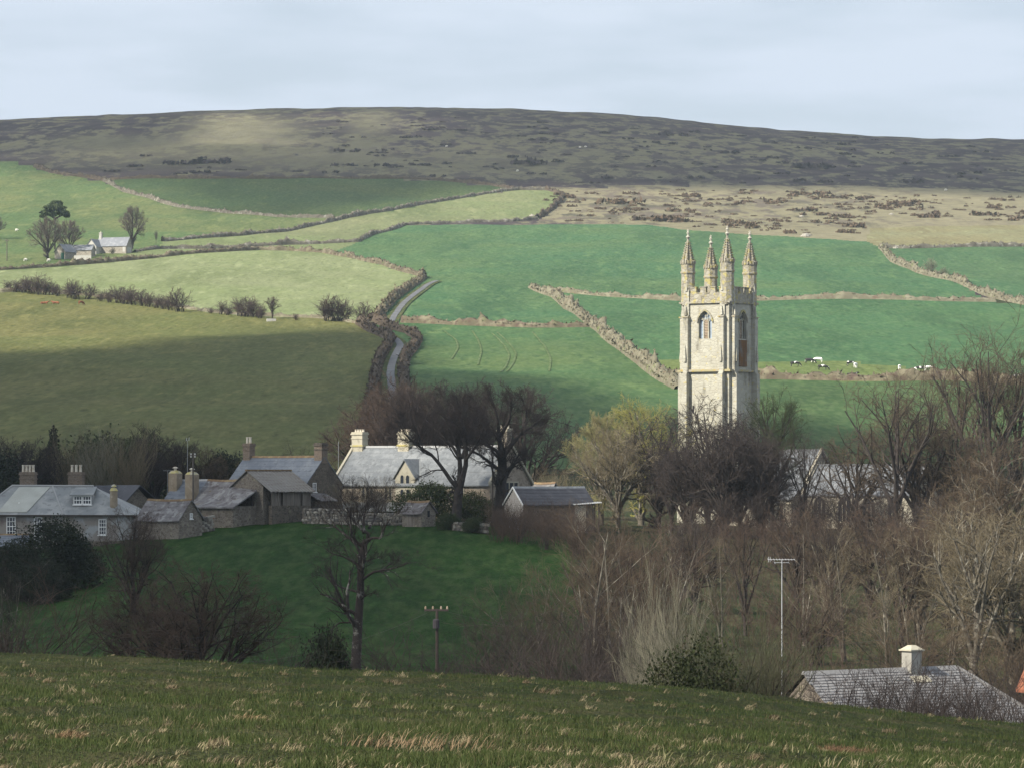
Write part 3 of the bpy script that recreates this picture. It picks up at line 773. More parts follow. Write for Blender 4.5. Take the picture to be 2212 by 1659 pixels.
# turrets and pinnacles
def pinnacle(px, py, zt, r, dz):
    t = MB()
    t.frustum(px, py, PAR - .4, zt, r * 1.05, r, 8)
    tu = t.build('turret', granite_l, ch)
    t = MB()
    t.frustum(px, py, zt - .2, zt, r * 1.01, r * 1.14, 8); t.frustum(px, py, zt, zt + .2, r * 1.14, r * 1.13, 8)
    t.build('collar', ochre, tu)
    t = MB()
    t.frustum(px, py, zt + .2, zt + 1.15, r * 1.03, r * 1.07, 8)
    for k in range(8):
        a = math.pi / 8 + k * math.pi / 4
        for da in (-.20, .20):
            a2 = a + math.pi / 8 + da
            q = (px + math.cos(a2) * r * 1.0, py + math.sin(a2) * r * 1.0)
            t.frustum(q[0], q[1], zt + 1.15, zt + 1.62, .17, .16, 4, rot=a + math.pi / 8 + math.pi / 4)
    t.build('battlement', granite_l, tu)
    t = MB()
    zs, ze = zt + 1.15, zt + 4.45 + dz
    t.frustum(px, py, zs, ze, r * .92, .10, 8)
    t.build('spirelet', granite_l, tu)
    cr = MB()
    for k in range(8):
        a = math.pi / 8 + k * math.pi / 4
        for j in range(9):
            f = .08 + j / 9.6 * .9
            rr = (r * .92) * (1 - f) + .10 * f + .045
            s = .17 * (1 - .4 * f)
            zc = zs + (ze - zs) * f
            cr.frustum(px + math.cos(a) * rr, py + math.sin(a) * rr, zc - s, zc + s * .5, s * .7, s * 1.25, 4)
    tag(cr.build('crockets', granite_l, tu), kind='stuff')
    fi = MB()
    fi.frustum(px, py, ze - .1, ze + .18, .12, .30, 8); fi.frustum(px, py, ze + .18, ze + .42, .30, .10, 8)
    fi.frustum(px, py, ze + .42, ze + .75, .10, .20, 6); fi.frustum(px, py, ze + .75, ze + .95, .20, .05, 6)
    fi.box(px - .05, px + .05, py - .05, py + .05, ze + .9, ze + 1.2); fi.box(px - .16, px + .16, py - .05, py + .05, ze + 1.0, ze + 1.09)
    fi.build('finial', granite, tu)
e = h - .60
pinnacle(-e, -e, 32.3, 0.88, .05)
pinnacle(e, -e, 32.4, 0.88, .2)
pinnacle(-e, e, 32.0, 0.85, -.1)
pinnacle(e, e, 32.3, 0.88, .0)
# belfry windows
def belfry(place, shaded):
    root = MB()
    # hood mould
    for w, th in ((2.45, .16),):
        o = lancet_out(w, 25.6, 25.85); i = lancet_out(w - .34, 25.6, 25.85)
        n = len(o)
        for k in range(2, n - 1):
            a, b = o[k], o[k + 1]; c, d = i[k], i[k + 1]
            root.add([place(*a, -.16), place(*b, -.16), place(*d, -.16), place(*c, -.16), place(*a, .02), place(*b, .02), place(*d, .02), place(*c, .02)],
                     [(0, 1, 2, 3), (0, 4, 5, 1), (3, 2, 6, 7)])
    wn_ = root.build('belfry_window', granite_l, ch)
    g = MB(); g.add([place(x, z, .44) for x, z in win], [tuple(range(len(win)))]); g.build('pane', glass_b if not shaded else void_m, wn_)  # shaded face takes a near-black pane: its shade is put into the colour
    s = MB()
    z0, z1 = 23.75, 25.9
    def bar(x0, x1, d0, d1, za, zb):
        pts = [place(x, z, d) for z in (za, zb) for x, d in ((x0, d0), (x1, d0), (x1, d1), (x0, d1))]
        s.add(pts, [(0, 3, 2, 1), (4, 5, 6, 7), (0, 1, 5, 4), (1, 2, 6, 5), (2, 3, 7, 6), (3, 0, 4, 7)])
    for x in (-.36, .36): bar(x - .07, x + .07, .22, .42, z0, z1 + .1)
    for cxx in (-.66, 0, .66):
        for k in range(6):
            a0, a1 = k / 6 * math.pi, (k + 1) / 6 * math.pi
            p = [place(cxx + .30 * math.cos(a), z1 - .1 + .42 * math.sin(a), .24) for a in (a0, a1)] + [place(cxx + .42 * math.cos(a), z1 - .1 + .56 * math.sin(a), .24) for a in (a1, a0)]
            s.add(p, [(0, 1, 2, 3)])
    for cxx, zc in ((-.36, z1 + .72), (.36, z1 + .72), (0, z1 + 1.15)):
        for k in range(8):
            a0, a1 = k / 8 * 2 * math.pi, (k + 1) / 8 * 2 * math.pi
            p = [place(cxx + .20 * math.cos(a), zc + .26 * math.sin(a), .26) for a in (a0, a1)] + [place(cxx + .29 * math.cos(a), zc + .36 * math.sin(a), .26) for a in (a1, a0)]
            s.add(p, [(0, 1, 2, 3)])
    s.build('tracery', granite, wn_)
    l = MB()
    def slat(x0, x1, z):
        pts = [place(x0, z, .26), place(x1, z, .26), place(x1, z + .16, .42), place(x0, z + .16, .42), place(x0, z - .05, .26), place(x1, z - .05, .26), place(x1, z + .11, .42), place(x0, z + .11, .42)]
        l.add(pts, [(0, 1, 2, 3), (4, 7, 6, 5), (0, 4, 5, 1), (3, 2, 6, 7)])
    for k in range(12): slat(-.27, .27, z0 + .08 + k * .205)
    l.build('louvre_slats', slat_m, wn_)
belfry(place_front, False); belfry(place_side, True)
# rusty boarding under the shaded window
m = MB()
for k in range(5): m.box(h + .02, h + .10 + .01 * (k % 2), -.98 + k * .395, -.98 + k * .395 + .385, 20.2, 23.6)
m.build('rusty_panel', rust, ch)
# stair slit windows low on the lit face
for z in (4.6, 14.2):
    m = MB(); m.box(-1.9, -1.68, -h - .012, -h + .05, z, z + 1.0); m.build('slit_window', void_m, ch)

# ---- nave and chancel
def gable_body(name, L0, L1, y0, y1, zb, ze, zr, wallm, roofm, root, over=.25):
    m = MB(); yc = (y0 + y1) / 2
    m.prism([(y0, zb), (y1, zb), (y1, ze), (yc, zr - .12), (y0, ze)], 'x', L0, L1)
    w = m.build('wall', wallm, root)
    m = MB(); sl = (zr - ze) / (yc - y0)
    for sg in (-1, 1):
        ya, yb = yc, yc + sg * ((y1 - y0) / 2 + over)
        zb2 = zr - abs(yb - yc) * sl
        m.prism([(ya, zr + .02), (yb, zb2 + .02), (yb, zb2 + .16), (ya, zr + .18)], 'x', L0 - over, L1 + over)
    r = m.build('roof', roofm, root)
    m = MB(); m.box(L0 - over - .02, L1 + over + .02, yc - .16, yc + .16, zr + .12, zr + .34); m.build('ridge', roofm, r)
    for L in (L0 - over - .05, L1 + over - .3):
        m = MB(); 
        for sg in (-1, 1): m.prism([(yc, zr + .2), (yc + sg * ((y1 - y0) / 2 + over), ze + .0), (yc + sg * ((y1 - y0) / 2 + over), ze + .3), (yc, zr + .5)], 'x', L, L + .35)
        m.build('coping', wallm, r)
    return w
pale_wall = mat_stone('pale_church_wall', (.40, .37, .30), (.30, .275, .22), (.34, .31, .255), scale=1.6, squash=1.5, bump=0.02)
nave = empty('church_nave', (tower_base.x, tower_base.y, tower_base.z), -CH_A)
tag(nave, 'low slate roofed church nave half hidden behind bare trees beside the tower', 'church')
gable_body('nave', h, h + 11.5, -3.9, 3.9, -2, 5.4, 9.2, pale_wall, lead, nave)
w_ = gable_body('chancel', h + 11.9, h + 27.5, -5.2, 2.2, -2.5, 3.8, 7.3, pale_wall, lead, nave)
def church_window(x, y, z, w, hh, root, lights=3):
    o = lancet_out(w, z, z + hh * .62)
    m = MB()
    oo = lancet_out(w + .5, z, z + hh * .62)
    for k in range(len(o)):
        j = (k + 1) % len(o)
        m.add([(x + o[k][0], y - .12, o[k][1]), (x + o[j][0], y - .12, o[j][1]), (x + oo[j][0], y - .12, oo[j][1]), (x + oo[k][0], y - .12, oo[k][1]),
               (x + oo[j][0], y + .02, oo[j][1]), (x + oo[k][0], y + .02, oo[k][1]), (x + o[k][0], y + .02, o[k][1]), (x + o[j][0], y + .02, o[j][1])], [(0, 1, 2, 3), (2, 4, 5, 3), (0, 6, 7, 1)])
    for k in range(1, lights): xx = x - w / 2 + w * k / lights; m.box(xx - .06, xx + .06, y - .10, y, z, z + hh * .8)
    f = m.build('window', pale_wall, root)
    m = MB(); m.add([(x + a, y - .015, b) for a, b in o], [tuple(range(len(o)))]); m.build('pane', void_m, f)
# lean-to aisle along the lit side of the nave
m = MB(); m.prism([(-7.2, -2), (-3.92, -2), (-3.92, 4.9), (-7.2, 3.2)], 'x', h + .6, h + 11.2); m.build('aisle_wall', pale_wall, nave)
m = MB(); m.prism([(-7.5, 3.1), (-3.95, 4.95), (-3.95, 5.1), (-7.5, 3.28)], 'x', h + .4, h + 11.4); m.build('aisle_roof', lead, nave)
for k in range(3): church_window(h + 2.6 + k * 3.3, -7.2, .4, 1.7, 2.6, nave)
for k in range(4): church_window(h + 14.2 + k * 3.5, -5.2, .5, 1.7, 3.1, nave)
# porch
m = MB(); m.prism([(h + 6.2, -2), (h + 9.4, -2), (h + 9.4, 2.2), (h + 7.8, 3.9), (h + 6.2, 2.2)], 'y', -10.2, -7.22); m.build('porch', pale_wall, nave)
# ================================================================== VILLAGE
G38 = R(38)
rub_dark = mat_stone('dark_rubble', (.155, .13, .105), (.09, .078, .066), (.19, .165, .135), scale=2.6, squash=1.6, stain=(.08, .068, .058), lichen=(.22, .20, .14))
rub_mid = mat_stone('grey_rubble', (.23, .20, .165), (.13, .11, .092), (.27, .245, .205), scale=2.4, squash=1.6, stain=(.14, .12, .10), lichen=(.30, .27, .20))
rub_pale = mat_stone('pale_rubble', (.38, .325, .26), (.24, .20, .16), (.37, .32, .26), scale=2.2, squash=1.5, stain=(.34, .28, .22))
render_grey = mat_mottled('worn_render', (.23, .21, .19), [((.30, .31, .31), .5, .48, .62), ((.14, .11, .10), .8, .52, .7), ((.37, .38, .38), .35, .58, .70)], bump=.02)
render_tan = mat_mottled('tan_render', (.27, .22, .16), [((.20, .16, .11), 1, .45, .7), ((.34, .30, .24), 1.7, .55, .75)])
slate_blue = mat_mottled('blue_slate', (.105, .12, .145), [((.15, .165, .185), .8, .42, .68), ((.075, .085, .10), 2.6, .5, .75), ((.22, .225, .21), 4.5, .66, .8)], rough=.55, spec=.4, bump=.03, bump_scale=5)
slate_moss = mat_mottled('mossy_slate', (.145, .135, .135), [((.24, .235, .23), .9, .46, .64), ((.085, .07, .07), 1.4, .5, .7), ((.30, .29, .26), 2.6, .60, .75), ((.15, .12, .06), .6, .6, .75)], rough=.8, bump=.05, bump_scale=4)
slate_dark = mat_mottled('dark_slate', (.042, .042, .05), [((.065, .065, .075), 1, .45, .7), ((.17, .17, .175), 1.6, .70, .80)], rough=.6, spec=.35, bump=.03)
slate_lich = mat_mottled('grey_lead_and_slate', (.185, .195, .195), [((.27, .275, .265), .5, .42, .62), ((.12, .12, .125), 1.6, .54, .76)], rough=.6, spec=.4, bump=.02)
cream_patch = mat_mottled('cement_washed_slate', (.33, .335, .30), [((.38, .385, .35), .7, .4, .7)], rough=.7)
iron_sheet = mat_mottled('corrugated_iron', (.165, .155, .14), [((.12, .10, .085), .8, .42, .66, (6, .4, 1)), ((.23, .22, .20), 1.6, .5, .74, (6, .4, 1))], rough=.6, spec=.4)
boards = mat_mottled('weathered_boards', (.20, .175, .15), [((.10, .085, .075), 1.5, .4, .7, (6, 6, .3)), ((.30, .27, .24), 2, .55, .75, (6, 6, .3))])
white_p = mat_mottled('white_paint', (.72, .72, .70), [((.55, .54, .5), 2, .55, .8)], rough=.5, spec=.4)
glass = mat_mottled('window_glass', (.03, .035, .045), [], rough=.12, spec=.6)
pot_m = mat_mottled('clay_pot', (.52, .48, .40), [((.40, .33, .25), 3, .45, .7)])
pot_o = mat_mottled('orange_pot', (.40, .27, .16), [((.3, .2, .12), 3, .45, .7)])
chim_br = mat_stone('brown_chimney', (.22, .17, .13), (.15, .12, .095), (.25, .21, .17), scale=3, squash=2)
chim_pale = mat_mottled('pale_chimney', (.42, .385, .30), [((.31, .285, .22), 1.6, .48, .7), ((.36, .33, .21), 2.2, .6, .75)])
chim_lich = mat_mottled('lichen_cap', (.42, .36, .15), [((.36, .34, .28), 2, .45, .65)])
ridge_m = mat_mottled('ridge_tile', (.17, .115, .07), [((.26, .20, .11), 1.6, .45, .7)])
ridge_p = mat_mottled('pale_ridge', (.31, .31, .305), [])
pale_boards = mat_mottled('pale_boards', (.40, .37, .34), [((.30, .27, .25), 2, .5, .75)])
wood_d = mat_mottled('dark_timber', (.055, .045, .04), [])
blue_door = mat_mottled('blue_grey_door', (.22, .27, .33), [])
cream_w = mat_mottled('cream_wall', (.40, .37, .29), [((.32, .29, .225), 1, .5, .7)])

def house_root(name, u, d, rz, lab, cat, z=None):
    p = spot(u, d)
    if z is not None: p.z = z
    return tag(empty(name, p, rz), lab, cat)

def walls_gable(root, x0, x1, y0, y1, zb, ze, zr, mat, axis='x', name='wall'):
    m = MB()
    if axis == 'x':
        yc = (y0 + y1) / 2; m.prism([(y0, zb), (y1, zb), (y1, ze), (yc, zr), (y0, ze)], 'x', x0, x1)
    else:
        xc = (x0 + x1) / 2; m.prism([(x0, zb), (x1, zb), (x1, ze), (xc, zr), (x0, ze)], 'y', y0, y1)
    return m.build(name, mat, root)
def roof_gable(root, x0, x1, y0, y1, ze, zr, mat, axis='x', over=.3, eave=.3, ridge=ridge_m, th=.12, rag=0.0, seed=0):
    rg = random.Random(seed)
    m = MB()
    if axis == 'x': c, hw, a0, a1 = (y0 + y1) / 2, (y1 - y0) / 2, x0 - over, x1 + over
    else: c, hw, a0, a1 = (x0 + x1) / 2, (x1 - x0) / 2, y0 - over, y1 + over
    sl = (zr - ze) / hw
    n = max(2, int((a1 - a0) / .9))
    for sg in (-1, 1):
        b = hw + eave
        # the slope as several courses that step down, slightly uneven along the ridge
        k = 6
        for j in range(k):
            p0, p1 = b * j / k, b * (j + 1) / k
            for i in range(n):
                q0, q1 = a0 + (a1 - a0) * i / n, a0 + (a1 - a0) * (i + 1) / n
                s0 = -.10 * math.sin(math.pi * i / n) * (1 if rag else .3); s1 = -.10 * math.sin(math.pi * (i + 1) / n) * (1 if rag else .3)
                vs = []
                for q, s in ((q0, s0), (q1, s1)):
                    for p, lift in ((p0, .012), (p1, .045)):
                        z = zr - p * sl + th + lift + s
                        pt = (q, c + sg * p, z) if axis == 'x' else (c + sg * p, q, z)
                        vs.append(pt)
                lo = [(v[0], v[1], v[2] - th) for v in vs]
                m.add(vs + lo, [(0, 1, 3, 2), (5, 4, 6, 7), (1, 5, 7, 3)] + ([(0, 4, 5, 1)] if i == 0 else []) + ([(2, 3, 7, 6)] if i == n - 1 else []))
    r = m.build('roof', mat, root)
    if ridge is not None:
        m = MB(); nr_ = max(3, int((a1 - a0) / .5))
        for i in range(nr_):
            q0, q1 = a0 + (a1 - a0) * i / nr_, a0 + (a1 - a0) * (i + 1) / nr_ - .015
            s = -.10 * math.sin(math.pi * (i + .5) / nr_) * (1 if rag else .3)
            pr = [(c - .2, zr + th - .12 + s), (c + .2, zr + th - .12 + s), (c, zr + th + .12 + s)]
            m.prism(pr, axis if axis == 'x' else 'y', q0, q1)
        m.build('ridge', ridge, r)
    return r
def chimney(root, x, y, w, dp, z0, z1, mat, pots=2, potm=None, caps=True, cap_mat=None, pot_h=.7, parent=None):
    m = MB(); m.box(x - w / 2, x + w / 2, y - dp / 2, y + dp / 2, z0, z1 - .35)
    c = m.build('chimney', mat, parent or root)
    m = MB()
    if caps:
        m.box(x - w / 2 - .10, x + w / 2 + .10, y - dp / 2 - .10, y + dp / 2 + .10, z1 - .348, z1 - .17); m.box(x - w / 2 - .03, x + w / 2 + .03, y - dp / 2 - .03, y + dp / 2 + .03, z1 - .168, z1)
        m.box(x - w / 2 - .06, x + w / 2 + .06, y - dp / 2 - .06, y + dp / 2 + .06, z1 - .85, z1 - .72)
        m.build('chimney_cap', cap_mat or mat, c)
    for k in range(pots):
        q = MB(); px = x + (k - (pots - 1) / 2) * (w / max(pots, 1)) * .92
        q.frustum(px, y, z1 - .02, z1 + pot_h * .8, .17, .13, 10); q.frustum(px, y, z1 + pot_h * .8, z1 + pot_h, .17, .17, 10)
        q.build('chimney_pot', potm or pot_m, c)
    return c
def sash(root, x, y, z, w, hh, cols=3, rows=4, face='front', mat=None, sill=True, depth=.0):
    """sash window with glazing bars; face front (-y) or side (+x)"""
    def P(a, d, zz): return (x + a, y - d, zz) if face == 'front' else (x + d, y + a, zz)
    def bar(m, a0, a1, d0, d1, za, zb):
        vs = [P(a, d, zz) for zz in (za, zb) for a, d in ((a0, d0), (a1, d0), (a1, d1), (a0, d1))]
        m.add(vs, [(0, 3, 2, 1), (4, 5, 6, 7), (0, 1, 5, 4), (1, 2, 6, 5), (2, 3, 7, 6), (3, 0, 4, 7)])
    m = MB(); t = .09
    bar(m, -w / 2, -w / 2 + t, -.02, .07, z, z + hh); bar(m, w / 2 - t, w / 2, -.02, .07, z, z + hh)
    bar(m, -w / 2 + t, w / 2 - t, -.02, .07, z, z + t); bar(m, -w / 2 + t, w / 2 - t, -.02, .07, z + hh - t, z + hh)
    for k in range(1, cols): a = -w / 2 + w * k / cols; bar(m, a - .022, a + .022, .0, .05, z + t, z + hh - t)
    for k in range(1, rows): zz = z + hh * k / rows; tt = .045 if k * 2 == rows else .022; bar(m, -w / 2 + t, w / 2 - t, .002, .045, zz - tt, zz + tt)
    if sill: bar(m, -w / 2 - .1, w / 2 + .1, -.02, .14, z - .12, z - .002)
    f = m.build('window', mat or white_p, root)
    g = MB(); g.add([P(-w / 2 + .03, .012, z + .03), P(w / 2 - .03, .012, z + .03), P(w / 2 - .03, .012, z + hh - .03), P(-w / 2 + .03, .012, z + hh - .03)], [(0, 1, 2, 3)])
    g.build('pane', glass, f)
    return f

# ---------------------------------------------------------------- long church house (sunlit)
LH = house_root('long_house', 722, 456, -G38, 'long sunlit granite house with pale slate roof and two cream chimneys', 'house', z=-4.9)
L_, W_ = 23.6, 7.6
walls_gable(LH, 0, L_, 0, W_, -1.5, 4.35, 8.55, rub_pale)
rf = roof_gable(LH, 0, L_, 0, W_, 4.35, 8.55, slate_light, over=.05, eave=.35, ridge=ridge_p)
for xx in (-.28, L_ - .05):
    m = MB()
    for sg in (-1, 1): m.prism([(W_ / 2, 8.62), (W_ / 2 + sg * (W_ / 2 + .3), 4.1), (W_ / 2 + sg * (W_ / 2 + .3), 4.5), (W_ / 2, 9.0)], 'x', xx, xx + .32)
    m.build('coping', chim_pale, rf)
for xx in (.75, 7.9):
    chimney(LH, xx, W_ / 2, 1.65, 1.05, 7.6, 10.45, chim_pale, 4, caps=True, cap_mat=chim_pale, pot_h=.30)
    m = MB(); m.box(xx - .95, xx + .95, W_ / 2 - .62, W_ / 2 + .62, 8.7, 8.9); m.build('flashing', chim_lich, rf)
chimney(LH, L_ - .8, W_ / 2, 1.4, 1.05, 7.6, 10.7, rub_mid, 3, cap_mat=chim_pale, pot_h=.35)
# gabled dormer with twin arched lights
m = MB(); dx = 11.0
m.prism([(dx - 1.5, 2.9), (dx + 1.5, 2.9), (dx + 1.5, 5.0), (dx, 6.95), (dx - 1.5, 5.0)], 'y', -.10, 2.6); dm = m.build('dormer', cream_w, LH)
m = MB()
for sg in (-1, 1): m.prism([(dx, 7.05), (dx + sg * 1.75, 4.78), (dx + sg * 1.75, 4.92), (dx, 7.2)], 'y', -.32, 3.2)
m.build('dormer_roof', slate_light, dm)
def arch_light(root, x, y, z, w, hh):
    m = MB(); n = 6
    o = [(-w / 2, z), (w / 2, z)] + [(w / 2 * math.cos(a), z + hh - w / 2 + w / 2 * math.sin(a)) for a in [math.pi * k / n for k in range(n + 1)]]
    m.add([(x + a, y, b) for a, b in o], [tuple(range(len(o)))]); f = m.build('pane', glass, root)
    m = MB(); s = 1.28
    for k in range(len(o)):
        j = (k + 1) % len(o); q = lambda p: ((p[0]) * s, z + hh / 2 + (p[1] - z - hh / 2) * 1.14)
        a, b, c, d = o[k], o[j], q(o[j]), q(o[k])
        m.add([(x + a[0], y - .06, a[1]), (x + b[0], y - .06, b[1]), (x + c[0], y - .06, c[1]), (x + d[0], y - .06, d[1])], [(0, 1, 2, 3)])
    m.build('frame', chim_pale, f)
for sx in (-.42, .42): arch_light(dm, dx + sx, -.115, 4.05, .52, 1.25)
for sx in (-.45, .45): arch_light(dm, dx + sx, -.115, 1.9 + 1.05, .5, .7)
for cx_, nl in ((5.2, 3), (9.0 - .6, 2), (19.2, 2), (15.4, 2)):
    m = MB(); wv = .62 * nl; m.box(cx_ - wv / 2 - .12, cx_ + wv / 2 + .12, -.07, .02, 4.02, 4.16); m.box(cx_ - wv / 2 - .12, cx_ + wv / 2 + .12, -.09, .02, 2.32, 2.44)
    for k in range(nl + 1): xx = cx_ - wv / 2 + k * .62; m.box(xx - .07, xx + .07, -.07, .02, 2.442, 4.018)
    wnd = m.build('window', rub_mid, LH)
    for k in range(nl): arch_light(wnd, cx_ - wv / 2 + .31 + k * .62, -.012, 2.46, .42, 1.45)
# gable end: three tall lights
m = MB(); m.box(L_ - .01, L_ + .09, 2.55, 5.25, 1.9, 2.1); m.box(L_ - .01, L_ + .09, 2.55, 5.25, 4.4, 4.58)
for k in range(4): m.box(L_ - .01, L_ + .08, 2.58 + k * .84, 2.74 + k * .84, 2.102, 4.398)
wnd = m.build('window', chim_pale, LH)
for k in range(3):
    m = MB(); m.add([(L_ + .012, 2.74 + k * .84, 2.1), (L_ + .012, 3.42 + k * .84, 2.1), (L_ + .012, 3.42 + k * .84, 4.4), (L_ + .012, 2.74 + k * .84, 4.4)], [(0, 1, 2, 3)]); m.build('pane', glass, wnd)
# veranda: flat lead strip with a hipped slate piece and dark underside
m = MB(); m.prism([(-2.7, 1.05), (-.02, 1.9), (-.02, 2.03), (-2.7, 1.2)], 'x', .4, 11.8); v = m.build('veranda_roof', slate_light, LH)
m = MB(); m.box(.4, 11.8, -.22, -.021, 2.04, 2.14); m.build('flashing', ridge_p, v)
m = MB()
for k in range(7): m.box(.5 + k * 1.85, .64 + k * 1.85, -2.6, -2.46, -1.5, 1.12)
m.build('posts', wood_d, v)
# long pole leaning on the gable and the end outhouse
OH = house_root('outhouse', 1128, 452, -G38, 'small grey slate outhouse at the far end of the long house', 'outhouse', z=-4.6)
walls_gable(OH, 0, 3.4, 0, 3.4, -1, 1.9, 4.0, rub_mid); roof_gable(OH, 0, 3.4, 0, 3.4, 1.9, 4.0, slate_moss, rag=1)

# ---------------------------------------------------------------- blue slate cottage
BH = house_root('slate_cottage', 490, 452, -G38, 'blue slate cottage with a dark rubble gable and a chimney at each end', 'cottage', z=-4.6)
bl, bw = 12.4, 6.4
walls_gable(BH, 0, bl, 0, bw, -1.5, 3.9, 7.05, rub_dark); roof_gable(BH, 0, bl, 0, bw, 3.9, 7.05, slate_blue, over=.05)
chimney(BH, .6, bw / 2, 1.05, .95, 6.4, 8.75, chim_br, 2, potm=pot_m, pot_h=.75)
chimney(BH, bl - .55, bw / 2, 1.15, 1.05, 6.4, 8.75, chim_br, 0, cap_mat=rub_dark)
sash(BH, bl, 1.4, 2.9 + .15, .62, 1.05, 2, 3, 'side')
m = MB(); m.box(bl + .005, bl + 1.9, .3, 3.0, -1.5, 2.0); ln = m.build('lean_to', rub_dark, BH)
m = MB(); m.prism([(bl + .01, 2.75), (bl + 2.1, 1.95), (bl + 2.1, 2.08), (bl + .01, 2.9)], 'y', .1, 3.2); m.build('lean_to_roof', slate_moss, ln)

# ---------------------------------------------------------------- barn with gable and corrugated roof
BA = house_root('stone_barn', 502, 441, -G38, 'stone barn with corrugated iron roof and mossy slate lean-to in front', 'barn', z=-5.2)
bw2, bl2 = 4.7, 7.2
walls_gable(BA, 0, bw2, 0, bl2, -1.5, 4.3, 5.95, rub_mid, axis='y')
# right slope sweeps lower over the boarded side
m = MB(); c = bw2 / 2
nn = 26
for i in range(nn):
    y0, y1 = -.25 + (bl2 + .5) * i / nn, -.25 + (bl2 + .5) * (i + 1) / nn
    lift = .045 if i % 2 else 0
    m.prism([(c, 6.05 + lift), (bw2 + 1.5, 3.62 + lift), (bw2 + 1.5, 3.70 + lift), (c, 6.13 + lift)], 'y', y0, y1)
    m.prism([(c, 6.05 + lift), (-.3, 4.12 + lift), (-.3, 4.2 + lift), (c, 6.13 + lift)], 'y', y0, y1)
rr = m.build('iron_roof', iron_sheet, BA)
m = MB(); m.box(c - .18, c + .18, -.28, bl2 + .28, 6.06, 6.24); m.build('ridge', ridge_m, rr)
bd = MB(); bd.box(bw2 + .6, bw2 + 1.08, .3, bl2 - .1, -1.5, 2.1); bd.build('side_wall', rub_dark, BA)
for k in range(14):
    m = MB(); y0 = .3 + k * .485; m.box(bw2 + 1.0, bw2 + 1.06 + .02 * (k % 3), y0, y0 + .465, 2.1, 3.6)
    if k in (3, 10): m.v = [(x - .25, y, z) for x, y, z in m.v]
    m.build('plank', boards, BA)
# slate lean-to across the front
m = MB(); m.box(-3.4, 3.7, -4.0, -.02, -2.2, 2.05); lw = m.build('lean_to', rub_mid, BA)
m = MB(); m.add([(-3.8, -4.35, 1.95), (4.05, -4.35, 1.95), (4.05, -.3, 3.9), (-.3, -.02, 4.25), (-.3, -.02, 4.1), (4.05, -.3, 3.72), (4.05, -4.35, 1.8), (-3.8, -4.35, 1.8), (-3.4, -.02, 3.2)],
        [(0, 1, 2, 3, 8), (0, 7, 6, 1), (1, 6, 5, 2), (8, 3, 4)]); m.build('lean_to_roof', slate_moss, lw)
m = MB(); m.box(-.6, .9, -4.03, -3.98, .65, .95); m.build('brick_lintel', mat_mottled('red_brick', (.26, .11, .07), []), lw)
m = MB(); m.box(3.3, 3.55, -.5, -.25, -1.6, 3.9); m.build('post', wood_d, BA)

# ---------------------------------------------------------------- small shed in front
SH = house_root('slate_shed', 297, 427, -R(36), 'small rubble shed with lichen slate roof and one tiny gable window', 'shed', z=-6.4)
walls_gable(SH, 0, 6.1, 0, 3.9, -1.4, 1.95, 3.95, rub_mid); roof_gable(SH, 0, 6.1, 0, 3.9, 1.95, 3.95, slate_moss, over=.2, rag=1)
sash(SH, 6.1, 2.0, 1.95, .42, .62, 2, 2, 'side')
# ---------------------------------------------------------------- dark roofed shed behind
DS = house_root('dark_barn', 266, 446, R(38), 'dark slate barn with a rubble gable behind the small shed', 'barn', z=-6.0)
walls_gable(DS, 0, 3.8, 0, 6.2, -1.4, 3.2, 5.0, rub_mid, axis='y')
m = MB(); m.prism([(1.9, 5.12), (5.0, 2.9), (5.0, 3.02), (1.9, 5.24)], 'y', -.75, 6.4); m.prism([(1.9, 5.12), (-.4, 2.95), (-.4, 3.07), (1.9, 5.24)], 'y', -.75, 6.4); m.build('roof', slate_dark, DS)
m = MB(); m.box(3.0, 3.5, -.05, .0, .3, 2.0); m.build('doorway', void_m, DS)
m = MB(); m.box(-7.6, -.45, 2.2, 6.0, -1.4, 3.2); lw = m.build('rear_range', rub_dark, DS)
m = MB(); m.prism([(2.0, 3.15), (4.1, 5.05), (6.2, 3.15), (6.2, 3.27), (4.1, 5.2), (2.0, 3.27)], 'x', -7.8, 1.8); m.build('rear_roof', slate_dark, lw)

# ---------------------------------------------------------------- cottage with two tall chimneys
CT = house_root('old_cottage', 355, 449, -R(34), 'old cottage showing two tall tan chimneys and a sagging brown roof', 'cottage', z=-5.6)
walls_gable(CT, 0, 9.2, 0, 5.0, -1.4, 3.0, 5.3, render_tan); roof_gable(CT, 0, 4.4, 0, 5.0, 3.0, 5.3, slate_blue, over=.1, ridge=ridge_p)
r2 = roof_gable(CT, 4.75, 9.2, 0, 5.0, 3.02, 5.32, slate_moss, over=.25, rag=1)
def tall_chimney(root, x, y, w, z0, z1, capz=.7):
    m = MB(); m.box(x - w / 2, x + w / 2, y - w * .42, y + w * .42, z0, z1); c = m.build('chimney', render_tan, root)
    m = MB(); m.frustum(x, y, z1 + .002, z1 + .28, w * .66, w * .42, 4); m.frustum(x, y, z1 + .28, z1 + .34, w * .3, w * .3, 10); m.build('chimney_shoulder', chim_lich, c)
    m = MB(); m.frustum(x, y, z1 + .34, z1 + .62, .17, .17, 8); m.frustum(x, y, z1 + .62, z1 + capz + .08, .38, .12, 8); m.build('chimney_cowl', pot_m, c)
tall_chimney(CT, .35, 1.6, 1.25, 1.0, 6.2)
tall_chimney(CT, 3.9, .3, 1.25, 1.0, 6.05)

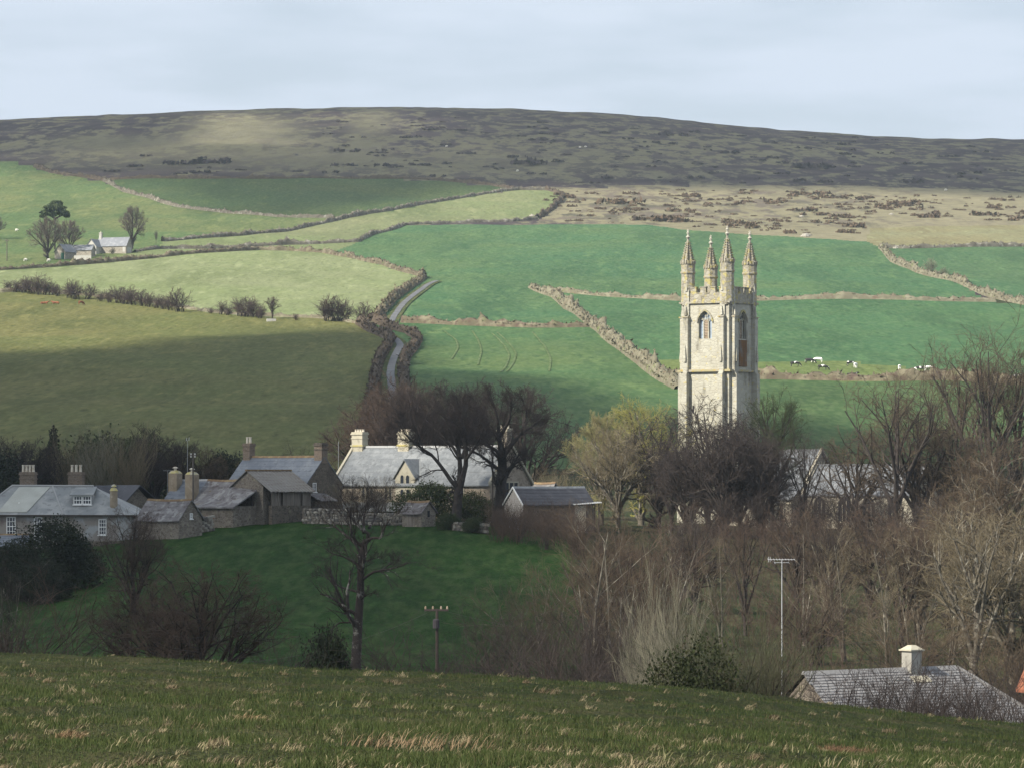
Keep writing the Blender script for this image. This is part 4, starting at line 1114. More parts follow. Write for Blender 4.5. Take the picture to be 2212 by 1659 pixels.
# ---------------------------------------------------------------- hipped house
HH = house_root('hipped_house', -46, 432, -R(8), 'broad house with a hipped pale roof, white sash windows and two pot-topped chimneys', 'house', z=-8.2)
hx = 17.6
m = MB(); m.box(0, hx, 0, 8.4, -1.5, 4.1); m.build('wall', render_grey, HH)
m = MB(); m.box(9.9, hx + .012, -.03, -.002, .1, 4.05); m.build('render_patch', render_grey, HH)
def poly(name, pts, mat, root, th=.14):
    m = MB(); n = len(pts)
    m.add(list(pts) + [(p[0], p[1], p[2] - th) for p in pts], [tuple(range(n)), tuple(range(n, 2 * n))[::-1]] + [(i, n + i, n + (i + 1) % n, (i + 1) % n) for i in range(n)])
    return m.build(name, mat, root)
E = 4.15; RZ = 7.35
fr = poly('roof', [(-.4, -.4, E), (9.9, -.4, E), (7.4, 4.2, RZ), (2.7, 4.2, RZ)], slate_lich, HH)
poly('roof_patch', [(2.3, -.10, E + .33), (5.6, -.1, E + .33), (7.2, 3.9, RZ - .1), (3.6, 3.9, RZ - .1)], cream_patch, fr, th=.09)
poly('roof_slope', [(9.9, -.4, E), (hx + .4, -.4, E), (12.2, 4.2, RZ - .05), (7.4, 4.2, RZ)], slate_lich, HH)
poly('roof_slope', [(hx + .4, -.4, E), (hx + .4, 8.8, E), (12.2, 4.2, RZ - .05)], slate_lich, HH)
poly('roof_slope', [(hx + .4, 8.8, E), (-.4, 8.8, E), (2.7, 4.2, RZ), (12.2, 4.2, RZ - .05)], slate_lich, HH)
poly('roof_slope', [(-.4, 8.8, E), (-.4, -.4, E), (2.7, 4.2, RZ)], slate_lich, HH)
m = MB(); m.tube([(2.7, 4.2, RZ + .04), (12.2, 4.2, RZ)], .13, 6); m.tube([(9.9, -.4, E + .03), (7.4, 4.2, RZ + .03)], .10, 6); m.tube([(-.4, -.4, E + .03), (2.7, 4.2, RZ + .03)], .10, 6); m.build('ridge', ridge_p, HH)
m = MB(); m.box(-.45, hx + .45, -.52, -.40, E - .16, E - .02); m.build('gutter', wood_d, HH)
chimney(HH, 4.3, 5.3, 1.7, 1.2, 6.3, 8.95, chim_br, 4, pot_h=.8)
chimney(HH, 9.9, 5.3, 1.6, 1.2, 6.3, 8.95, chim_br, 3, pot_h=.8)
c = MB(); c.frustum(15.3, 1.1, 3.9, 6.8, .44, .42, 12); cc = c.build('round_chimney', render_tan, HH)
c = MB(); c.frustum(15.3, 1.1, 6.8, 7.15, .5, .28, 12); c.frustum(15.3, 1.1, 7.15, 7.3, .15, .15, 8); c.frustum(15.3, 1.1, 7.3, 7.55, .34, .1, 8); c.build('chimney_cowl', chim_lich, cc)
# dormer
m = MB(); m.box(10.65, 12.75, 1.0, 3.6, 5.0, 6.35); dr = m.build('dormer', render_grey, HH)
poly('dormer_roof', [(10.3, .7, 6.38), (13.05, .7, 6.42), (12.6, 4.2, 7.28), (10.2, 4.2, 7.28)], slate_lich, dr)
sash(dr, 11.2, .995, 5.3, 1.0, .95, 3, 2); sash(dr, 12.25, .995, 5.3, 1.0, .95, 3, 2)
sash(HH, 3.75, -.005, 1.75, 1.05, 2.15, 3, 4); sash(HH, 6.9, -.005, 1.75, .9, 2.1, 3, 4); sash(HH, 14.3, -.035, 1.9, .9, 1.75, 3, 4)
m = MB(); m.frustum(4.3, 1.4, 5.2, 5.5, .25, .12, 6); m.build('roof_vent', white_p, HH)
AN = house_root('low_annex', 35, 424, -R(8), 'low slate annex in front of the hipped house half behind the dark bush', 'annex', z=-8.8)
walls_gable(AN, -5, 1.2, -1, 2.6, -1.2, 1.4, 2.5, rub_dark); roof_gable(AN, -5, 1.2, -1, 2.6, 1.4, 2.5, slate_blue)
WL = house_root('garden_wall', 190, 426, -R(8), 'low dark garden wall below the hipped house', 'wall', z=-8.6)
m = MB(); m.box(0, 5.5, 0, .5, -1, 1.5); m.box(-.05, 5.55, -.05, .55, 1.5, 1.65); m.build('wall_stones', rub_dark, WL)

# ---------------------------------------------------------------- stone hut by the tall trees
ST = house_root('stone_hut', 869, 430, -R(36), 'tiny stone hut with a lichen slate roof below the tall trees', 'hut', z=-5.6)
walls_gable(ST, 0, 2.7, 0, 2.6, -1, 1.85, 2.95, rub_mid); roof_gable(ST, 0, 2.7, 0, 2.6, 1.85, 2.95, slate_moss, over=.2, rag=1)
m = MB(); m.box(.6, 1.5, -.03, .0, -.5, 1.5); m.build('door', boards, ST)
m = MB(); m.box(2.70, 2.73, 1.1, 1.5, 1.3, 2.0); m.build('window', void_m, ST)

# ---------------------------------------------------------------- garage with dark roof
GA = house_root('garage', 1091, 433, R(24), 'dark slate roofed garage with a white boarded gable and blue door', 'garage', z=-5.3)
gl, gw = 8.6, 5.0
walls_gable(GA, 0, gl, -gw, 0, -1, 2.45, 4.2, rub_dark); roof_gable(GA, 0, gl, -gw, 0, 2.45, 4.2, slate_dark, over=.15, ridge=slate_light)
for k in range(14):
    z = .9 + k * .235; t = min(1.0, max(0.0, (4.15 - z - .2) / (4.2 - 2.45))); hw = gw / 2 * t
    if hw > .15:
        m = MB(); m.box(-.06, -.012 - .012 * (k % 2), -gw / 2 - hw, -gw / 2 + hw, z, z + .225); m.build('plank', pale_boards, GA)
m = MB(); m.box(-.05, -.01, -gw + .35, -.9, -.8, .88); m.build('garage_door', blue_door, GA)
m = MB()
for sg in (-1, 1): m.prism([(-gw / 2, 4.2), (-gw / 2 + sg * (gw / 2 + .3), 2.25), (-gw / 2 + sg * (gw / 2 + .3), 2.42), (-gw / 2, 4.4)], 'x', -.22, -.12)
m.build('barge_board', white_p, GA)
PO = house_root('porch_shed', 1240, 431, R(10), 'little cream shed with a flat white roof beside the garage', 'shed', z=-5.6)
m = MB(); m.box(0, 1.35, 0, 2.2, -1, 2.55); m.build('wall', cream_w, PO)
m = MB(); m.prism([(-.2, 2.62), (3.1, 2.86), (3.1, 2.98), (-.2, 2.76)], 'y', -.35, 2.4); m.build('flat_roof', white_p, PO)
m = MB(); m.box(2.75, 2.87, -.2, -.08, -1, 2.8); m.box(2.75, 2.87, 2.1, 2.22, -1, 2.8); m.build('post', wood_d, PO)
m = MB(); m.box(1.36, 2.7, 1.9, 2.0, -1, 2.2); m.build('back_boards', boards, PO)

# ---------------------------------------------------------------- dry stone garden walls built stone by stone
def dry_wall(u0, u1, d0, d1, hgt, lab, seed, z=None, stone=.42):
    a, b = spot(u0, d0), spot(u1, d1)
    rg = random.Random(seed); dv = (b - a); Ln = math.hypot(dv.x, dv.y); ang = math.atan2(dv.y, dv.x)
    root = tag(empty('dry_stone_wall', a, ang), lab, 'wall')
    protos = []
    for k in range(6):
        m = MB(); s = rg.uniform(.8, 1.25)
        vs = []
        for zz, q in ((-.5, .86), (-.15, 1.0), (.3, .97), (.5, .80)):
            for i in range(7):
                an = 2 * math.pi * i / 7 + rg.uniform(-.15, .15); r = q * rg.uniform(.88, 1.08) * .5
                vs.append((math.cos(an) * r * s, math.sin(an) * r, zz * rg.uniform(.9, 1.05)))
        fs = [(l * 7 + i, l * 7 + (i + 1) % 7, (l + 1) * 7 + (i + 1) % 7, (l + 1) * 7 + i) for l in range(3) for i in range(7)] + [tuple(range(7))[::-1], tuple(range(21, 28))]
        me = bpy.data.meshes.new('stone'); me.from_pydata(vs, [], fs); me.materials.append(stone_mats[k % 3]); protos.append(me)
    core = MB(); 
    n = max(2, int(Ln / 1.5))
    for i in range(n):
        p0, p1 = a.lerp(b, i / n), a.lerp(b, (i + 1) / n)
        z0 = min(gz(p0.x, p0.y), gz(p1.x, p1.y)) - a.z
        core.box(Ln * i / n, Ln * (i + 1) / n, .08, .42, z0 - .6, z0 + hgt * .86)
    core.build('core', rub_dark, root)
    cnt = 0; x = 0.0
    rows = max(2, int(hgt / (stone * .62)))
    for r_ in range(rows):
        x = rg.uniform(0, .3)
        while x < Ln and cnt < 290:
            w = stone * rg.uniform(.75, 1.5)
            p = a.lerp(b, min(1, x / Ln))
            o = bpy.data.objects.new('stone', rg.choice(protos)); COL.objects.link(o); o.parent = root
            o.location = (x + w / 2, rg.uniform(.02, .10), gz(p.x, p.y) - a.z + (r_ + .35) * hgt / rows)
            o.scale = (w * 1.05, .5, hgt / rows * rg.uniform(.9, 1.15)); o.rotation_euler = (rg.uniform(-.1, .1), rg.uniform(-.12, .12), rg.uniform(-.1, .1))
            x += w; cnt += 1
    return root
stone_mats = [mat_mottled('wall_stone', (.17, .15, .125), [((.28, .26, .22), 2, .48, .7)]), mat_mottled('grey_wall_stone', (.12, .11, .10), [((.20, .19, .17), 2, .5, .7)]), mat_mottled('pale_wall_stone', (.30, .28, .24), [((.16, .14, .12), 2, .5, .7)])]
dry_wall(652, 745, 437, 434, 1.75, 'rough dry stone wall beside the boarded barn', 3, stone=.46)
dry_wall(745, 868, 434, 433, 1.35, 'dry stone wall behind the crown of the lone paddock tree', 4, stone=.5)
dry_wall(975, 1052, 424, 422, 1.0, 'low broken dry stone wall under the tall trees', 5, stone=.5)
dry_wall(434, 458, 430, 432, 1.7, 'short stone wall between the small shed and the barn', 6, stone=.45)
# ================================================================== TREES
def unit(a): return a / np.maximum(np.linalg.norm(a, axis=-1, keepdims=True), 1e-9)
def tubes(Ps, Rs, sides):
    """Ps (n,k,3), Rs (n,k) -> verts, quads"""
    n, k, _ = Ps.shape
    T = np.gradient(Ps, axis=1); T = unit(T)
    ref = np.where(np.abs(T[..., 2:3]) > .9, np.array([1., 0, 0]), np.array([0, 0, 1.]))
    A = unit(np.cross(T, ref)); B = np.cross(T, A)
    an = np.arange(sides) * 2 * np.pi / sides
    V = Ps[:, :, None, :] + Rs[:, :, None, None] * (A[:, :, None, :] * np.cos(an)[None, None, :, None] + B[:, :, None, :] * np.sin(an)[None, None, :, None])
    base = (np.arange(n) * k * sides)[:, None, None]
    i = np.arange(k - 1)[None, :, None] * sides; s = np.arange(sides)[None, None, :]; s2 = (s + 1) % sides
    Q = np.stack(np.broadcast_arrays(base + i + s, base + i + s2, base + i + sides + s2, base + i + sides + s), -1)
    return V.reshape(-1, 3), Q.reshape(-1, 4)
def resample(pts, k):
    pts = np.asarray(pts, float); d = np.r_[0, np.cumsum(np.linalg.norm(np.diff(pts, axis=0), axis=1))]
    t = np.linspace(0, d[-1], k)
    return np.stack([np.interp(t, d, pts[:, q]) for q in range(3)], -1)
def grow(P, Rd, n, t0, t1, lf, ang, k, wob, up, rf, rmin, g, env=None, out=0.0, taper=.35, lenpow=.3, droop=0.0):
    """children of the branches P (N,K,3), Rd (N,K)"""
    N_, K, _ = P.shape
    Ls = np.linalg.norm(np.diff(P, axis=1), axis=2).sum(1)
    M = N_ * n
    pid = np.repeat(np.arange(N_), n)
    t = t0 + (t1 - t0) * ((np.tile(np.arange(n), N_) + g.random(M)) / n)
    f = t * (K - 1); i = np.minimum(f.astype(int), K - 2); a = (f - i)[:, None]
    p0 = P[pid, i] * (1 - a) + P[pid, i + 1] * a
    r0 = Rd[pid, i] * (1 - a[:, 0]) + Rd[pid, i + 1] * a[:, 0]
    T = unit(P[pid, i + 1] - P[pid, i])
    rp = g.normal(size=(M, 3)); perp = unit(rp - (rp * T).sum(1, keepdims=True) * T)
    th = np.radians(g.uniform(ang[0], ang[1], M))[:, None]
    D = np.cos(th) * T + np.sin(th) * perp
    if out:
        c = P[:, 0].mean(0); rad = p0 - c; rad[:, 2] *= .3; D = D + out * unit(rad)
    D[:, 2] += up; D = unit(D)
    Ln = Ls[pid] * g.uniform(lf[0], lf[1], M) * (1 - .65 * (t - t0) / max(1e-6, 1 - t0)) ** lenpow
    r = np.minimum(np.maximum(r0 * rf, rmin), np.maximum(r0, rmin))
    pts = [p0]; step = (Ln / (k - 1))[:, None]
    cur = p0
    for s in range(k - 1):
        D = D + g.normal(size=(M, 3)) * wob; D[:, 2] += up * .35 - droop * s; D = unit(D)
        cur = cur + D * step
        pts.append(cur)
    C = np.stack(pts, 1)
    if env is not None:
        c, rr = np.array(env[0]), np.array(env[1])
        q = np.linalg.norm((C[:, -1] - c) / rr, axis=1)
        s = np.clip(1.0 / np.maximum(q, 1e-6), .25, 1)[:, None, None] * np.where(q > 1, g.uniform(.86, 1.0, M), 1)[:, None, None]
        C = p0[:, None] + (C - p0[:, None]) * np.where(q[:, None, None] > 1, s, 1)
    fr = np.linspace(1, taper, k)[None, :]
    return C, np.maximum(r[:, None] * fr, rmin * .7)

def tree_mesh(name, parts, mats):
    """parts: list of (branches P, R, sides)"""
    Vs, Qs, o = [], [], 0
    for P, Rd, s in parts:
        v, q = tubes(P, Rd, s); Vs.append(v); Qs.append(q + o); o += len(v)
    return np_mesh(name, np.concatenate(Vs), np.concatenate(Qs), mats, 4, True)

bark_dark = mat_mottled('dark_bark', (.040, .033, .030), [((.070, .062, .05), 1.8, .5, .72), ((.028, .022, .022), 3, .5, .7)], bump=.03, bump_scale=6)
bark_grey = mat_mottled('grey_bark', (.11, .098, .078), [((.27, .25, .205), 1.2, .52, .68), ((.045, .038, .034), 2.5, .5, .7)], bump=.03, bump_scale=6)
bark_lone = mat_mottled('patchy_bark', (.052, .042, .038), [((.24, .225, .195), 1.6, .54, .66), ((.04, .03, .03), 3, .5, .7)], bump=.03, bump_scale=6)
tw_dark = mat_mottled('dark_twigs', (.040, .032, .030), [((.066, .050, .042), .6, .45, .7)])
tw_red = mat_mottled('reddish_twigs', (0.068, 0.048, 0.037), [((0.102, 0.070, 0.051), .5, .45, .7), ((0.060, 0.043, 0.038), .9, .5, .7)])
tw_brown = mat_mottled('brown_twigs', (0.085, 0.063, 0.042), [((0.136, 0.105, 0.071), .5, .45, .7), ((0.061, 0.042, 0.034), .9, .5, .7)])
tw_tan = mat_mottled('tan_twigs', (0.145, 0.119, 0.076), [((0.224, 0.191, 0.132), .5, .45, .7)])
tw_olive = mat_mottled('olive_twigs', (0.230, 0.212, 0.098), [((0.323, 0.289, 0.136), .4, .42, .66), ((0.128, 0.102, 0.060), .8, .5, .7)])
tw_yellow = mat_mottled('yellow_twigs', (0.259, 0.245, 0.072), [((0.245, 0.223, 0.094), .4, .42, .66)])
tw_grey = mat_mottled('grey_twigs', (0.170, 0.160, 0.115), [((0.255, 0.238, 0.178), .5, .42, .66), ((0.111, 0.098, 0.076), .8, .5, .7)])
tw_olive_d = mat_mottled('grey_green_twigs', (.085, .085, .048), [((.13, .125, .075), .5, .42, .66)])
ever = mat_mottled('evergreen_leaf', (.020, .026, .016), [((.034, .042, .020), .5, .45, .7), ((.03, .018, .018), .8, .55, .75)])
ever2 = mat_mottled('ivy_leaf', (.040, .055, .024), [((.062, .075, .032), .5, .45, .7), ((.07, .055, .03), .8, .55, .75)])
gorse = mat_mottled('gorse_leaf', (.040, .050, .020), [((.07, .075, .03), 1, .45, .7), ((.05, .03, .02), 1.4, .55, .75)])
pine_m = mat_mottled('pine_needles', (.045, .065, .030), [((.075, .095, .045), .6, .45, .7)])

PROTO = {}
def proto(key, name, base, levels, trunk_mat, twig_mat, seed, env=None, trunk_sides=7, lab=''):
    """base: list of (points, r0, r1) making the trunk and chief limbs; levels: dicts for grow(); first `heavy` levels belong to the trunk mesh"""
    g = np.random.default_rng(seed)
    K = 9
    P = np.stack([resample(b[0], K) for b in base]); Rd = np.stack([np.linspace(b[1], b[2], K) for b in base])
    if len(base[0][0]) > 1:
        Rd[:, 0] *= 1.25
    trunk = [(P, Rd, trunk_sides)]; crown = []
    cp, cr = P, Rd
    pool = []
    for i, lv in enumerate(levels):
        lv = dict(lv); heavy = lv.pop('heavy', False); sides = lv.pop('sides', 3); also = lv.pop('also', False)
        cp2, cr2 = grow(cp, cr, g=g, env=env, **lv)
        if also:   # the next level also springs from the older wood
            e2, f2 = grow(cp, cr, g=g, env=env, **{**lv, 'lf': (lv['lf'][0] * .5, lv['lf'][1] * .5), 'n': max(1, lv['n'] // 2)})
            cp2 = np.concatenate([cp2, e2]); cr2 = np.concatenate([cr2, f2])
        (trunk if heavy else crown).append((cp2, cr2, sides))
        cp, cr = cp2, cr2
    tm = tree_mesh('trunk', trunk, trunk_mat); cm = tree_mesh('crown', crown, twig_mat)
    PROTO[key] = (name, tm, cm)
    return tm, cm
def plant(key, loc, scale, rz, lab, cat='tree', group=None, sxy=1.0, twig=None, bark=None, tilt=(0, 0), name=None):
    nm, tm, cm = PROTO[key]
    r = empty(name or nm, loc, rz); r.scale = (scale * sxy, scale * sxy, scale); r.rotation_euler = (R(tilt[0]), R(tilt[1]), rz)
    tag(r, lab, cat, group)
    for n_, me, mt in (('trunk', tm, bark), ('crown', cm, twig)):
        if me is None: continue
        o = bpy.data.objects.new(n_, me); COL.objects.link(o); o.parent = r
        if mt is not None:
            o.material_slots[0].link = 'OBJECT'; o.material_slots[0].material = mt
    return r

# --- broad round crowned tree, height 1 unit = 1 m, 16 m tall
def limb_fan(g, hgt, fork, n, spread, reach, r):
    base = [([(0, 0, -1.0), (0, 0, fork * .5), (g.normal(0, .15), g.normal(0, .15), fork)], r, r * .8)]
    for i in range(n):
        a = 2 * math.pi * (i + g.uniform(-.3, .3)) / n
        z0 = fork * g.uniform(.82, 1.0)
        e = np.array([math.cos(a), math.sin(a)]) * spread * g.uniform(.6, 1.0)
        zt = fork + (hgt - fork) * reach * g.uniform(.75, 1.0)
        base.append(([(0, 0, z0), (e[0] * .35, e[1] * .35, z0 + (zt - z0) * .38), (e[0] * .75 + g.normal(0, .3), e[1] * .75 + g.normal(0, .3), z0 + (zt - z0) * .75), (e[0], e[1], zt)], r * .62, r * .14))
    for i in range(4):
        a = 2 * math.pi * (i + g.uniform(-.3, .3)) / 4 + .6; z0 = fork + (hgt - fork) * g.uniform(.25, .5)
        e = np.array([math.cos(a), math.sin(a)]) * spread * g.uniform(.4, .62)
        base.append(([(0, 0, z0), (e[0] * .5, e[1] * .5, z0 + (hgt * .95 - z0) * .45), (e[0], e[1], hgt * g.uniform(.84, .93))], r * .34, r * .11))
    base.append(([(0, 0, fork * .95), (g.normal(0, .4), g.normal(0, .4), fork + (hgt - fork) * .5), (g.normal(0, .6), g.normal(0, .6), hgt * .93)], r * .72, r * .12))
    return base
G = np.random.default_rng(101)
env16 = ((0, 0, 9.6), (7.2, 7.2, 6.6))
proto('round', 'bare_tree', limb_fan(G, 16, 4.0, 7, 5.4, .66, .48), [
    dict(n=7, t0=.25, t1=1.0, lf=(.42, .7), ang=(28, 55), k=6, wob=.2, up=.14, rf=.62, rmin=.045, heavy=True, sides=5),
    dict(n=5, t0=.25, t1=1, lf=(.40, .64), ang=(25, 55), k=4, wob=.22, up=.08, rf=.55, rmin=.022, sides=4, also=True),
    dict(n=4, t0=.2, t1=1, lf=(.4, .7), ang=(22, 55), k=3, wob=.24, up=.06, rf=.6, rmin=.013, sides=3, also=True),
    dict(n=3, t0=.2, t1=1, lf=(.5, .9), ang=(20, 50), k=2, wob=.2, up=.08, rf=.7, rmin=.009, sides=3)],
    bark_dark, tw_dark, 1, env16)
G = np.random.default_rng(102)
proto('round_b', 'bare_tree', limb_fan(G, 14, 2.8, 8, 5.8, .64, .42), [
    dict(n=7, t0=.22, t1=1.0, lf=(.45, .72), ang=(30, 60), k=6, wob=.26, up=.10, rf=.62, rmin=.045, heavy=True, sides=5),
    dict(n=5, t0=.25, t1=1, lf=(.40, .64), ang=(25, 60), k=4, wob=.26, up=.05, rf=.55, rmin=.022, sides=4, also=True),
    dict(n=4, t0=.2, t1=1, lf=(.4, .7), ang=(22, 60), k=3, wob=.28, up=.04, rf=.6, rmin=.013, sides=3, also=True),
    dict(n=2, t0=.2, t1=1, lf=(.5, .9), ang=(20, 55), k=2, wob=.2, up=.05, rf=.7, rmin=.009, sides=3)],
    bark_dark, tw_brown, 2, ((0, 0, 7.6), (7.4, 7.4, 6.5)))
G = np.random.default_rng(122)
proto('open_b', 'bare_tree', limb_fan(G, 14, 2.6, 7, 5.8, .66, .42), [
    dict(n=7, t0=.22, t1=1.0, lf=(.42, .7), ang=(30, 60), k=6, wob=.28, up=.08, rf=.6, rmin=.045, heavy=True, sides=5),
    dict(n=5, t0=.25, t1=1, lf=(.40, .68), ang=(25, 60), k=5, wob=.28, up=.04, rf=.55, rmin=.022, sides=4, also=True),
    dict(n=4, t0=.2, t1=1, lf=(.45, .8), ang=(22, 60), k=3, wob=.28, up=.03, rf=.6, rmin=.012, sides=3)],
    bark_dark, tw_dark, 22, ((0, 0, 7.6), (7.4, 7.4, 6.5)))
# --- tall upright tree with ascending limbs (ash, sycamore), 18 m
G = np.random.default_rng(103)
proto('tall', 'bare_tree', limb_fan(G, 18, 4.2, 6, 4.6, .76, .40), [
    dict(n=8, t0=.22, t1=1.0, lf=(.38, .6), ang=(22, 42), k=6, wob=.16, up=.2, rf=.6, rmin=.045, heavy=True, sides=5),
    dict(n=6, t0=.25, t1=1, lf=(.36, .6), ang=(22, 45), k=4, wob=.14, up=.18, rf=.5, rmin=.018, sides=4, also=True),
    dict(n=5, t0=.2, t1=1, lf=(.42, .7), ang=(20, 45), k=3, wob=.16, up=.12, rf=.6, rmin=.012, sides=3, also=True),
    dict(n=4, t0=.2, t1=1, lf=(.5, .9), ang=(18, 42), k=2, wob=.2, up=.1, rf=.7, rmin=.009, sides=3)],
    bark_dark, tw_brown, 3, ((0, 0, 10), (6.2, 6.2, 8.6)))
G = np.random.default_rng(113)
proto('tall_open', 'bare_tree', limb_fan(G, 18, 3.6, 5, 4.8, .80, .36), [
    dict(n=7, t0=.25, t1=1.0, lf=(.32, .55), ang=(26, 52), k=6, wob=.22, up=.16, rf=.46, rmin=.026, heavy=True, sides=5),
    dict(n=5, t0=.25, t1=1, lf=(.36, .62), ang=(24, 52), k=4, wob=.24, up=.12, rf=.5, rmin=.016, sides=4, also=True),
    dict(n=4, t0=.2, t1=1, lf=(.42, .75), ang=(18, 42), k=3, wob=.16, up=.14, rf=.6, rmin=.011, sides=3)],
    bark_dark, tw_brown, 13, None)
# --- many stemmed thin trees, stems fanning out from the base, 11 m
def stems(g, n, hgt, spread, r, lean=0.0):
    out = []
    for i in range(n):
        a = g.uniform(0, 2 * math.pi); s = spread * math.sqrt(g.uniform(.05, 1)); h = hgt * g.uniform(.62, 1.0)
        x, y = math.cos(a) * s + lean, math.sin(a) * s
        b = (g.normal(0, .35), g.normal(0, .35))
        out.append(([(b[0], b[1], -.6), (b[0] + x * .18 + g.normal(0, .12), b[1] + y * .18 + g.normal(0, .12), h * .3), (x * .55 + g.normal(0, .2), y * .55 + g.normal(0, .2), h * .65), (x, y, h)], r * g.uniform(.6, 1.1), r * .16))
    return out
G = np.random.default_rng(104)
proto('coppice', 'coppice_tree', stems(G, 7, 11, 3.4, .115), [
    dict(n=8, t0=.3, t1=.98, lf=(.28, .50), ang=(26, 58), k=5, wob=.20, up=.14, rf=.5, rmin=.016, heavy=True, sides=4),
    dict(n=7, t0=.2, t1=1, lf=(.34, .6), ang=(24, 55), k=4, wob=.2, up=.06, rf=.55, rmin=.009, sides=3, also=True),
    dict(n=6, t0=.15, t1=1, lf=(.4, .75), ang=(18, 42), k=3, wob=.14, up=.06, rf=.65, rmin=.006, sides=3)],
    bark_grey, tw_brown, 4, None, 6)
G = np.random.default_rng(105)
proto('sapling', 'sapling_tree', stems(G, 3, 12, 1.8, .13), [
    dict(n=11, t0=.22, t1=.98, lf=(.22, .40), ang=(30, 58), k=5, wob=.10, up=.16, rf=.42, rmin=.014, heavy=True, sides=4),
    dict(n=7, t0=.2, t1=1, lf=(.34, .6), ang=(22, 48), k=4, wob=.12, up=.10, rf=.55, rmin=.008, sides=3, also=True),
    dict(n=6, t0=.15, t1=1, lf=(.4, .75), ang=(18, 42), k=3, wob=.14, up=.06, rf=.65, rmin=.0055, sides=3)],
    bark_grey, tw_brown, 5, None, 6)
# --- bushy shrub of upright rods, 5 m
G = np.random.default_rng(106)
proto('rods', 'shrub', stems(G, 34, 5.0, 2.6, .035), [
    dict(n=7, t0=.25, t1=1, lf=(.25, .45), ang=(14, 34), k=4, wob=.10, up=.16, rf=.55, rmin=.009, sides=3),
    dict(n=6, t0=.15, t1=1, lf=(.4, .7), ang=(14, 36), k=3, wob=.12, up=.12, rf=.65, rmin=.006, sides=3)],
    tw_grey, tw_grey, 6, None, 4)
G = np.random.default_rng(107)
proto('thicket', 'shrub', stems(G, 22, 4.6, 3.2, .04), [
    dict(n=7, t0=.2, t1=1, lf=(.35, .6), ang=(25, 60), k=4, wob=.24, up=.05, rf=.55, rmin=.011, sides=3),
    dict(n=6, t0=.15, t1=1, lf=(.4, .7), ang=(20, 60), k=3, wob=.24, up=.05, rf=.65, rmin=.007, sides=3)],
    bark_dark, tw_red, 7, None, 4)
# --- small far thorn bush / tree for the hillside (coarse twigs)
G = np.random.default_rng(108)
proto('thorn', 'thorn_bush', stems(G, 10, 4.6, 2.2, .10), [
    dict(n=7, t0=.2, t1=1, lf=(.35, .55), ang=(25, 55), k=3, wob=.2, up=.1, rf=.5, rmin=.035, sides=3),
    dict(n=6, t0=.15, t1=1, lf=(.4, .7), ang=(20, 55), k=2, wob=.2, up=.05, rf=.7, rmin=.028, sides=3)],
    bark_dark, tw_dark, 8, None, 5)
G = np.random.default_rng(109)
proto('far_round', 'bare_tree', limb_fan(G, 13, 2.8, 7, 5.2, .64, .42), [
    dict(n=6, t0=.28, t1=.98, lf=(.4, .6), ang=(28, 55), k=4, wob=.16, up=.14, rf=.5, rmin=.05, heavy=True, sides=4),
    dict(n=6, t0=.25, t1=1, lf=(.4, .62), ang=(25, 55), k=3, wob=.18, up=.10, rf=.5, rmin=.034, sides=3, also=True),
    dict(n=6, t0=.2, t1=1, lf=(.45, .75), ang=(22, 55), k=2, wob=.2, up=.06, rf=.6, rmin=.024, sides=3)],
    bark_dark, tw_dark, 9, ((0, 0, 7.4), (6.4, 6.4, 5.7)))
G = np.random.default_rng(110)
proto('small_round', 'thorn_tree', limb_fan(G, 6, 1.8, 5, 2.0, .75, .20), [
    dict(n=6, t0=.2, t1=.98, lf=(.4, .6), ang=(28, 60), k=4, wob=.2, up=.08, rf=.5, rmin=.035, heavy=True, sides=4),
    dict(n=7, t0=.2, t1=1, lf=(.45, .7), ang=(25, 60), k=3, wob=.2, up=.06, rf=.5, rmin=.026, sides=3, also=True)],
    bark_dark, tw_dark, 10, ((0, 0, 3.9), (2.5, 2.5, 2.2)))

# --- leafy evergreens: clumps of small leaf faces over a few lobes, on a stem
def leaf_cloud(lobes, n, size, g, flat=.6):
    """lobes: (x, y, z, rx, ry, rz)"""
    w = np.array([l[3] * l[4] * l[5] for l in lobes]) ** .7; w /= w.sum()
    li = g.choice(len(lobes), n, p=w); Lb = np.array(lobes)[li]
    d = unit(g.normal(size=(n, 3))); r = np.cbrt(g.uniform(.25, 1, n))[:, None]
    bump = 1 + .22 * np.sin(d[:, :1] * 7 + li[:, None]) * np.sin(d[:, 1:2] * 8 + 1) + .12 * g.normal(size=(n, 1))
    p = Lb[:, :3] + d * r * bump * Lb[:, 3:6]
    a = unit(g.normal(size=(n, 3)) + d * .4); b = unit(np.cross(a, g.normal(size=(n, 3))))
    s = size * g.uniform(.5, 1.4, n)[:, None]
    V = np.stack([p - b * s * .4, p + a * s * .55 + b * s * .1, p + b * s * .4, p - a * s * .5], 1)
    return V.reshape(-1, 3), np.arange(n * 4).reshape(-1, 4)
def proto_leafy(key, name, lobes, n, size, mat, bark, stem_pts, r, seed):
    g = np.random.default_rng(seed)
    V, Q = leaf_cloud(lobes, n, size, g)
    cm = np_mesh('crown', V, Q, mat, 4, False)
    tm = tree_mesh('trunk', [(np.stack([resample(s, 6) for s in stem_pts]), np.stack([np.linspace(r, r * .3, 6) for s in stem_pts]), 6)], bark)
    PROTO[key] = (name, tm, cm)
st0 = [[(0, 0, -.8), (0.1, 0, 2), (.2, .1, 4.2)], [(0, 0, .4), (-1.2, .3, 2.2), (-2, .5, 3.4)], [(0, 0, .4), (1.2, -.3, 2.0), (2.2, -.4, 3.0)]]
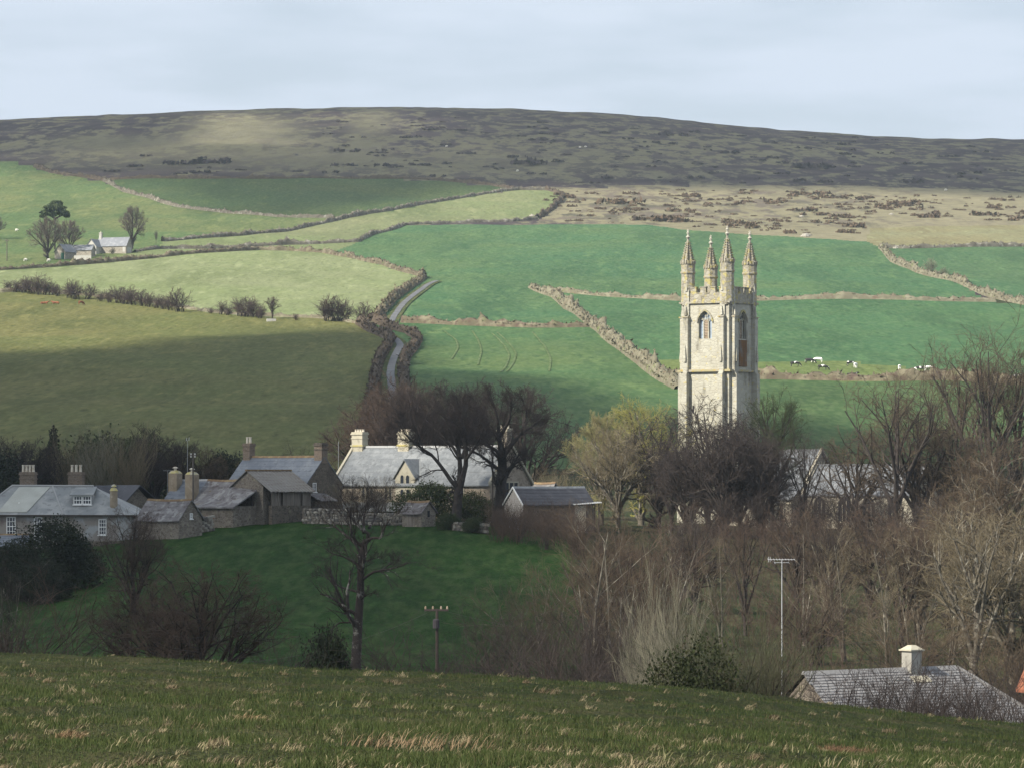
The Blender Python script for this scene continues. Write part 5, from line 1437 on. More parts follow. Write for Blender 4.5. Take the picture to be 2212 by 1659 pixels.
proto_leafy('dark_bush', 'evergreen_bush', [(0, 0, 3.2, 3.0, 2.6, 2.6), (-2.4, .3, 2.2, 2.2, 2.0, 2.0), (2.5, -.2, 2.0, 2.2, 2.0, 1.9), (.8, .5, 4.6, 1.8, 1.6, 1.5), (-1.2, -.8, 1.2, 2.4, 2, 1.6), (1.8, .4, 3.6, 1.5, 1.4, 1.4)], 22000, .17, ever, bark_dark, st0, .16, 21)
proto_leafy('ivy_bush', 'evergreen_bush', [(0, 0, 2.2, 2.6, 2.2, 2.0), (-2.2, 0, 1.8, 1.8, 1.8, 1.5), (2.2, 0, 1.9, 1.9, 1.8, 1.6), (.4, 0, 3.2, 1.6, 1.6, 1.1)], 13000, .15, ever2, bark_dark, st0, .14, 22)
proto_leafy('gorse', 'gorse_bush', [(0, 0, 1.2, 1.3, 1.2, 1.1), (.9, .1, .9, .9, .9, .8), (-.9, 0, .8, .9, .9, .7), (.3, .1, 2.0, .7, .7, .7), (-.4, 0, 1.8, .6, .6, .6), (0, 0, .5, 1.6, 1.5, .7)], 16000, .06, gorse, bark_dark, [[(0, 0, -.5), (.1, 0, .8), (.1, 0, 1.8)], [(0, 0, .1), (.6, 0, .7), (1, 0, 1.1)]], .07, 23)
proto_leafy('column', 'conifer_tree', [(0, 0, z, 1.35 * (1 - z / 11) + .25, 1.35 * (1 - z / 11) + .25, .9) for z in np.linspace(.8, 9.6, 9)], 6000, .28, ever, bark_dark, [[(0, 0, -.8), (0, 0, 4), (0, 0, 9)]], .2, 24)
proto_leafy('pine', 'pine_tree', [(0, 0, 11.2, 3.4, 3.2, .9), (-2.8, .4, 10.0, 2.0, 1.8, .6), (2.9, -.4, 9.8, 2.1, 1.9, .6), (.6, .6, 12.4, 1.9, 1.8, .8), (-.6, -.5, 9.4, 1.6, 1.6, .5), (-4.0, 0, 9.0, 1.2, 1.2, .4), (3.9, .3, 9.1, 1.1, 1.1, .4)], 3600, .55, pine_m, bark_dark,
    [[(0, 0, -1), (.2, 0, 6), (0, 0, 12)], [(.1, 0, 8.4), (-1.8, .2, 9.2), (-3.6, 0, 9.2)], [(.1, 0, 8.2), (1.8, .2, 9.0), (3.5, 0, 9.3)]], .32, 25)

# ================================================================== PLANTING
# --- the two tall trees in front of the long house, traced limb by limb
def traced(key, name, lines, d, levels, bark, twig, seed, env_uv=None, depth=1.0, sides=8):
    """lines: ([(u, v, depth offset)...], r0, r1) in print positions on the plane d; root at the first point"""
    u0, v0 = lines[0][0][0][:2]; o = at(u0, v0, d)
    g = np.random.default_rng(seed + 500)
    base = []
    for pts, r0, r1 in lines:
        q = []
        for p in pts:
            w = at(p[0], p[1], d) - o; w.y = p[2] * depth if len(p) > 2 else 0
            q.append(tuple(w))
        base.append((q, r0, r1))
    env = None
    if env_uv:
        (uc, vc, ru, rv) = env_uv; c = at(uc, vc, d) - o; k = d / F
        env = ((c.x, 0, c.z), (ru * k, ru * k, rv * k))
    proto(key, name, base, levels, bark, twig, seed, env, sides)
    return o
lv_big = [
    dict(n=9, t0=.22, t1=1.0, lf=(.36, .66), ang=(26, 62), k=6, wob=.18, up=.13, rf=.42, rmin=.03, heavy=True, sides=5, out=.35),
    dict(n=7, t0=.2, t1=1, lf=(.42, .70), ang=(25, 58), k=4, wob=.2, up=.10, rf=.5, rmin=.016, sides=3, also=True),
    dict(n=5, t0=.2, t1=1, lf=(.42, .72), ang=(22, 55), k=3, wob=.2, up=.08, rf=.6, rmin=.012, sides=3, also=True),
    dict(n=4, t0=.2, t1=1, lf=(.5, .95), ang=(20, 50), k=2, wob=.2, up=.06, rf=.7, rmin=.009, sides=3)]
# left one: forks low into three limbs
o = traced('twin_a', 'bare_tree', [
    ([(984, 1100), (987, 1060), (990, 1030), (992, 1012)], .62, .46),
    ([(991, 1016), (975, 1000, -.4), (955, 970, -.8), (935, 945, -1), (905, 925, -1.2), (880, 905, -1.6), (865, 880, -2)], .27, .06),
    ([(992, 1014), (994, 975, .5), (992, 935, .8), (975, 890, 1.2), (950, 850, 2)], .34, .06),
    ([(993, 1014), (1006, 970, -.6), (1008, 930, -1), (1002, 880, -1), (990, 835, -.6), (985, 815, -.6)], .34, .06),
    ([(997, 950, .2), (1015, 905, 1.5), (1030, 860, 2.4)], .2, .05),
    ([(993, 950, .4), (970, 915, 2.5), (940, 890, 3.5), (915, 862, 4)], .2, .05),
    ([(1006, 955, -.8), (1028, 925, -2.4), (1045, 890, -3.4)], .18, .05)],
    432, lv_big, bark_dark, tw_dark, 41, (955, 895, 118, 88))
o.z = gz(o.x, o.y) - .1
plant('twin_a', o, 1, 0, 'tall dark tree forking low in front of the long house roof', group='tall trees in front of the long house')
o = traced('twin_b', 'bare_tree', [
    ([(1076, 1102), (1079, 1060), (1083, 1010), (1086, 975), (1083, 945)], .72, .48),
    ([(1084, 985), (1068, 970, .4), (1048, 955, .8), (1030, 942, 1), (1008, 935, 1.4), (985, 925, 2)], .22, .05),
    ([(1084, 950), (1070, 935, -.5), (1055, 928, -1), (1030, 915, -2), (1012, 895, -2.8)], .24, .05),
    ([(1085, 950), (1105, 925, .4), (1125, 900, .8), (1135, 865, 1.4), (1140, 835, 2)], .34, .06),
    ([(1084, 950), (1078, 905, .6), (1074, 865, 1.2), (1062, 825, 1.4)], .36, .06),
    ([(1081, 905, .4), (1100, 875, -1.5), (1105, 840, -2.4), (1100, 812, -3)], .24, .05),
    ([(1086, 985), (1105, 972, -.4), (1120, 960, -.8), (1150, 950, -1.2)], .2, .05),
    ([(1125, 900, .8), (1150, 885, 2), (1172, 868, 3)], .16, .04),
    ([(1079, 905, .6), (1050, 880, 2), (1035, 850, 3.4)], .2, .05)],
    436, lv_big, bark_dark, tw_dark, 42, (1085, 880, 112, 84))
o.z = gz(o.x, o.y) - .1
plant('twin_b', o, 1, 0, 'tall dark tree with a thick straight trunk beside the garage', group='tall trees in front of the long house')

# --- the lone tree in the paddock
lv_lone = [
    dict(n=8, t0=.25, t1=1.0, lf=(.30, .58), ang=(25, 60), k=7, wob=.24, up=.12, rf=.5, rmin=.014, heavy=True, sides=5),
    dict(n=6, t0=.15, t1=1, lf=(.40, .75), ang=(22, 55), k=5, wob=.22, up=.10, rf=.5, rmin=.0075, sides=3),
    dict(n=4, t0=.15, t1=1, lf=(.4, .75), ang=(22, 55), k=3, wob=.22, up=.08, rf=.6, rmin=.0055, sides=3),
    dict(n=2, t0=.2, t1=1, lf=(.5, .9), ang=(20, 50), k=2, wob=.2, up=.06, rf=.7, rmin=.0045, sides=3)]
o = traced('lone', 'bare_tree', [
    ([(768, 1470), (769, 1420), (772, 1370), (775, 1320), (780, 1265), (778, 1225), (781, 1180), (790, 1165)], .36, .17),
    ([(771, 1277), (740, 1270, .4), (722, 1260, .8), (700, 1246, 1.1), (686, 1243, 1.4)], 0.078, 0.019),
    ([(776, 1298), (790, 1285, -.5), (805, 1279, -.7)], 0.070, 0.019),
    ([(778, 1257), (790, 1245, -.6), (812, 1232, -1.2), (840, 1228, -1.6), (866, 1222, -2), (890, 1211, -2.4)], 0.101, 0.019),
    ([(826, 1230, -1.4), (845, 1216, -1), (862, 1205, -.6)], 0.055, 0.015),
    ([(779, 1225), (760, 1210, .5), (740, 1202, .9), (715, 1196, 1.3), (694, 1180, 1.6)], 0.094, 0.019),
    ([(779, 1215), (800, 1208, -.4), (820, 1202, -1)], 0.070, 0.019),
    ([(782, 1178), (763, 1168, .3), (745, 1155, .6), (725, 1140, .8), (712, 1120, 1), (700, 1100, 1.1)], 0.117, 0.022),
    ([(784, 1174), (800, 1165, -.2), (795, 1150, -.4), (775, 1138, -.6), (757, 1112, -.7), (743, 1082, -.8), (735, 1068, -.9)], 0.117, 0.022),
    ([(786, 1172), (802, 1160, -.6), (822, 1162, -.9), (830, 1145, -1.2), (838, 1125, -1.5), (855, 1112, -1.7), (865, 1098, -2)], 0.109, 0.022),
    ([(787, 1150, -.3), (785, 1115, .4), (792, 1085, .6), (800, 1060, .8)], 0.086, 0.019),
    ([(798, 1140, -.2), (810, 1115, 1), (812, 1085, 1.4), (830, 1062, 1.8)], 0.078, 0.019),
    ([(758, 1112, -.7), (760, 1085, -1.2), (765, 1055, -1.5)], 0.070, 0.019)],
    240, lv_lone, bark_lone, tw_dark, 43, None, sides=9)
o = traced.__call__ and at(768, 1470, 240)
plant('lone', o, 1, 0, 'lone gnarled bare tree with a patchy pale trunk rising from the paddock')

def P_(key, u, d, h, lab, rz=None, base=None, sink=.15, **kw):
    """plant by column, depth and height in metres"""
    H0 = {'round': 16, 'round_b': 14, 'open_b': 14, 'tall': 18, 'tall_open': 18, 'coppice': 11, 'sapling': 12, 'rods': 5, 'thicket': 4.8, 'thorn': 4.8, 'far_round': 13, 'small_round': 6, 'dark_bush': 5.6, 'ivy_bush': 4.1, 'gorse': 2.6, 'column': 10.2, 'pine': 13}[key]
    p = spot(u, d) if base is None else base
    p = Vector((p.x, p.y, p.z - sink))
    return plant(key, p, h / H0, random.uniform(0, 6.28) if rz is None else rz, lab, **kw)
def Hh(vtop, u, d): return spot(u, d).z * -1 + (VH - vtop) * d / F     # height that reaches print row vtop

# --- trees behind the long house
gh = 'bare trees behind the long house'
P_('round', 870, 490, Hh(828, 870, 490), 'leafless reddish tree filling the gap behind the second cream chimney', twig=tw_red, group=gh, sxy=1.05)
P_('round_b', 815, 500, Hh(868, 815, 500), 'low reddish bare tree at the edge of the olive field behind the house', twig=tw_red, group=gh)
P_('round_b', 1130, 500, Hh(850, 1130, 500), 'bare tree spreading behind the far gable of the long house', twig=tw_dark, group=gh)
P_('round', 940, 515, Hh(850, 940, 515), 'dark bare tree directly behind the ridge of the long house', twig=tw_dark, group=gh)
P_('thicket', 1150, 480, 4.2, 'dark scrub behind the outhouse roof', 0, twig=tw_dark, cat='shrub')
# --- sunlit scrub and olive trees between garage and tower
P_('rods', 1165, 470, 5.2, 'tan brushwood behind the garage roof near the outhouse', 0, twig=tw_tan, bark=tw_tan, cat='shrub', group='sunlit brushwood behind the garage')
P_('rods', 1205, 474, 5.6, 'tan brushwood behind the far end of the garage roof', 1, twig=tw_tan, bark=tw_tan, cat='shrub', group='sunlit brushwood behind the garage')
P_('thicket', 1245, 460, 4.4, 'olive brushwood above the flat white porch roof', 2, twig=tw_olive, bark=tw_olive, cat='shrub', group='sunlit brushwood behind the garage')
P_('tall', 1300, 462, Hh(905, 1300, 462), 'olive grey sunlit tree with a pale trunk right of the garage', twig=tw_olive, bark=bark_grey, sxy=1.05)
P_('round', 1385, 472, Hh(872, 1385, 472), 'yellow green budding tree left of the church tower', twig=tw_yellow, bark=bark_grey)
P_('round_b', 1335, 455, Hh(925, 1335, 455), 'tan sunlit tree in front of the yellow green one', twig=tw_tan, bark=bark_grey)
P_('open_b', 1422, 458, Hh(905, 1422, 458), 'dark purplish tree leaning on the left edge of the tower', twig=tw_dark)
# --- trees round the church
gc = 'bare churchyard trees'
P_('open_b', 1530, 452, Hh(868, 1530, 452), 'dense dark tree in front of the middle of the tower base', twig=tw_dark, group=gc, sxy=.95)
P_('open_b', 1478, 446, Hh(960, 1478, 446), 'low dark tree before the left foot of the tower', twig=tw_dark, group=gc, sxy=.9)
P_('open_b', 1600, 446, Hh(905, 1600, 446), 'dark twisted tree before the right foot of the tower', twig=tw_dark, group=gc, sxy=.9)
P_('round', 1668, 470, Hh(858, 1668, 470), 'dark ivy covered tree just right of the tower', 0, twig=ever2, group=gc, sxy=.72)
P_('thicket', 1760, 450, 6.2, 'reddish scrub in front of the nave roof', 0, twig=tw_red, cat='shrub', sxy=1.1)
P_('tall_open', 1935, 440, Hh(815, 1935, 440), 'large spreading bare tree in front of the far slate roof of the church', twig=tw_brown, bark=bark_dark, group=gc, sxy=1.25)
P_('open_b', 1850, 446, Hh(925, 1850, 446), 'brown bare tree left of the large spreading churchyard tree', twig=tw_brown, group=gc)
P_('open_b', 1985, 448, Hh(870, 1985, 448), 'brown bare tree behind the large spreading churchyard tree', twig=tw_brown, group=gc)
P_('tall_open', 2130, 470, Hh(728, 2130, 470), 'tall pale bare tree reaching above the hedge bank at the far edge', twig=tw_brown, bark=bark_dark, sxy=1.1)
P_('tall_open', 2065, 478, Hh(775, 2065, 478), 'slender bare tree beside the tallest one near the cows', twig=tw_brown, bark=bark_dark)
P_('tall_open', 2200, 474, Hh(770, 2200, 474), 'bare tree cut by the edge of the picture below the hedge', twig=tw_brown, bark=bark_dark)
# --- right side thickets in sun
gt = 'tangled sunlit trees on the right slope'
for i, (k, u, d, vt, tw, bk, sx, lb) in enumerate([
    ('round_b', 2150, 330, 985, tw_brown, bark_grey, 1.1, 'lichened tan tree filling the edge below the church'),
    ('round_b', 2080, 300, 1075, tw_brown, bark_grey, 1.1, 'tangled tan tree with pale crossing limbs above the near roof'),
    ('round_b', 2190, 260, 1120, tw_tan, bark_grey, 1.1, 'tangled tan tree at the very edge above the red tiled roof'),
    ('coppice', 1800, 330, 1120, tw_brown, bark_grey, 1.0, 'many stemmed brown tree right of the aerial mast'),
    ('coppice', 1985, 290, 1150, tw_brown, bark_grey, 1.1, 'many stemmed brown tree above the near slate roof'),
    ('thicket', 1760, 280, 1245, tw_red, None, 1.2, 'rusty brown thicket right of the aerial mast'),
    ('thicket', 1960, 245, 1310, tw_brown, None, 1.2, 'brown thicket behind the near chimney'),
    ('thicket', 2190, 225, 1330, tw_brown, None, 1.2, 'brown thicket behind the red tiled roof'),
    ('coppice', 1480, 350, 1090, tw_red, bark_grey, 1.1, 'reddish many stemmed tree below the dark churchyard trees'),
    ('thicket', 1700, 390, 1110, tw_red, None, 1.2, 'reddish thicket below the nave'),
    ('thicket', 2010, 390, 1105, tw_brown, None, 1.2, 'brown thicket at the foot of the church gable'),
    ]):
    P_(k, u, d, Hh(vt, u, d), lb, twig=tw, bark=bk, sxy=sx, group=gt, cat='tree' if k != 'thicket' else 'shrub')
# --- thin trees at the foot of the paddock
gm = 'thin trees along the stream below the paddock'
for k, u, d, vt, tw, bk, sx, lb in [
    ('sapling', 1255, 205, 1105, tw_brown, bark_grey, 1.15, 'tall thin stemmed tree at the edge of the paddock, nearest the garage'),
    ('sapling', 1330, 210, 1130, tw_brown, bark_grey, 1.1, 'thin stemmed tree right of the tallest stream side tree'),
    ('coppice', 1170, 215, 1225, tw_brown, bark_grey, 1.0, 'leaning many stemmed tree left of the tallest stream side tree'),
    ('coppice', 1085, 190, 1300, tw_dark, bark_dark, .9, 'low forked tree standing on the foreground crest'),
    ('coppice', 1400, 225, 1150, tw_red, bark_grey, 1.0, 'reddish many stemmed tree behind the pale willow'),
    ('coppice', 1300, 185, 1290, tw_dark, bark_dark, .9, 'low dark many stemmed tree below the thin stemmed trees'),
    ('coppice', 1210, 180, 1330, tw_dark, bark_dark, .8, 'low dark coppice on the crest under the leaning tree'),
    ('thicket', 1000, 185, 1385, tw_dark, None, 1.2, 'dark brush on the crest right of the wooden pole'),
    ('thicket', 900, 185, 1380, tw_dark, None, 1.2, 'dark brush on the crest left of the wooden pole'),
    ('thicket', 1370, 180, 1400, tw_dark, None, 1.2, 'dark brush at the foot of the pale willow'),
    ('thicket', 1140, 175, 1395, tw_dark, None, 1.2, 'dark brush between the two low forked trees'),
    ('thicket', 1270, 172, 1400, tw_dark, None, 1.1, 'dark brush under the tallest stream side tree')]:
    P_(k, u, d, Hh(vt, u, d), lb, twig=tw, bark=bk, sxy=sx, group=gm, cat='tree' if k != 'thicket' else 'shrub')
P_('rods', 1450, 165, Hh(1308, 1450, 165), 'pale grey willow bush of upright rods beside the dark gorse', 0, cat='shrub', sxy=.40)
P_('rods', 1395, 170, Hh(1370, 1395, 170), 'small pale grey willow bush left of the larger one', 1, cat='shrub', sxy=.42)
# --- gorse and rounded bushes on the crest
gg = 'dark bushes on the foreground crest'
P_('gorse', 1495, 130, Hh(1372, 1495, 130), 'dark bronze gorse bush with a pointed top', 0, cat='bush', group=gg, sxy=.8)
P_('rods', 1610, 132, Hh(1385, 1610, 132), 'rounded grey green bush left of the near slate roof', 2, cat='bush', group=gg, twig=tw_olive_d, bark=tw_dark, sxy=1.15)
P_('rods', 1545, 135, Hh(1410, 1545, 135), 'grey green bush between the gorse and the rounded bush', 3, cat='bush', group=gg, twig=tw_olive_d, bark=tw_dark, sxy=1.1)
P_('dark_bush', 700, 185, Hh(1368, 700, 185), 'low black green bush left of the lone tree trunk', 0, cat='bush', group=gg, sxy=.40)
P_('thicket', 545, 170, Hh(1395, 545, 170), 'small dark brushy bush on the crest left of the black green bush', 0, cat='bush', group=gg, twig=tw_dark)
# --- dark left side trees
gl_ = 'dark shaded trees on the left'
P_('round_b', 290, 330, Hh(1105, 290, 330), 'purplish bare tree in front of the small shed', twig=tw_red, group=gl_, sxy=.75)
P_('round_b', 440, 210, Hh(1225, 440, 210), 'spreading dark bare tree low on the left slope', twig=tw_red, bark=bark_dark, group=gl_, sxy=1.15)
P_('round_b', 330, 225, Hh(1250, 330, 225), 'purplish bare tree left of the spreading dark one', twig=tw_red, bark=bark_dark, group=gl_, sxy=1.1)
P_('thicket', 30, 200, Hh(1290, 30, 200), 'dark scrub at the left edge above the crest', 0, twig=tw_red, group=gl_, cat='shrub', sxy=1.2)
P_('thicket', 250, 190, Hh(1380, 250, 190), 'low dark scrub on the left crest', 0, twig=tw_red, group=gl_, cat='shrub', sxy=1.2)
P_('coppice', 5, 230, Hh(1230, 5, 230), 'bare grey stems at the left edge under the black bush', twig=tw_dark, group=gl_)
bb = 'black evergreen bushes below the hipped house'
P_('dark_bush', 105, 376, Hh(1128, 105, 376), 'big black evergreen bush in front of the hipped house', 0, cat='bush', group=bb, sxy=1.0)
P_('dark_bush', 35, 372, Hh(1180, 35, 372), 'black evergreen bush at the left edge', 2, cat='bush', group=bb)
P_('dark_bush', 165, 384, Hh(1165, 165, 384), 'lower black evergreen bush right of the big one', 4, cat='bush', group=bb, sxy=.9)
P_('dark_bush', 95, 366, Hh(1215, 95, 366), 'lowest black evergreen bush on the slope', 1, cat='bush', group=bb, sxy=1.2)
# --- belt behind the left cottages
gb = 'belt of trees behind the left cottages'
P_('round_b', 20, 500, Hh(950, 20, 500), 'dark bare tree at the left end of the belt', twig=tw_dark, group=gb)
P_('round', 60, 492, Hh(958, 60, 492), 'dark bare tree behind the left chimney', 0, group=gb, sxy=1.1)
P_('dark_bush', -10, 488, Hh(985, -10, 488), 'dark evergreen at the edge behind the hipped house', 2, group=gb, sxy=1.1)
P_('column', 115, 500, Hh(925, 115, 500), 'narrow dark conifer standing up from the belt', 0, group=gb)
P_('rods', 160, 495, Hh(960, 160, 495), 'tan brush right of the narrow conifer', 0, twig=tw_tan, bark=tw_tan, group=gb, cat='shrub', sxy=.8)
P_('rods', 225, 492, Hh(960, 225, 492), 'grey brush behind the second left chimney', 1, twig=tw_grey, bark=tw_grey, group=gb, cat='shrub', sxy=.8)
P_('rods', 283, 490, Hh(955, 283, 490), 'pinkish tan brush behind the dark barn', 2, twig=tw_tan, bark=tw_tan, group=gb, cat='shrub', sxy=.8)
P_('ivy_bush', 215, 505, Hh(945, 215, 505), 'dark green tree behind the grey brush', 0, twig=ever2, group=gb)
P_('round_b', 310, 508, Hh(922, 310, 508), 'dark dense rounded tree at the top of the belt', twig=ever, group=gb, sxy=.8)
P_('round', 335, 500, Hh(940, 335, 500), 'dark bare tree left of the telegraph pole', 3, group=gb, sxy=.9)
P_('round', 390, 496, Hh(955, 390, 496), 'dark bare tree behind the telegraph pole', 5, group=gb, sxy=1.0)
P_('round_b', 445, 496, Hh(968, 445, 496), 'dark bare tree behind the old cottage chimneys', 1, group=gb, sxy=1.0)
P_('dark_bush', 495, 500, Hh(985, 495, 500), 'low dark evergreen next to the slate cottage', 2, group=gb, sxy=.9)
P_('thicket', 600, 500, Hh(975, 600, 500), 'dark scrub behind the slate cottage roof', 0, twig=tw_dark, group=gb, cat='shrub')
# --- shrubs in the village
gv = 'garden shrubs by the long house'
P_('ivy_bush', 925, 441, 4.6, 'green rhododendron like bush left of the forked tree', 0, cat='bush', group=gv)
P_('ivy_bush', 1030, 443, 3.8, 'green bush between the two tall trees', 2, cat='bush', group=gv)
P_('thicket', 770, 440, 4.6, 'reddish twiggy shrubs in front of the long house wall', 0, cat='shrub', group=gv, twig=tw_tan)
P_('thicket', 815, 442, 4.6, 'pale twiggy shrub in front of the veranda', 1, cat='shrub', group=gv, twig=tw_tan)
P_('thicket', 1120, 408, 4.2, 'purplish hedge in front of the garage', 0, cat='shrub', group=gv, twig=tw_red)
P_('thicket', 1180, 402, 4.4, 'purplish hedge running down from the garage', 1, cat='shrub', group=gv, twig=tw_red)
P_('thicket', 1238, 398, 4.6, 'purplish brush below the cream porch shed', 2, cat='shrub', group=gv, twig=tw_red)
P_('thicket', 1085, 418, 2.6, 'dark reddish shrub round the foot of the straight trunk', 3, cat='shrub', group=gv, twig=tw_red)
P_('ivy_bush', 970, 425, 2.0, 'low green growth along the broken wall', 4, cat='bush', group=gv)
P_('ivy_bush', 1020, 422, 1.7, 'low green growth under the straight trunked tree', 1, cat='bush', group=gv)

# ---------------------------------------------------------------- brushwood that nobody could count
def undergrowth(name, n, place, hgt, mat, seed, lab, nch=7):
    g = np.random.default_rng(seed)
    pts = place(g, n)                       # (n,2) world x, y
    z = ground_z(pts[:, 0], pts[:, 1])
    b = np.c_[pts, z - .2]
    H_ = g.uniform(.5, 1.15, n) * hgt
    lean = g.normal(0, .28, (n, 2))
    D = np.c_[lean, np.ones(n)] * H_[:, None]
    t = np.linspace(0, 1, 4)[None, :, None]
    P = b[:, None] + D[:, None] * t + np.c_[g.normal(0, .10, (n, 2)), np.zeros(n)][:, None] * (t ** 2) * H_[:, None, None]
    r = g.uniform(.014, .042, n)[:, None] * np.linspace(1, .3, 4)[None]
    c1, r1 = grow(P, r, n=nch, t0=.2, t1=1, lf=(.25, .5), ang=(20, 55), k=3, wob=.2, up=.1, rf=.6, rmin=.009, g=g)
    c2, r2 = grow(c1, r1, n=2, t0=.2, t1=1, lf=(.35, .7), ang=(20, 55), k=2, wob=.2, up=.1, rf=.7, rmin=.007, g=g)
    me = tree_mesh(name, [(P, r, 3), (c1, r1, 3), (c2, r2, 3)], mat)
    o = link_mesh(name, me)
    return tag(o, lab, None, None, 'stuff')
def band(u0, u1, d0, d1, keep=None):
    def f(g, n):
        u = g.uniform(u0, u1, n * 3); d = np.sqrt(g.uniform(d0 * d0, d1 * d1, n * 3))
        if keep is not None:
            m = keep(u, d, g); u, d = u[m], d[m]
        u, d = u[:n], d[:n]
        return np.c_[(u - CX) / F * d, d]
    return f
undergrowth('undergrowth', 880, band(1400, 2500, 250, 430, lambda u, d, g: u > 1640 - (d - 250) * 1.2), 3.0, tw_red, 301, 'brown brushwood covering the slope below the church')
undergrowth('undergrowth', 210, band(1240, 1760, 215, 400, lambda u, d, g: u > 1330 - (d - 205) * .3), 3.4, tw_red, 302, 'purplish brushwood between the paddock and the aerial mast')
undergrowth('undergrowth', 520, band(830, 1480, 150, 205, lambda u, d, g: g.random(len(u)) < np.clip((u - 780) / 350, .15, 1)), 3.0, tw_dark, 303, 'dark brush rising just behind the foreground crest')
undergrowth('undergrowth', 330, band(1560, 2500, 195, 250), 3.0, tw_red, 304, 'rusty bramble thicket behind the near slate roof')
undergrowth('undergrowth', 470, band(1740, 2420, 126, 150), 4.0, tw_dark, 305, 'dark twigs along the crest in front of the near slate roof', nch=5)
undergrowth('undergrowth', 240, band(-150, 560, 175, 235, lambda u, d, g: g.random(len(u)) < .8), 2.4, tw_red, 306, 'purplish brush low on the left slope')

# pale limbs and stems that stand out of the right hand thickets
for i, (k, u, d, vt, tw, lb) in enumerate([
    ('sapling', 1740, 300, 1130, tw_brown, 'pale stemmed sapling just right of the aerial mast'), ('sapling', 1830, 285, 1150, tw_tan, 'pale stemmed sapling below the nave windows'),
    ('sapling', 1930, 270, 1160, tw_tan, 'pale stemmed sapling above the near chimney'), ('sapling', 2040, 262, 1150, tw_tan, 'pale stemmed sapling right of the near chimney'),
    ('sapling', 1560, 300, 1160, tw_brown, 'pale stemmed sapling left of the aerial mast'), ('sapling', 1450, 280, 1170, tw_brown, 'pale stemmed sapling behind the grey willow'),
    ('tall_open', 2105, 255, 1100, tw_tan, 'pale limbed open tree leaning over the near roof'), ('tall_open', 1985, 300, 1130, tw_brown, 'open crowned tree between the church gable and the near roof'),
    ('sapling', 1893, 150, 1425, tw_dark, 'dark sapling standing in front of the near slate roof'), ('coppice', 2120, 145, 1440, tw_dark, 'dark twiggy bush before the right end of the near roof'), ('coppice', 1995, 140, 1465, tw_dark, 'dark twiggy bush before the middle of the near roof')]):
    P_(k, u, d, Hh(vt, u, d), lb, twig=tw, bark=bark_dark if d < 160 else bark_grey, group='stems standing out of the right hand thickets', sxy=1.2 if d > 160 else .9)

# more of the dark churchyard trees that screen the nave
for i, (k, u, d, vt, tw, sx, lb) in enumerate([
    ('open_b', 1570, 440, 930, tw_dark, .85, 'dark bare tree centred before the tower, reaching up its shaft'), ('open_b', 1640, 442, 940, tw_dark, .95, 'dark bare tree before the join of tower and nave'),
    ('tall_open', 1740, 448, 940, tw_dark, .95, 'dark bare tree in front of the porch roof'), ('open_b', 2060, 446, 920, tw_brown, .9, 'brown bare tree just beyond the far church gable'), ('open_b', 1450, 452, 960, tw_dark, .85, 'dark low tree left of the tower foot beside the tan tree'),
    ('open_b', 2150, 440, 930, tw_brown, .95, 'brown bare tree below the tallest one at the edge')]):
    P_(k, u, d, Hh(vt, u, d), lb, twig=tw, sxy=sx, group=gc)
# dark trees standing in the right hand valley
for i, (k, u, d, vt, sx, lb) in enumerate([
    ('open_b', 1500, 330, 1120, .9, 'dark bare tree in the dip below the tower foot'), ('tall_open', 1610, 310, 1110, .9, 'dark open tree just left of the aerial mast top'),
    ('open_b', 1720, 335, 1100, .9, 'dark bare tree behind the top of the aerial mast'), ('tall_open', 1790, 300, 1120, .9, 'dark open tree right of the aerial mast'),
    ('open_b', 1880, 330, 1095, .9, 'dark bare tree below the chancel windows'), ('tall_open', 1950, 290, 1120, 1.0, 'dark open tree above the near chimney'),
    ('open_b', 2050, 320, 1080, .95, 'dark bare tree below the church end wall'), ('tall_open', 1290, 240, 1135, .9, 'dark open tree at the edge of the paddock below the garage'),
    ('tall_open', 1390, 260, 1140, .9, 'dark open tree above the grey willow')]):
    P_(k, u, d, Hh(vt, u, d), lb, twig=tw_red if i % 3 else tw_dark, sxy=sx, group='dark trees in the valley below the church')
P_('round', 900, 478, Hh(835, 900, 478), 'dark bare tree rising over the middle of the long house ridge', twig=tw_dark, group=gh, sxy=.9)
P_('round_b', 845, 486, Hh(850, 845, 486), 'dark reddish tree between the two cream chimneys', twig=tw_red, group=gh, sxy=.9)
P_('round', 1010, 490, Hh(840, 1010, 490), 'dark bare tree between the two tall trees and behind the house', twig=tw_dark, group=gh, sxy=.9)

for u, d, vt, lb in [(1690, 440, 1050, 'dark scrub before the aisle wall of the church'), (1752, 438, 1055, 'dark scrub hiding the church porch'), (1822, 436, 1050, 'dark scrub before the first chancel windows'), (1885, 434, 1058, 'dark scrub before the middle chancel windows'),
    (1955, 432, 1062, 'dark scrub before the last chancel window'), (1540, 438, 1060, 'dark scrub round the foot of the tower'), (1610, 438, 1055, 'dark scrub at the corner of tower and aisle')]:
    P_('thicket', u, d, Hh(vt, u, d), lb, twig=tw_dark, sxy=1.15, group='dark scrub along the churchyard edge', cat='shrub')

undergrowth('undergrowth', 300, band(1062, 1262, 404, 428), 3.3, tw_red, 307, 'purplish brush banked up in front of the garage and porch shed')

undergrowth('undergrowth', 330, band(540, 1010, 158, 196, lambda u, d, g: (u < 735) | (u > 800)), 2.3, tw_red, 308, 'dark reddish brush closing the foot of the paddock')
P_('round_b', 1562, 442, Hh(915, 1562, 442), 'densest dark tree hiding the foot of the tower', twig=tw_dark, group=gc, sxy=1.0)
P_('round_b', 1492, 444, Hh(965, 1492, 444), 'dense dark tree at the left foot of the tower', twig=tw_dark, group=gc, sxy=.9)
P_('round_b', 1650, 446, Hh(955, 1650, 446), 'dense dark tree at the right foot of the tower', twig=tw_dark, group=gc, sxy=.9)
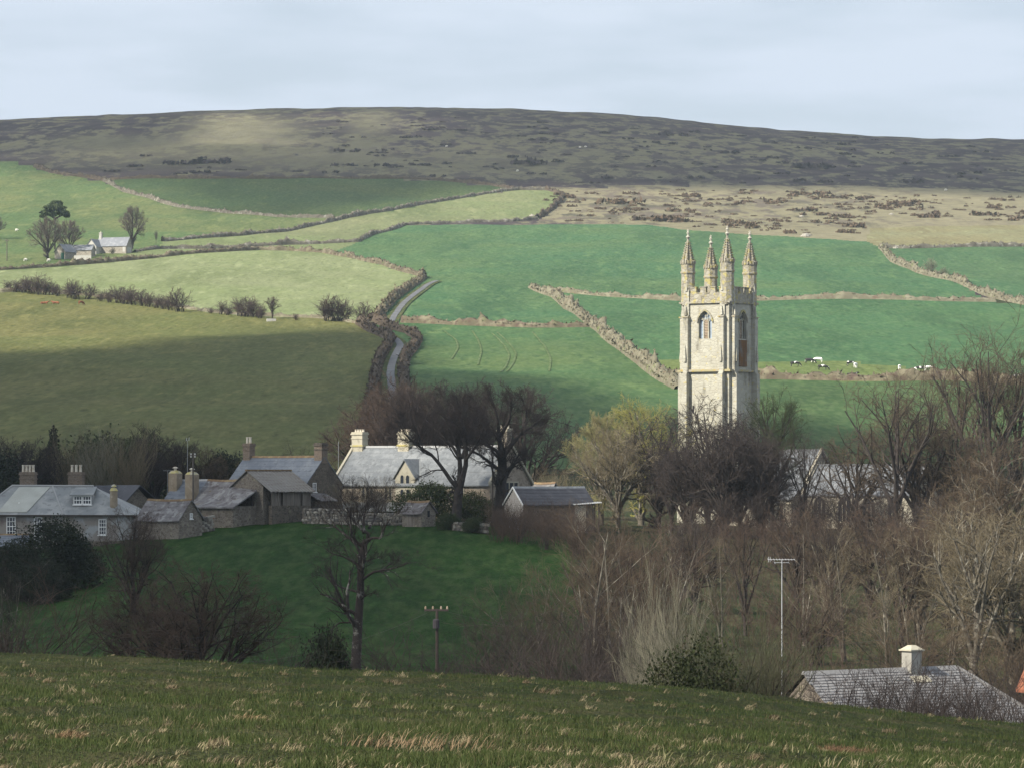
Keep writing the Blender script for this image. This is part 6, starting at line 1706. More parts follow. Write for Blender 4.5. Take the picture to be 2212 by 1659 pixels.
# ================================================================== DISTANT FARM
farm_p = hill(205, 548)
fs = F / farm_p.y            # print units per metre out there
def farm_at(u, v, dd=0.0):
    p = hill(u, v); p.y += dd; return gpt(p)
whitewash = mat_mottled('whitewash', (.42, .41, .375), [((.33, .315, .28), .6, .5, .7)])
fslate = mat_mottled('farm_slate', (.17, .18, .20), [((.24, .25, .27), .6, .45, .7)], rough=.6, spec=.4)
fstone = mat_stone('farm_stone', (.34, .31, .26), (.22, .2, .17), (.36, .33, .28), scale=1.5)
FH = tag(empty('farmhouse', farm_at(208, 546), -R(20)), 'distant white walled farmhouse with grey slate roofs under the far trees', 'farmhouse')
walls_gable(FH, 0, 13.5, 0, 6, -2, 2.9, 6.3, fstone); roof_gable(FH, 0, 13.5, 0, 6, 2.9, 6.3, fslate, ridge=fslate)
w2 = walls_gable(FH, -2.2, 2.4, -5, .5, -2, 2.5, 5.4, whitewash, axis='y', name='wing'); roof_gable(FH, -2.2, 2.4, -5, 1.5, 2.5, 5.4, fslate, axis='y', ridge=fslate)
chimney(FH, .6, 3, 1.1, 1.1, 5.2, 8.6, whitewash, 1, pot_h=.6)
m = MB(); m.box(12.0, 13.0, -.03, .0, .3, 2.4); m.build('door', whitewash, FH)
m = MB(); m.box(13.46, 13.56, 1.2, 4.8, -1, 2.2); m.build('end_wall', whitewash, FH)
FB = tag(empty('farm_barn', farm_at(118, 558), -R(28)), 'distant stone farm building with a green door left of the farmhouse', 'barn')
walls_gable(FB, 0, 5.0, 0, 8, -2, 3.0, 5.8, fstone, axis='y'); roof_gable(FB, 0, 5.0, 0, 8, 3.0, 5.8, fslate, axis='y', ridge=fslate)
m = MB(); m.box(3.2, 4.6, -.06, -.0, -.4, 2.4); m.build('door', mat_mottled('green_door', (.05, .14, .10), []), FB)
FC = tag(empty('farm_shed', farm_at(150, 553), -R(16)), 'distant long low farm shed between the stone barn and the farmhouse', 'shed')
walls_gable(FC, 0, 9.5, 0, 4.6, -2, 2.6, 4.6, fstone); roof_gable(FC, 0, 9.5, 0, 4.6, 2.6, 4.6, fslate, ridge=fslate)
FW = tag(empty('farm_wall', farm_at(160, 561), -R(8)), 'distant whitewashed yard wall in front of the farm shed', 'wall')
m = MB(); m.box(0, 7.0, 0, .4, -1, 1.9); m.box(-.03, 7.03, -.04, .44, 1.9, 2.02); m.build('wall_face', whitewash, FW)

def Ph(key, u, v, hpx, lab, rz=None, **kw):
    p = gpt(hill(u, v)); h = hpx * p.y / F
    return P_(key, 0, 0, h, lab, rz, base=p, sink=.3, **kw)
gfar = 'trees round the distant farm'
haz = mat_mottled('far_twigs', (.105, .085, .075), [((.13, .10, .085), .4, .45, .7)])
Ph('far_round', 103, 560, 92, 'distant broad bare tree in front of the farm barn', twig=haz, group=gfar, sxy=1.0)
Ph('far_round', 150, 553, 78, 'distant bare tree touching the broad one above the farm shed', twig=haz, group=gfar)
Ph('pine', 118, 540, 106, 'distant flat topped pine rising over the bare farm trees', 0, group=gfar, sxy=.8)
Ph('far_round', 286, 540, 92, 'distant bare tree at the far end of the farmhouse', twig=haz, group=gfar, sxy=.78)
Ph('small_round', 337, 528, 28, 'tiny pale tree standing in the pasture right of the farm', twig=haz, group=gfar, sxy=.5)
Ph('far_round', -8, 520, 48, 'distant bare tree at the left edge near the far pole', twig=haz, group=gfar)
Ph('thorn', 243, 548, 14, 'round dark shrub against the farmhouse wall', twig=ever, group=gfar)
# --- thorn bushes along the low bank
gthorn = 'thorn bushes along the low bank'
tw_th = mat_mottled('thorn_twigs', (.075, .055, .052), [((.11, .075, .06), .4, .45, .7), ((.055, .06, .035), .7, .55, .75)])
thorns = [(20, 630, 22), (34, 632, 26), (52, 633, 30), (66, 635, 34), (84, 637, 40), (98, 638, 32), (112, 638, 26), (124, 641, 24), (150, 645, 30), (162, 648, 38), (192, 648, 30), (218, 652, 22), (236, 654, 26), (256, 655, 34), (272, 657, 36), (286, 660, 30),
          (308, 662, 32), (322, 664, 28), (338, 666, 26), (352, 668, 28), (366, 671, 30), (386, 675, 46), (455, 680, 14), (478, 682, 28), (492, 684, 20), (518, 686, 36), (532, 688, 40), (548, 690, 34), (562, 692, 26), (640, 696, 14)]
def thorn_label(i):
    u, v, hp = thorns[i]
    size = 'tall' if hp > 35 else 'middling' if hp > 27 else 'low'
    runs = [('leftmost run', -1, 130), ('short second run', 130, 205), ('long middle run', 205, 300), ('end of the long run', 300, 400), ('run before the round tree', 400, 600), ('bank right of the trough', 600, 700)]
    nm, a, b = [r for r in runs if r[1] < u <= r[2]][0]
    mem = [k for k in range(len(thorns)) if a < thorns[k][0] <= b]
    k = mem.index(i); n = len(mem)
    words_ = ['first', 'second', 'third', 'fourth', 'fifth', 'sixth', 'seventh', 'eighth']
    pos = 'only bush' if n == 1 else 'last bush' if k == n - 1 else words_[k] + ' bush'
    return size + ' dark thorn, ' + pos + ' from left in the ' + nm
def where_(u):
    return ('in the leftmost stretch' if u < 140 else 'just right of the gap' if u < 230 else 'in the middle stretch' if u < 330 else 'before the long break' if u < 420 else 'left of the small round tree' if u < 600 else 'right of the white trough')
for i, (u, v, hp) in enumerate(thorns):
    Ph('thorn', u, v, hp, thorn_label(i), twig=tw_th, group=gthorn, cat='bush', sxy=random.uniform(1.1, 1.5))
for u, v, hp, lb in [(705, 697, 46, 'largest dark thorn clump left of the lane hedge'), (722, 697, 50, 'tall dark thorn in the clump by the lane'), (745, 697, 44, 'dark thorn at the right of the clump by the lane'), (783, 697, 40, 'single dark thorn bush nearest the lane')]:
    Ph('thorn', u, v, hp, lb, twig=tw_th, group='thorn clump by the lane', cat='bush', sxy=1.15)
Ph('small_round', 588, 693, 48, 'small neat round tree above the white trough', twig=tw_th)
Ph('thorn', 2010, 590, 30, 'pale grey thorn beside the slanting bank in the far corner', twig=tw_grey, cat='bush')
Ph('thorn', 2040, 600, 20, 'low pale grey thorn further down the slanting bank', twig=tw_grey, cat='bush')
tr = tag(empty('water_trough', gpt(hill(586, 697)), .2), 'white water trough under the small round tree', 'trough')
m = MB(); m.box(-1.4, 1.4, -.5, .5, -.3, .75); m.build('tank', whitewash, tr)
m = MB(); m.box(-1.25, 1.25, -.36, .36, .75, .78); m.build('water', glass, tr)
# --- scrub dotted over the rough grazing and moor
def scrub(name, n, poly, size, mat, seed, lab, flat=.6):
    g = np.random.default_rng(seed); xs = [p[0] for p in poly]; ys = [p[1] for p in poly]
    V, Q, o = [], [], 0; c = 0
    base = unit(g.normal(size=(14, 3)))
    while c < n:
        u, v = g.uniform(min(xs), max(xs)), g.uniform(min(ys), max(ys))
        if not in_poly(np.array([u]), np.array([v]), poly)[0]: c += .2; continue
        p = gpt(hill(u, v)); s = size * g.lognormal(0, .45)
        for _ in range(int(g.integers(2, 6))):
            q = np.array(p) + np.r_[g.normal(0, s * 1.6), g.normal(0, s * .9), 0]
            k = 26
            d = unit(g.normal(size=(k, 3))); d[:, 2] = np.abs(d[:, 2])
            ctr = q + d * np.array([s, s, s * flat]) * g.uniform(.5, 1.0, (k, 1))
            a = unit(g.normal(size=(k, 3)) + np.array([0, 0, .6])) * s * .5; b = unit(np.cross(a, g.normal(size=(k, 3)))) * s * .3
            V.append(np.stack([ctr - b, ctr + b, ctr + a], 1).reshape(-1, 3)); 
        c += 1
    V = np.concatenate(V)
    o = link_mesh(name, np_mesh(name, V, np.arange(len(V)).reshape(-1, 3), mat, 3, False))
    return tag(o, lab, None, None, 'stuff')
brack = mat_mottled('bracken', (.095, .066, .044), [((.14, .10, .065), .3, .45, .7), ((.06, .055, .03), .5, .55, .75)])
heath_m = mat_mottled('heather_clumps', (.062, .048, .054), [((.085, .066, .066), .3, .45, .7)])
scrub('bracken_scrub', 210, [(1190, 412), (1700, 408), (1900, 430), (1880, 505), (1740, 508), (1480, 494), (1250, 482), (1170, 474)], 1.15, brack, 71, 'brown bracken and gorse clumps on the rough grazing')
scrub('bracken_scrub', 80, [(1700, 415), (2212, 428), (2212, 480), (1900, 470)], 1.3, brack, 72, 'scattered bracken under the moor on the right')
scrub('heather_scrub', 200, [(600, 270), (960, 255), (1300, 260), (2212, 320), (2212, 405), (1500, 395), (1100, 398), (500, 382), (150, 372), (300, 330), (620, 340)], 1.5, heath_m, 73, 'dark heather clumps over the moor', .45)

# ================================================================== ANIMALS
def cow_mat(name, base, patch, lo, hi):
    m = bpy.data.materials.new(name); nt, N, Lk, P = nodes_of(m)
    tc = N.new('ShaderNodeTexCoord').outputs['Object']; oi = N.new('ShaderNodeObjectInfo')
    ad = N.new('ShaderNodeVectorMath'); ad.operation = 'ADD'
    sc = N.new('ShaderNodeMath'); sc.operation = 'MULTIPLY'; sc.inputs[1].default_value = 37.0; Lk.new(oi.outputs['Random'], sc.inputs[0])
    Lk.new(tc, ad.inputs[0]); Lk.new(sc.outputs[0], ad.inputs[1])
    Lk.new(mix_rgb(nt, noise_fac(nt, ad.outputs[0], 1.25, lo, hi, detail=1), base, patch), P.inputs['Base Color']); P.inputs['Roughness'].default_value = .8
    return m
fries = cow_mat('black_and_white_hide', (.02, .018, .018), (.78, .76, .72), .54, .57)
fries_d = cow_mat('mostly_black_hide', (.02, .018, .018), (.75, .73, .7), .66, .68)
fries_w = cow_mat('mostly_white_hide', (.78, .76, .72), (.02, .018, .018), .60, .62)
red_h = cow_mat('red_brown_hide', (.24, .085, .035), (.18, .06, .025), .5, .6)
wool = mat_mottled('sheep_wool', (.62, .60, .54), [])
def skinned(name, verts, edges, radii, mat, root=0):
    me = bpy.data.meshes.new(name); me.from_pydata(verts, edges, []); me.materials.append(mat)
    o = bpy.data.objects.new(name, me); COL.objects.link(o)
    md = o.modifiers.new('Skin', 'SKIN'); md.use_smooth_shade = True
    for i, r in enumerate(radii):
        me.skin_vertices[0].data[i].radius = (r, r) if not isinstance(r, tuple) else r
        me.skin_vertices[0].data[i].use_root = (i == root)
    sb = o.modifiers.new('Subdivision', 'SUBSURF'); sb.levels = 1; sb.render_levels = 1
    return o
def make_cow(mat, grazing=True, lying=False):
    zb = 1.02 if not lying else .48
    V = [(0, 0, zb), (.55, 0, zb + .03), (.95, 0, zb + .10), (-.5, 0, zb - .02), (-.95, 0, zb + .08), (-1.08, 0, zb + .15), (-1.16, 0, zb - .25), (-1.18, 0, zb - .6)]
    Rr = [.36, .36, .30, .38, .33, .10, .03, .035]
    E = [(0, 1), (1, 2), (0, 3), (3, 4), (4, 5), (5, 6), (6, 7)]
    if grazing and not lying: hd = [(1.25, 0, zb - .15), (1.5, 0, zb - .50), (1.62, 0, zb - .78), (1.75, 0, zb - .93)]
    else: hd = [(1.22, 0, zb + .28), (1.42, 0, zb + .45), (1.62, 0, zb + .40), (1.85, 0, zb + .25)]
    n = len(V); V += hd; Rr += [.21, .16, .15, .09]; E += [(2, n), (n, n + 1), (n + 1, n + 2), (n + 2, n + 3)]
    h_ = n + 1
    for s in (-1, 1):
        k = len(V); V.append((hd[1][0] - .08, s * .24, hd[1][2] + .10)); Rr.append(.05); E.append((h_, k))
    for x, s in ((.82, 1), (.80, -1), (-.85, 1), (-.82, -1)):
        k = len(V); j = 2 if x > 0 else 4
        if not lying:
            if x > 0: pts = [(x, s * .2, .62), (x + .02, s * .2, .34), (x - .02, s * .2, .05)]
            else: pts = [(x + .1, s * .2, .70), (x - .14, s * .2, .42), (x - .04, s * .2, .05)]
        else: pts = [(x, s * .35, .25), (x + .25, s * .4, .12), (x + .05, s * .42, .08)]
        V += pts; Rr += [.13, .075, .065]; E += [(j, k), (k, k + 1), (k + 1, k + 2)]
    return skinned('cow', V, E, Rr, mat)
def pos_animal(o, u, v, rz, lab, cat, group):
    o.location = gpt(hill(u, v)); o.rotation_euler = (0, 0, rz); tag(o, lab, cat, group)
cows = {('g', 'f'): make_cow(fries), ('g', 'd'): make_cow(fries_d), ('g', 'w'): make_cow(fries_w), ('l', 'd'): make_cow(fries_d, lying=True), ('l', 'r'): make_cow(red_h, lying=True), ('g', 'r'): make_cow(red_h)}
used = set()
def cow(kind, u, v, rz, lab, group):
    o = cows[kind]
    if kind in used: o = o.copy(); COL.objects.link(o)
    used.add(kind); pos_animal(o, u, v, rz, lab, 'cow', group)
gw_ = 'black and white cows below the hedge bank'
cow(('g', 'f'), 1717, 797, .15, 'black cow with a white rear grazing nearest the tower', gw_)
cow(('g', 'd'), 1749, 791, .05, 'black cow grazing left of the white cow', gw_)
cow(('g', 'w'), 1767, 789, 2.9, 'mostly white cow above the two black ones', gw_)
cow(('g', 'd'), 1777, 803, .1, 'black cow lowest of the group near the tower', gw_)
cow(('g', 'f'), 1838, 796, .4, 'black and white cow standing beside the white one in mid field', gw_)
cow(('g', 'w'), 1848, 799, 1.3, 'white cow seen end on in mid field', gw_)
cow(('l', 'd'), 1840, 812, .1, 'black cow lying by the hedge in mid field', gw_)
cow(('g', 'w'), 1943, 802, 1.5, 'pale cow seen end on above the spreading tree', gw_)
cow(('g', 'f'), 1987, 806, 3.0, 'large black and white cow above the spreading tree', gw_)
cow(('g', 'w'), 2006, 805, .3, 'white cow right of the large patched cow', gw_)
cow(('g', 'd'), 2108, 812, .5, 'dark cow seen through the tall bare tree', gw_)
cow(('g', 'w'), 2135, 823, .2, 'white cow behind the tall bare tree', gw_)
cow(('g', 'f'), 2152, 820, 2.6, 'patched cow right of the white one behind the tall tree', gw_)
cow(('g', 'f'), 2198, 822, .2, 'patched cow nearest the edge of the picture', gw_)
gr_ = 'red brown cows under the thorn bushes'
cow(('l', 'r'), 95, 660, .1, 'red brown cow lying furthest left below the thorns', gr_)
cow(('l', 'r'), 121, 659, 3.0, 'red brown cow lying in the middle of the three', gr_)
cow(('g', 'r'), 175, 661, .9, 'red brown cow standing apart under the gap in the thorns', gr_)
def make_sheep():
    V = [(0, 0, .55), (.35, 0, .58), (-.38, 0, .55), (.62, 0, .62), (.82, 0, .50)]; Rr = [.28, .27, .27, .13, .09]; E = [(0, 1), (0, 2), (1, 3), (3, 4)]
    for x, s in ((.3, .13), (.3, -.13), (-.32, .13), (-.32, -.13)):
        k = len(V); V += [(x, s, .28), (x, s, .03)]; Rr += [.06, .045]; E += [(1 if x > 0 else 2, k), (k, k + 1)]
    return skinned('sheep', V, E, Rr, wool)
sheep = make_sheep(); first = True
for u, v, lb in [(35, 502, 'white sheep under the left edge tree by the far farm'), (54, 563, 'white sheep left of the farm barn'), (104, 564, 'white sheep in front of the farm trees'), (964, 318, 'white sheep on the dark heather, alone'), (1252, 321, 'left one of two white sheep close together on the moor'), (1264, 320, 'right one of two white sheep close together on the moor'), (1117, 370, 'white sheep just above the upper field corner'), (2042, 415, 'white sheep at the lower edge of the shaded moor')]:
    o = sheep if first else sheep.copy()
    if not first: COL.objects.link(o)
    first = False
    pos_animal(o, u, v, random.uniform(-.6, .6), lb, 'sheep', 'sheep on the hillside'); o.scale = (1.5, 1.5, 1.5)
def boulder(u, v, s, lab, seed):
    g = np.random.default_rng(seed); m = MB(); vs = []
    for j in range(5):
        ph = math.pi * j / 4 * .62
        for i in range(8):
            a = 2 * math.pi * i / 8; q = g.uniform(.8, 1.15)
            vs.append((math.cos(a) * math.sin(ph + .05) * s * q * 1.3, math.sin(a) * math.sin(ph + .05) * s * q, math.cos(ph) * s * .8 * q - .1))
    m.add(vs, [(j * 8 + i, (j + 1) * 8 + i, (j + 1) * 8 + (i + 1) % 8, j * 8 + (i + 1) % 8) for j in range(4) for i in range(8)] + [tuple(range(8))])
    tag(m.build('boulder', stone_mats[2], None, gpt(hill(u, v))), lab, 'boulder', 'pale boulders on the rough ground')
for i, (u, v, s, lb) in enumerate([(1740, 513, 1.9, 'largest white boulder beside the furthest right pinnacle'), (1748, 511, 1.0, 'smaller white boulder touching the largest one'), (1845, 490, 1.2, 'pale boulder in the bracken above the buff field'), (1732, 470, 1.0, 'pale boulder in the bracken straight above the pinnacles'), (1925, 466, 1.1, 'pale boulder far right in the bracken'), (1150, 465, 1.3, 'pale boulder inside the hooked end of the wall'), (1935, 541, 1.4, 'pale boulder where the slanting bank begins')]):
    boulder(u, v, s, lb, 80 + i)

# ================================================================== POLES, MASTS, WIRES
wood_p = mat_mottled('pole_wood', (.10, .085, .075), [((.15, .135, .12), 1.5, .5, .7)])
metal_p = mat_mottled('galvanised_metal', (.34, .345, .36), [((.24, .245, .25), 3, .5, .7)], rough=.45, spec=.5)
cable_m = mat_mottled('cable', (.09, .085, .08), [])
def mast(u, v_top, d, r, lab, cat, mat, name='telegraph_pole'):
    p = spot(u, d); h = at(u, v_top, d).z - p.z
    t = tag(empty(name, p), lab, cat)
    m = MB(); m.tube([(0, 0, -.5), (0, 0, h * .5), (0, 0, h)], [r, r * .88, r * .75], 8); m.build('pole', mat, t)
    return t, h
t, h_ = mast(417, 978, 438, .12, 'tall telegraph pole standing in front of the old cottage chimneys', 'telegraph pole', wood_p)
m = MB(); m.box(-.42, .42, -.05, .05, h_ - .35, h_ - .22); m.build('crossarm', wood_p, t)
for z in (0, .28):
    for x in (-.22, .22):
        m = MB(); m.frustum(x, -.1, h_ - .22 - z, h_ - .02 - z, .10, .08, 8); m.build('insulator', whitewash, t)
t, h_ = mast(1064, 987, 437, .10, 'thin dark pole against the gable of the long house', 'pole', wood_p)
m = MB(); m.box(-.06, .06, -.06, .06, h_, h_ + .1); m.build('pole_cap', wood_p, t)
t, h_ = mast(944, 1314, 188, .10, 'wooden pole with a crossarm rising from the brush on the crest', 'telegraph pole', wood_d)
m = MB(); m.box(-.62, .56, -.06, .06, h_ - .12, h_ - .02); m.build('crossarm', wood_d, t)
for x in (-.56, -.2, .2, .5):
    m = MB(); m.frustum(x, 0, h_ - .02, h_ + .06, .05, .055, 8); m.frustum(x, 0, h_ + .06, h_ + .13, .055, .03, 8); m.build('insulator', slat_m, t)
m = MB(); m.frustum(-.04, -.2, h_ - .95, h_ - .55, .17, .17, 10); m.frustum(-.04, -.2, h_ - .55, h_ - .5, .17, .08, 10); m.build('transformer', mat_mottled('transformer_paint', (.05, .045, .05), []), t)
t, h_ = mast(1689, 1207, 190, .030, 'slim galvanised aerial mast standing over the thickets', 'aerial mast', metal_p, 'aerial_mast')
def aerial(root, z, x0, x1, n, el, mat, y=0.0, vert=False):
    m = MB(); m.tube([(x0, y, z), (x1, y, z)], .016, 6)
    b = m.build('boom', mat, root)
    for k in range(n):
        x = x0 + (x1 - x0) * k / (n - 1); e = el * (1 + .25 * (n - 1 - k) / n); m = MB()
        if vert: m.tube([(x, y, z - e), (x, y, z + e)], .009, 5)
        else: m.tube([(x, y - e, z - e * .10), (x, y + e, z + e * .10)], .009, 5)
        m.build('element', mat, b)
aerial(t, h_ - .02, -.68, .62, 10, .30, metal_p)
aerial(t, h_ - .17, -.36, .34, 3, .35, metal_p)
m = MB(); m.tube([(-.66, 0, h_ - .15), (-.66, 0, h_ + .12)], .012, 5); m.tube([(-.58, 0, h_ - .15), (-.58, 0, h_ + .12)], .012, 5); m.build('reflector', metal_p, t)
t, h_ = mast(731, 953, 470, .035, 'thin grey aerial pole beside the left verge of the long house', 'aerial pole', metal_p, 'aerial_pole')
m = MB(); m.tube([(-.3, 0, h_ * .58), (.7, 0, h_ * .58)], .02, 5); m.build('boom', metal_p, t)
t, h_ = mast(362, 1016, 452, .02, 'roof aerial above the left tan chimney', 'aerial', metal_p, 'aerial_pole')
aerial(t, h_, -.5, .8, 6, .22, metal_p)
t, h_ = mast(405, 950, 480, .03, 'small pale aerial pole in front of the dark belt', 'aerial', metal_p, 'aerial_pole')
m = MB(); m.tube([(-.15, 0, h_ - .1), (-.1, 0, h_ + .3)], .04, 5); m.tube([(.18, 0, h_ - .1), (.2, 0, h_ + .35)], .04, 5); m.build('forks', metal_p, t)
p = gpt(hill(15, 562)); t = tag(empty('telegraph_pole', p), 'distant telegraph pole at the left edge by the farm', 'telegraph pole')
hh = 47 * p.y / F; m = MB(); m.tube([(0, 0, -.5), (0, 0, hh)], [.22, .18], 6); m.build('pole', wood_p, t); m = MB(); m.box(-.9, .9, -.1, .1, hh - .6, hh - .3); m.build('crossarm', wood_p, t)
# the sagging cable across the valley
def cable(a, b, sag, r, lab):
    m = MB(); pts = [a.lerp(b, i / 24) - Vector((0, 0, sag * 4 * (i / 24) * (1 - i / 24))) for i in range(25)]
    m.tube(pts, r, 5); tag(m.build('power_cable', cable_m), lab, 'cable')
cable(at(330, 1420, 189), at(933, 1318, 188), 1.1, .007, 'thin cable sagging from the wooden pole to the left')
cable(at(955, 1318, 188), at(2330, 1282, 205), 2.4, .007, 'thin cable sagging across the thickets from the wooden pole to the right')

# ================================================================== NEAR HOUSE BELOW THE CREST
NH = tag(empty('near_house', at(1736, 1454, 186), R(36)), 'near house below the crest showing only its pale slate roof and one square chimney', 'house')
nl, nw = 10.0, 3.9          # ridge at local origin, axis +x ; front slope runs to -y
sl = .80
front = mat_mottled('near_slate', (.15, .145, .147), [((.215, .208, .205), 1.6, .44, .64), ((.18, .175, .185), 3.5, .52, .72)], rough=.6, spec=.4)
slate_tones = [front, mat_mottled('near_slate_pale', (.21, .204, .202), [((.15, .145, .145), 5, .5, .7)], rough=.6, spec=.4), mat_mottled('near_slate_dark', (.13, .122, .12), [((.19, .18, .175), 5, .5, .7)], rough=.6, spec=.4)]
m = MB(); m.prism([(-nw, -sl * nw - .25), (nw, -sl * nw - .25), (0, -.16)], 'x', .1, nl + 1); m.box(.12, nl + 1, -nw + .3, nw - .3, -8, -sl * nw - .252); m.build('wall', rub_dark, NH)
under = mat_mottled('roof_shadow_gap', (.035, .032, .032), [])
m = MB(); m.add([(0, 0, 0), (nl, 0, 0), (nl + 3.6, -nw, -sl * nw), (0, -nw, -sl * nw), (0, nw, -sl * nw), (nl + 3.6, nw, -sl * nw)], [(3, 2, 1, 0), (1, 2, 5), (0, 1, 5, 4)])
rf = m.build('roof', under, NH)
cs = .20; rows = int(nw * math.hypot(1, sl) / cs)
def slate_mesh(w, mt):
    q = MB(); th = .028; a = cs * 1.22; c_, s_ = 1 / math.hypot(1, sl), sl / math.hypot(1, sl)
    # tilted thin slab lying down the slope from (0,0,0)
    def pt(x, t, lift): return (x, -t * c_ - lift * s_ * 0, -t * s_ + lift)
    vs = [pt(x, t, l) for x in (.006, w - .006) for t, l in ((0, .012), (a, .062), (a, .012), (0, -.004))]
    q.add(vs, [(0, 1, 5, 4), (1, 2, 6, 5), (0, 3, 2, 1), (4, 5, 6, 7), (3, 7, 6, 2)])
    me = bpy.data.meshes.new('slate'); me.from_pydata(q.v, [], q.f); me.materials.append(mt); return me
sm = [slate_mesh(w, mt) for mt in slate_tones for w in (.27, .33, .40)]
rg = random.Random(5); cnt = 0; rest = MB(); wid = [.27, .33, .40] * 3
for r_ in range(rows):
    t = r_ * cs; x = rg.uniform(-.2, 0.0); yy, zz = -t / math.hypot(1, sl), -t * sl / math.hypot(1, sl)
    xe = nl + 3.6 * (-yy / nw)
    while x < xe - .1:
        k = rg.choices(range(9), [3, 3, 2, 2, 2, 1, 2, 2, 1])[0]
        if cnt < 300:
            o = bpy.data.objects.new('slate', sm[k]); COL.objects.link(o); o.parent = rf
            o.location = (x, yy, zz + rg.uniform(0, .012)); o.rotation_euler = (rg.uniform(-.012, .012), rg.uniform(-.008, .008), rg.uniform(-.012, .012)); cnt += 1
        else:
            me = sm[k]; rest.add([(v.co.x + x, v.co.y + yy, v.co.z + zz) for v in me.vertices], [tuple(p.vertices) for p in me.polygons])
        x += wid[k]
tag(rest.build('slate_courses', front, rf), kind='stuff')
m = MB()
for i in range(24): m.prism([(-.14, -.05), (.14, -.05), (0, .12)], 'x', -.05 + i * nl / 24, -.05 + (i + .96) * nl / 24)
m.build('ridge_tiles', slate_tones[1], rf)
m = MB(); m.tube([(nl, 0, .03), (nl + 3.6, -nw, -sl * nw + .05)], .10, 6); m.build('hip_ridge', slate_tones[1], rf)
m = MB(); m.box(6.66, 7.34, -.36, .36, -.5, .92); ch2 = m.build('chimney', mat_mottled('near_chimney', (.28, .27, .24), [((.20, .19, .17), 2, .45, .65), ((.44, .38, .25), 1.5, .62, .75)]), NH)
m = MB(); m.box(6.55, 7.45, -.46, .46, .92, .99); m.frustum(7.0, 0, .99, 1.2, .58, .2, 4); m.build('chimney_cap', cream_w, ch2)
m = MB(); m.add([(6.4, -.5, -.34), (7.6, -.5, -.34), (7.6, -.86, -.62), (6.4, -.86, -.62), (6.4, -.5, -.30), (7.6, -.5, -.30), (7.6, -.86, -.58), (6.4, -.86, -.58)], [(4, 5, 6, 7), (7, 6, 2, 3), (0, 1, 5, 4)]); m.build('flashing', cream_w, ch2)
RH = tag(empty('tiled_house', at(2213, 1482, 150), -R(30)), 'corner of a white house with an orange tiled roof at the edge of the picture', 'house')
rtile = mat_mottled('orange_tile', (.22, .085, .05), [((.28, .12, .07), 3, .45, .7), ((.22, .08, .05), 2, .55, .75)])
walls_gable(RH, 0, 6, 0, 5, -6, -.0, 2.2, whitewash); roof_gable(RH, 0, 6, 0, 5, .0, 2.2, rtile, over=.25, ridge=rtile)
# ================================================================== FOREGROUND GRASS
def fg_ground(x, y):
    f_ = np.clip((95 - y) / 20, 0, 1)
    return ground_z(x, y) + f_ * (vnoise(x, y, 1.7, 6) * 0.10 + vnoise(x, y, 0.55, 7) * 0.05)
def blades(name, x, y, h, w, az, bend, tint, mat, lab, lift=None):
    n = len(x); z = fg_ground(x, y) - .01
    if lift is not None: z = z + lift
    B = np.c_[x, y, z]
    dr = np.c_[np.cos(az), np.sin(az), np.zeros(n)]
    up = np.array([0, 0, 1.0])
    sd = np.c_[-np.sin(az), np.cos(az), np.zeros(n)]
    th = rng.uniform(0, np.pi, n); sd = np.c_[np.cos(th), np.sin(th), np.zeros(n)]
    m_ = B + (dr * np.sin(bend * .5)[:, None] + up * np.cos(bend * .5)[:, None]) * (h * .55)[:, None]
    t_ = m_ + (dr * np.sin(bend)[:, None] + up * np.cos(bend)[:, None]) * (h * .5)[:, None]
    wv = sd * (w * .5)[:, None]
    V = np.stack([B - wv, B + wv, m_ + wv * .75, m_ - wv * .75, t_], 1)
    i = np.arange(n)[:, None] * 5
    F3 = np.concatenate([i + [0, 1, 2], i + [0, 2, 3], i + [3, 2, 4]], 1).reshape(-1, 3)
    T = np.repeat(tint, 5, 0)
    me = np_mesh(name, V.reshape(-1, 3), F3, mat, 3, False, {'tint': T})
    return tag(link_mesh(name, me), lab, None, None, 'stuff')
gm_ = bpy.data.materials.new('grass_blade')
nt, N, Lk, P = nodes_of(gm_)
a_ = N.new('ShaderNodeAttribute'); a_.attribute_name = 'tint'; Lk.new(a_.outputs['Color'], P.inputs['Base Color'])
P.inputs['Roughness'].default_value = .75; P.inputs['Specular IOR Level'].default_value = .15
def scatter(n):
    d = 1 / rng.uniform(1 / 92, 1 / 22, n); u = rng.uniform(-260, 2480, n)
    return (u - CX) / F * d, d
n = 480000
x, y = scatter(n)
cl = vnoise(x, y, 1.1, 91) + .6 * vnoise(x, y, .4, 92) + .7 * vnoise(x, y, 4.5, 96)
keep = rng.random(n) < np.clip(.72 + cl * 1.1, .22, 1)
x, y, cl = x[keep], y[keep], cl[keep]; n = len(x)
h = rng.uniform(.022, .055, n) * (1 + np.clip(cl, 0, .6) * 1.5)
st = vnoise(x, y, .8, 93) + .8 * vnoise(x, y, 3.2, 94) + .5 * vnoise(x, y, .3, 95)
dry = (rng.random(n) < np.clip(.03 + st * .30, .01, .4))[:, None]
g1 = np.array([.026, .046, .012]); g2 = np.array([.074, .090, .028]); s1 = np.array([.065, .058, .026]); s2 = np.array([.17, .14, .075])
k = rng.random((n, 1))
tint = np.where(dry, s1 + (s2 - s1) * k, g1 + (g2 - g1) * k)
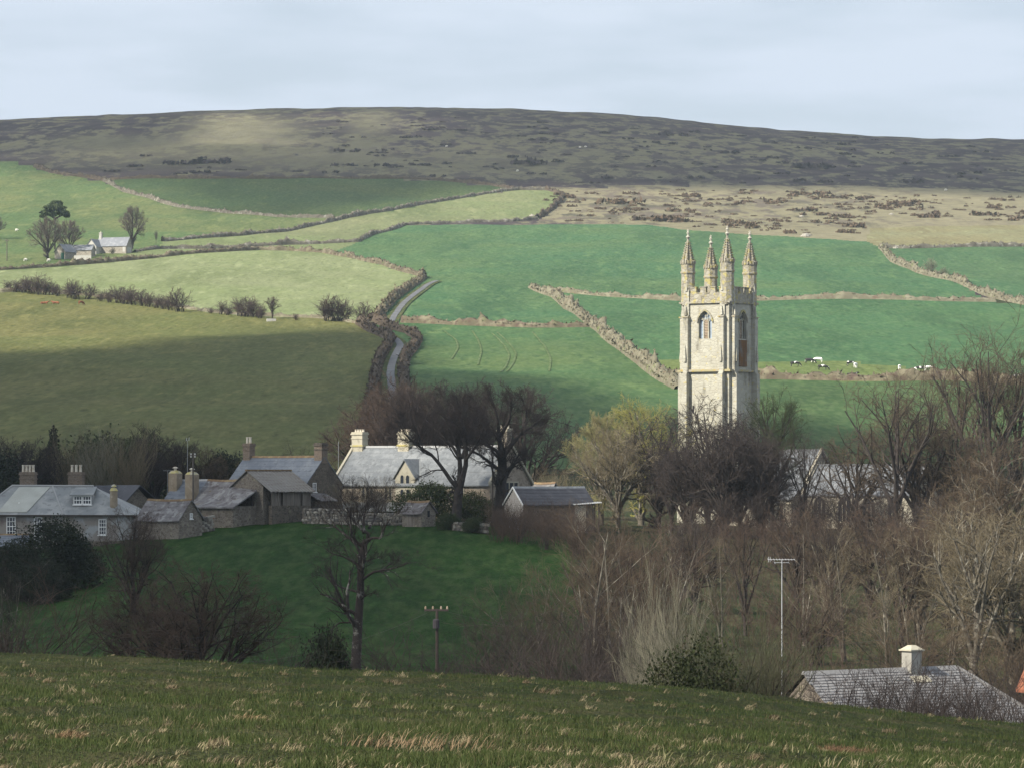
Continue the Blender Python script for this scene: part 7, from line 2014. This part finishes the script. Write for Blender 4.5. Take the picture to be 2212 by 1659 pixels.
blades('grass', x, y, h, rng.uniform(.0025, .005, n) * np.clip(y / 34, 1, 2.4), rng.uniform(0, 2 * np.pi, n), np.abs(rng.normal(.55, .35, n)), tint, gm_, 'green tussocky grass over the foreground field')
# flattened straw clumps
def clumps(nc, per, rad, hh, seed, c1, c2, name, lab, spots=None):
    g = np.random.default_rng(seed)
    if spots is None:
        d = 1 / g.uniform(1 / 90, 1 / 22, nc); u = g.uniform(-200, 2420, nc)
    else:
        u = np.array([s[0] for s in spots], float); d = np.array([s[1] for s in spots], float); nc = len(u)
    cx_, cy_ = (u - CX) / F * d, d
    sc = g.lognormal(0, .45, nc)
    q = np.repeat(np.arange(nc), per)
    a = g.uniform(0, 2 * np.pi, nc * per); r = np.sqrt(g.random(nc * per)) * rad * sc[q]
    ax = g.uniform(.8, 1.4, nc)[q]
    x = cx_[q] + np.cos(a) * r * ax; y = cy_[q] + np.sin(a) * r * 1.2
    n = len(x); k = g.random((n, 1))
    tint = (np.array(c1) + (np.array(c2) - np.array(c1)) * k) * g.uniform(.65, 1.12, nc)[q][:, None]
    hs = hh * g.uniform(.5, 1.2, n) * np.sqrt(sc[q])
    wind = g.normal(0.4, .8, n) + g.normal(0, .5, nc)[q]
    return blades(name, x, y, hs, g.uniform(.004, .008, n) * np.clip(y / 34, 1, 2.4), wind, g.uniform(.9, 1.75, n), tint, gm_, lab, lift=(1 - r / (rad * sc[q] + 1e-6)) * .06 * g.random(n))
clumps(650, 34, .045, .065, 401, (.11, .09, .048), (.30, .25, .15), 'dead_grass', 'pale flattened straw clumps among the green grass')
clumps(40, 90, .09, .085, 402, (.10, .072, .042), (.26, .205, .125), 'dead_grass', 'larger tan heaps of dead grass on the field')
clumps(260, 6, .07, .10, 403, (.11, .105, .045), (.25, .225, .125), 'dead_grass', 'loose bleached stalks standing in the grass')
br = clumps(0, 800, .26, .10, 404, (.10, .055, .03), (.24, .15, .085), 'dead_bracken', 'rusty heap of dead bracken low on the right of the field', spots=[(1838, 33.5)])
clumps(0, 260, .15, .09, 405, (.17, .11, .06), (.38, .27, .16), 'dead_bracken', 'tan heaps of dead grass on the left half of the field', spots=[(545, 35), (900, 29), (150, 29)])
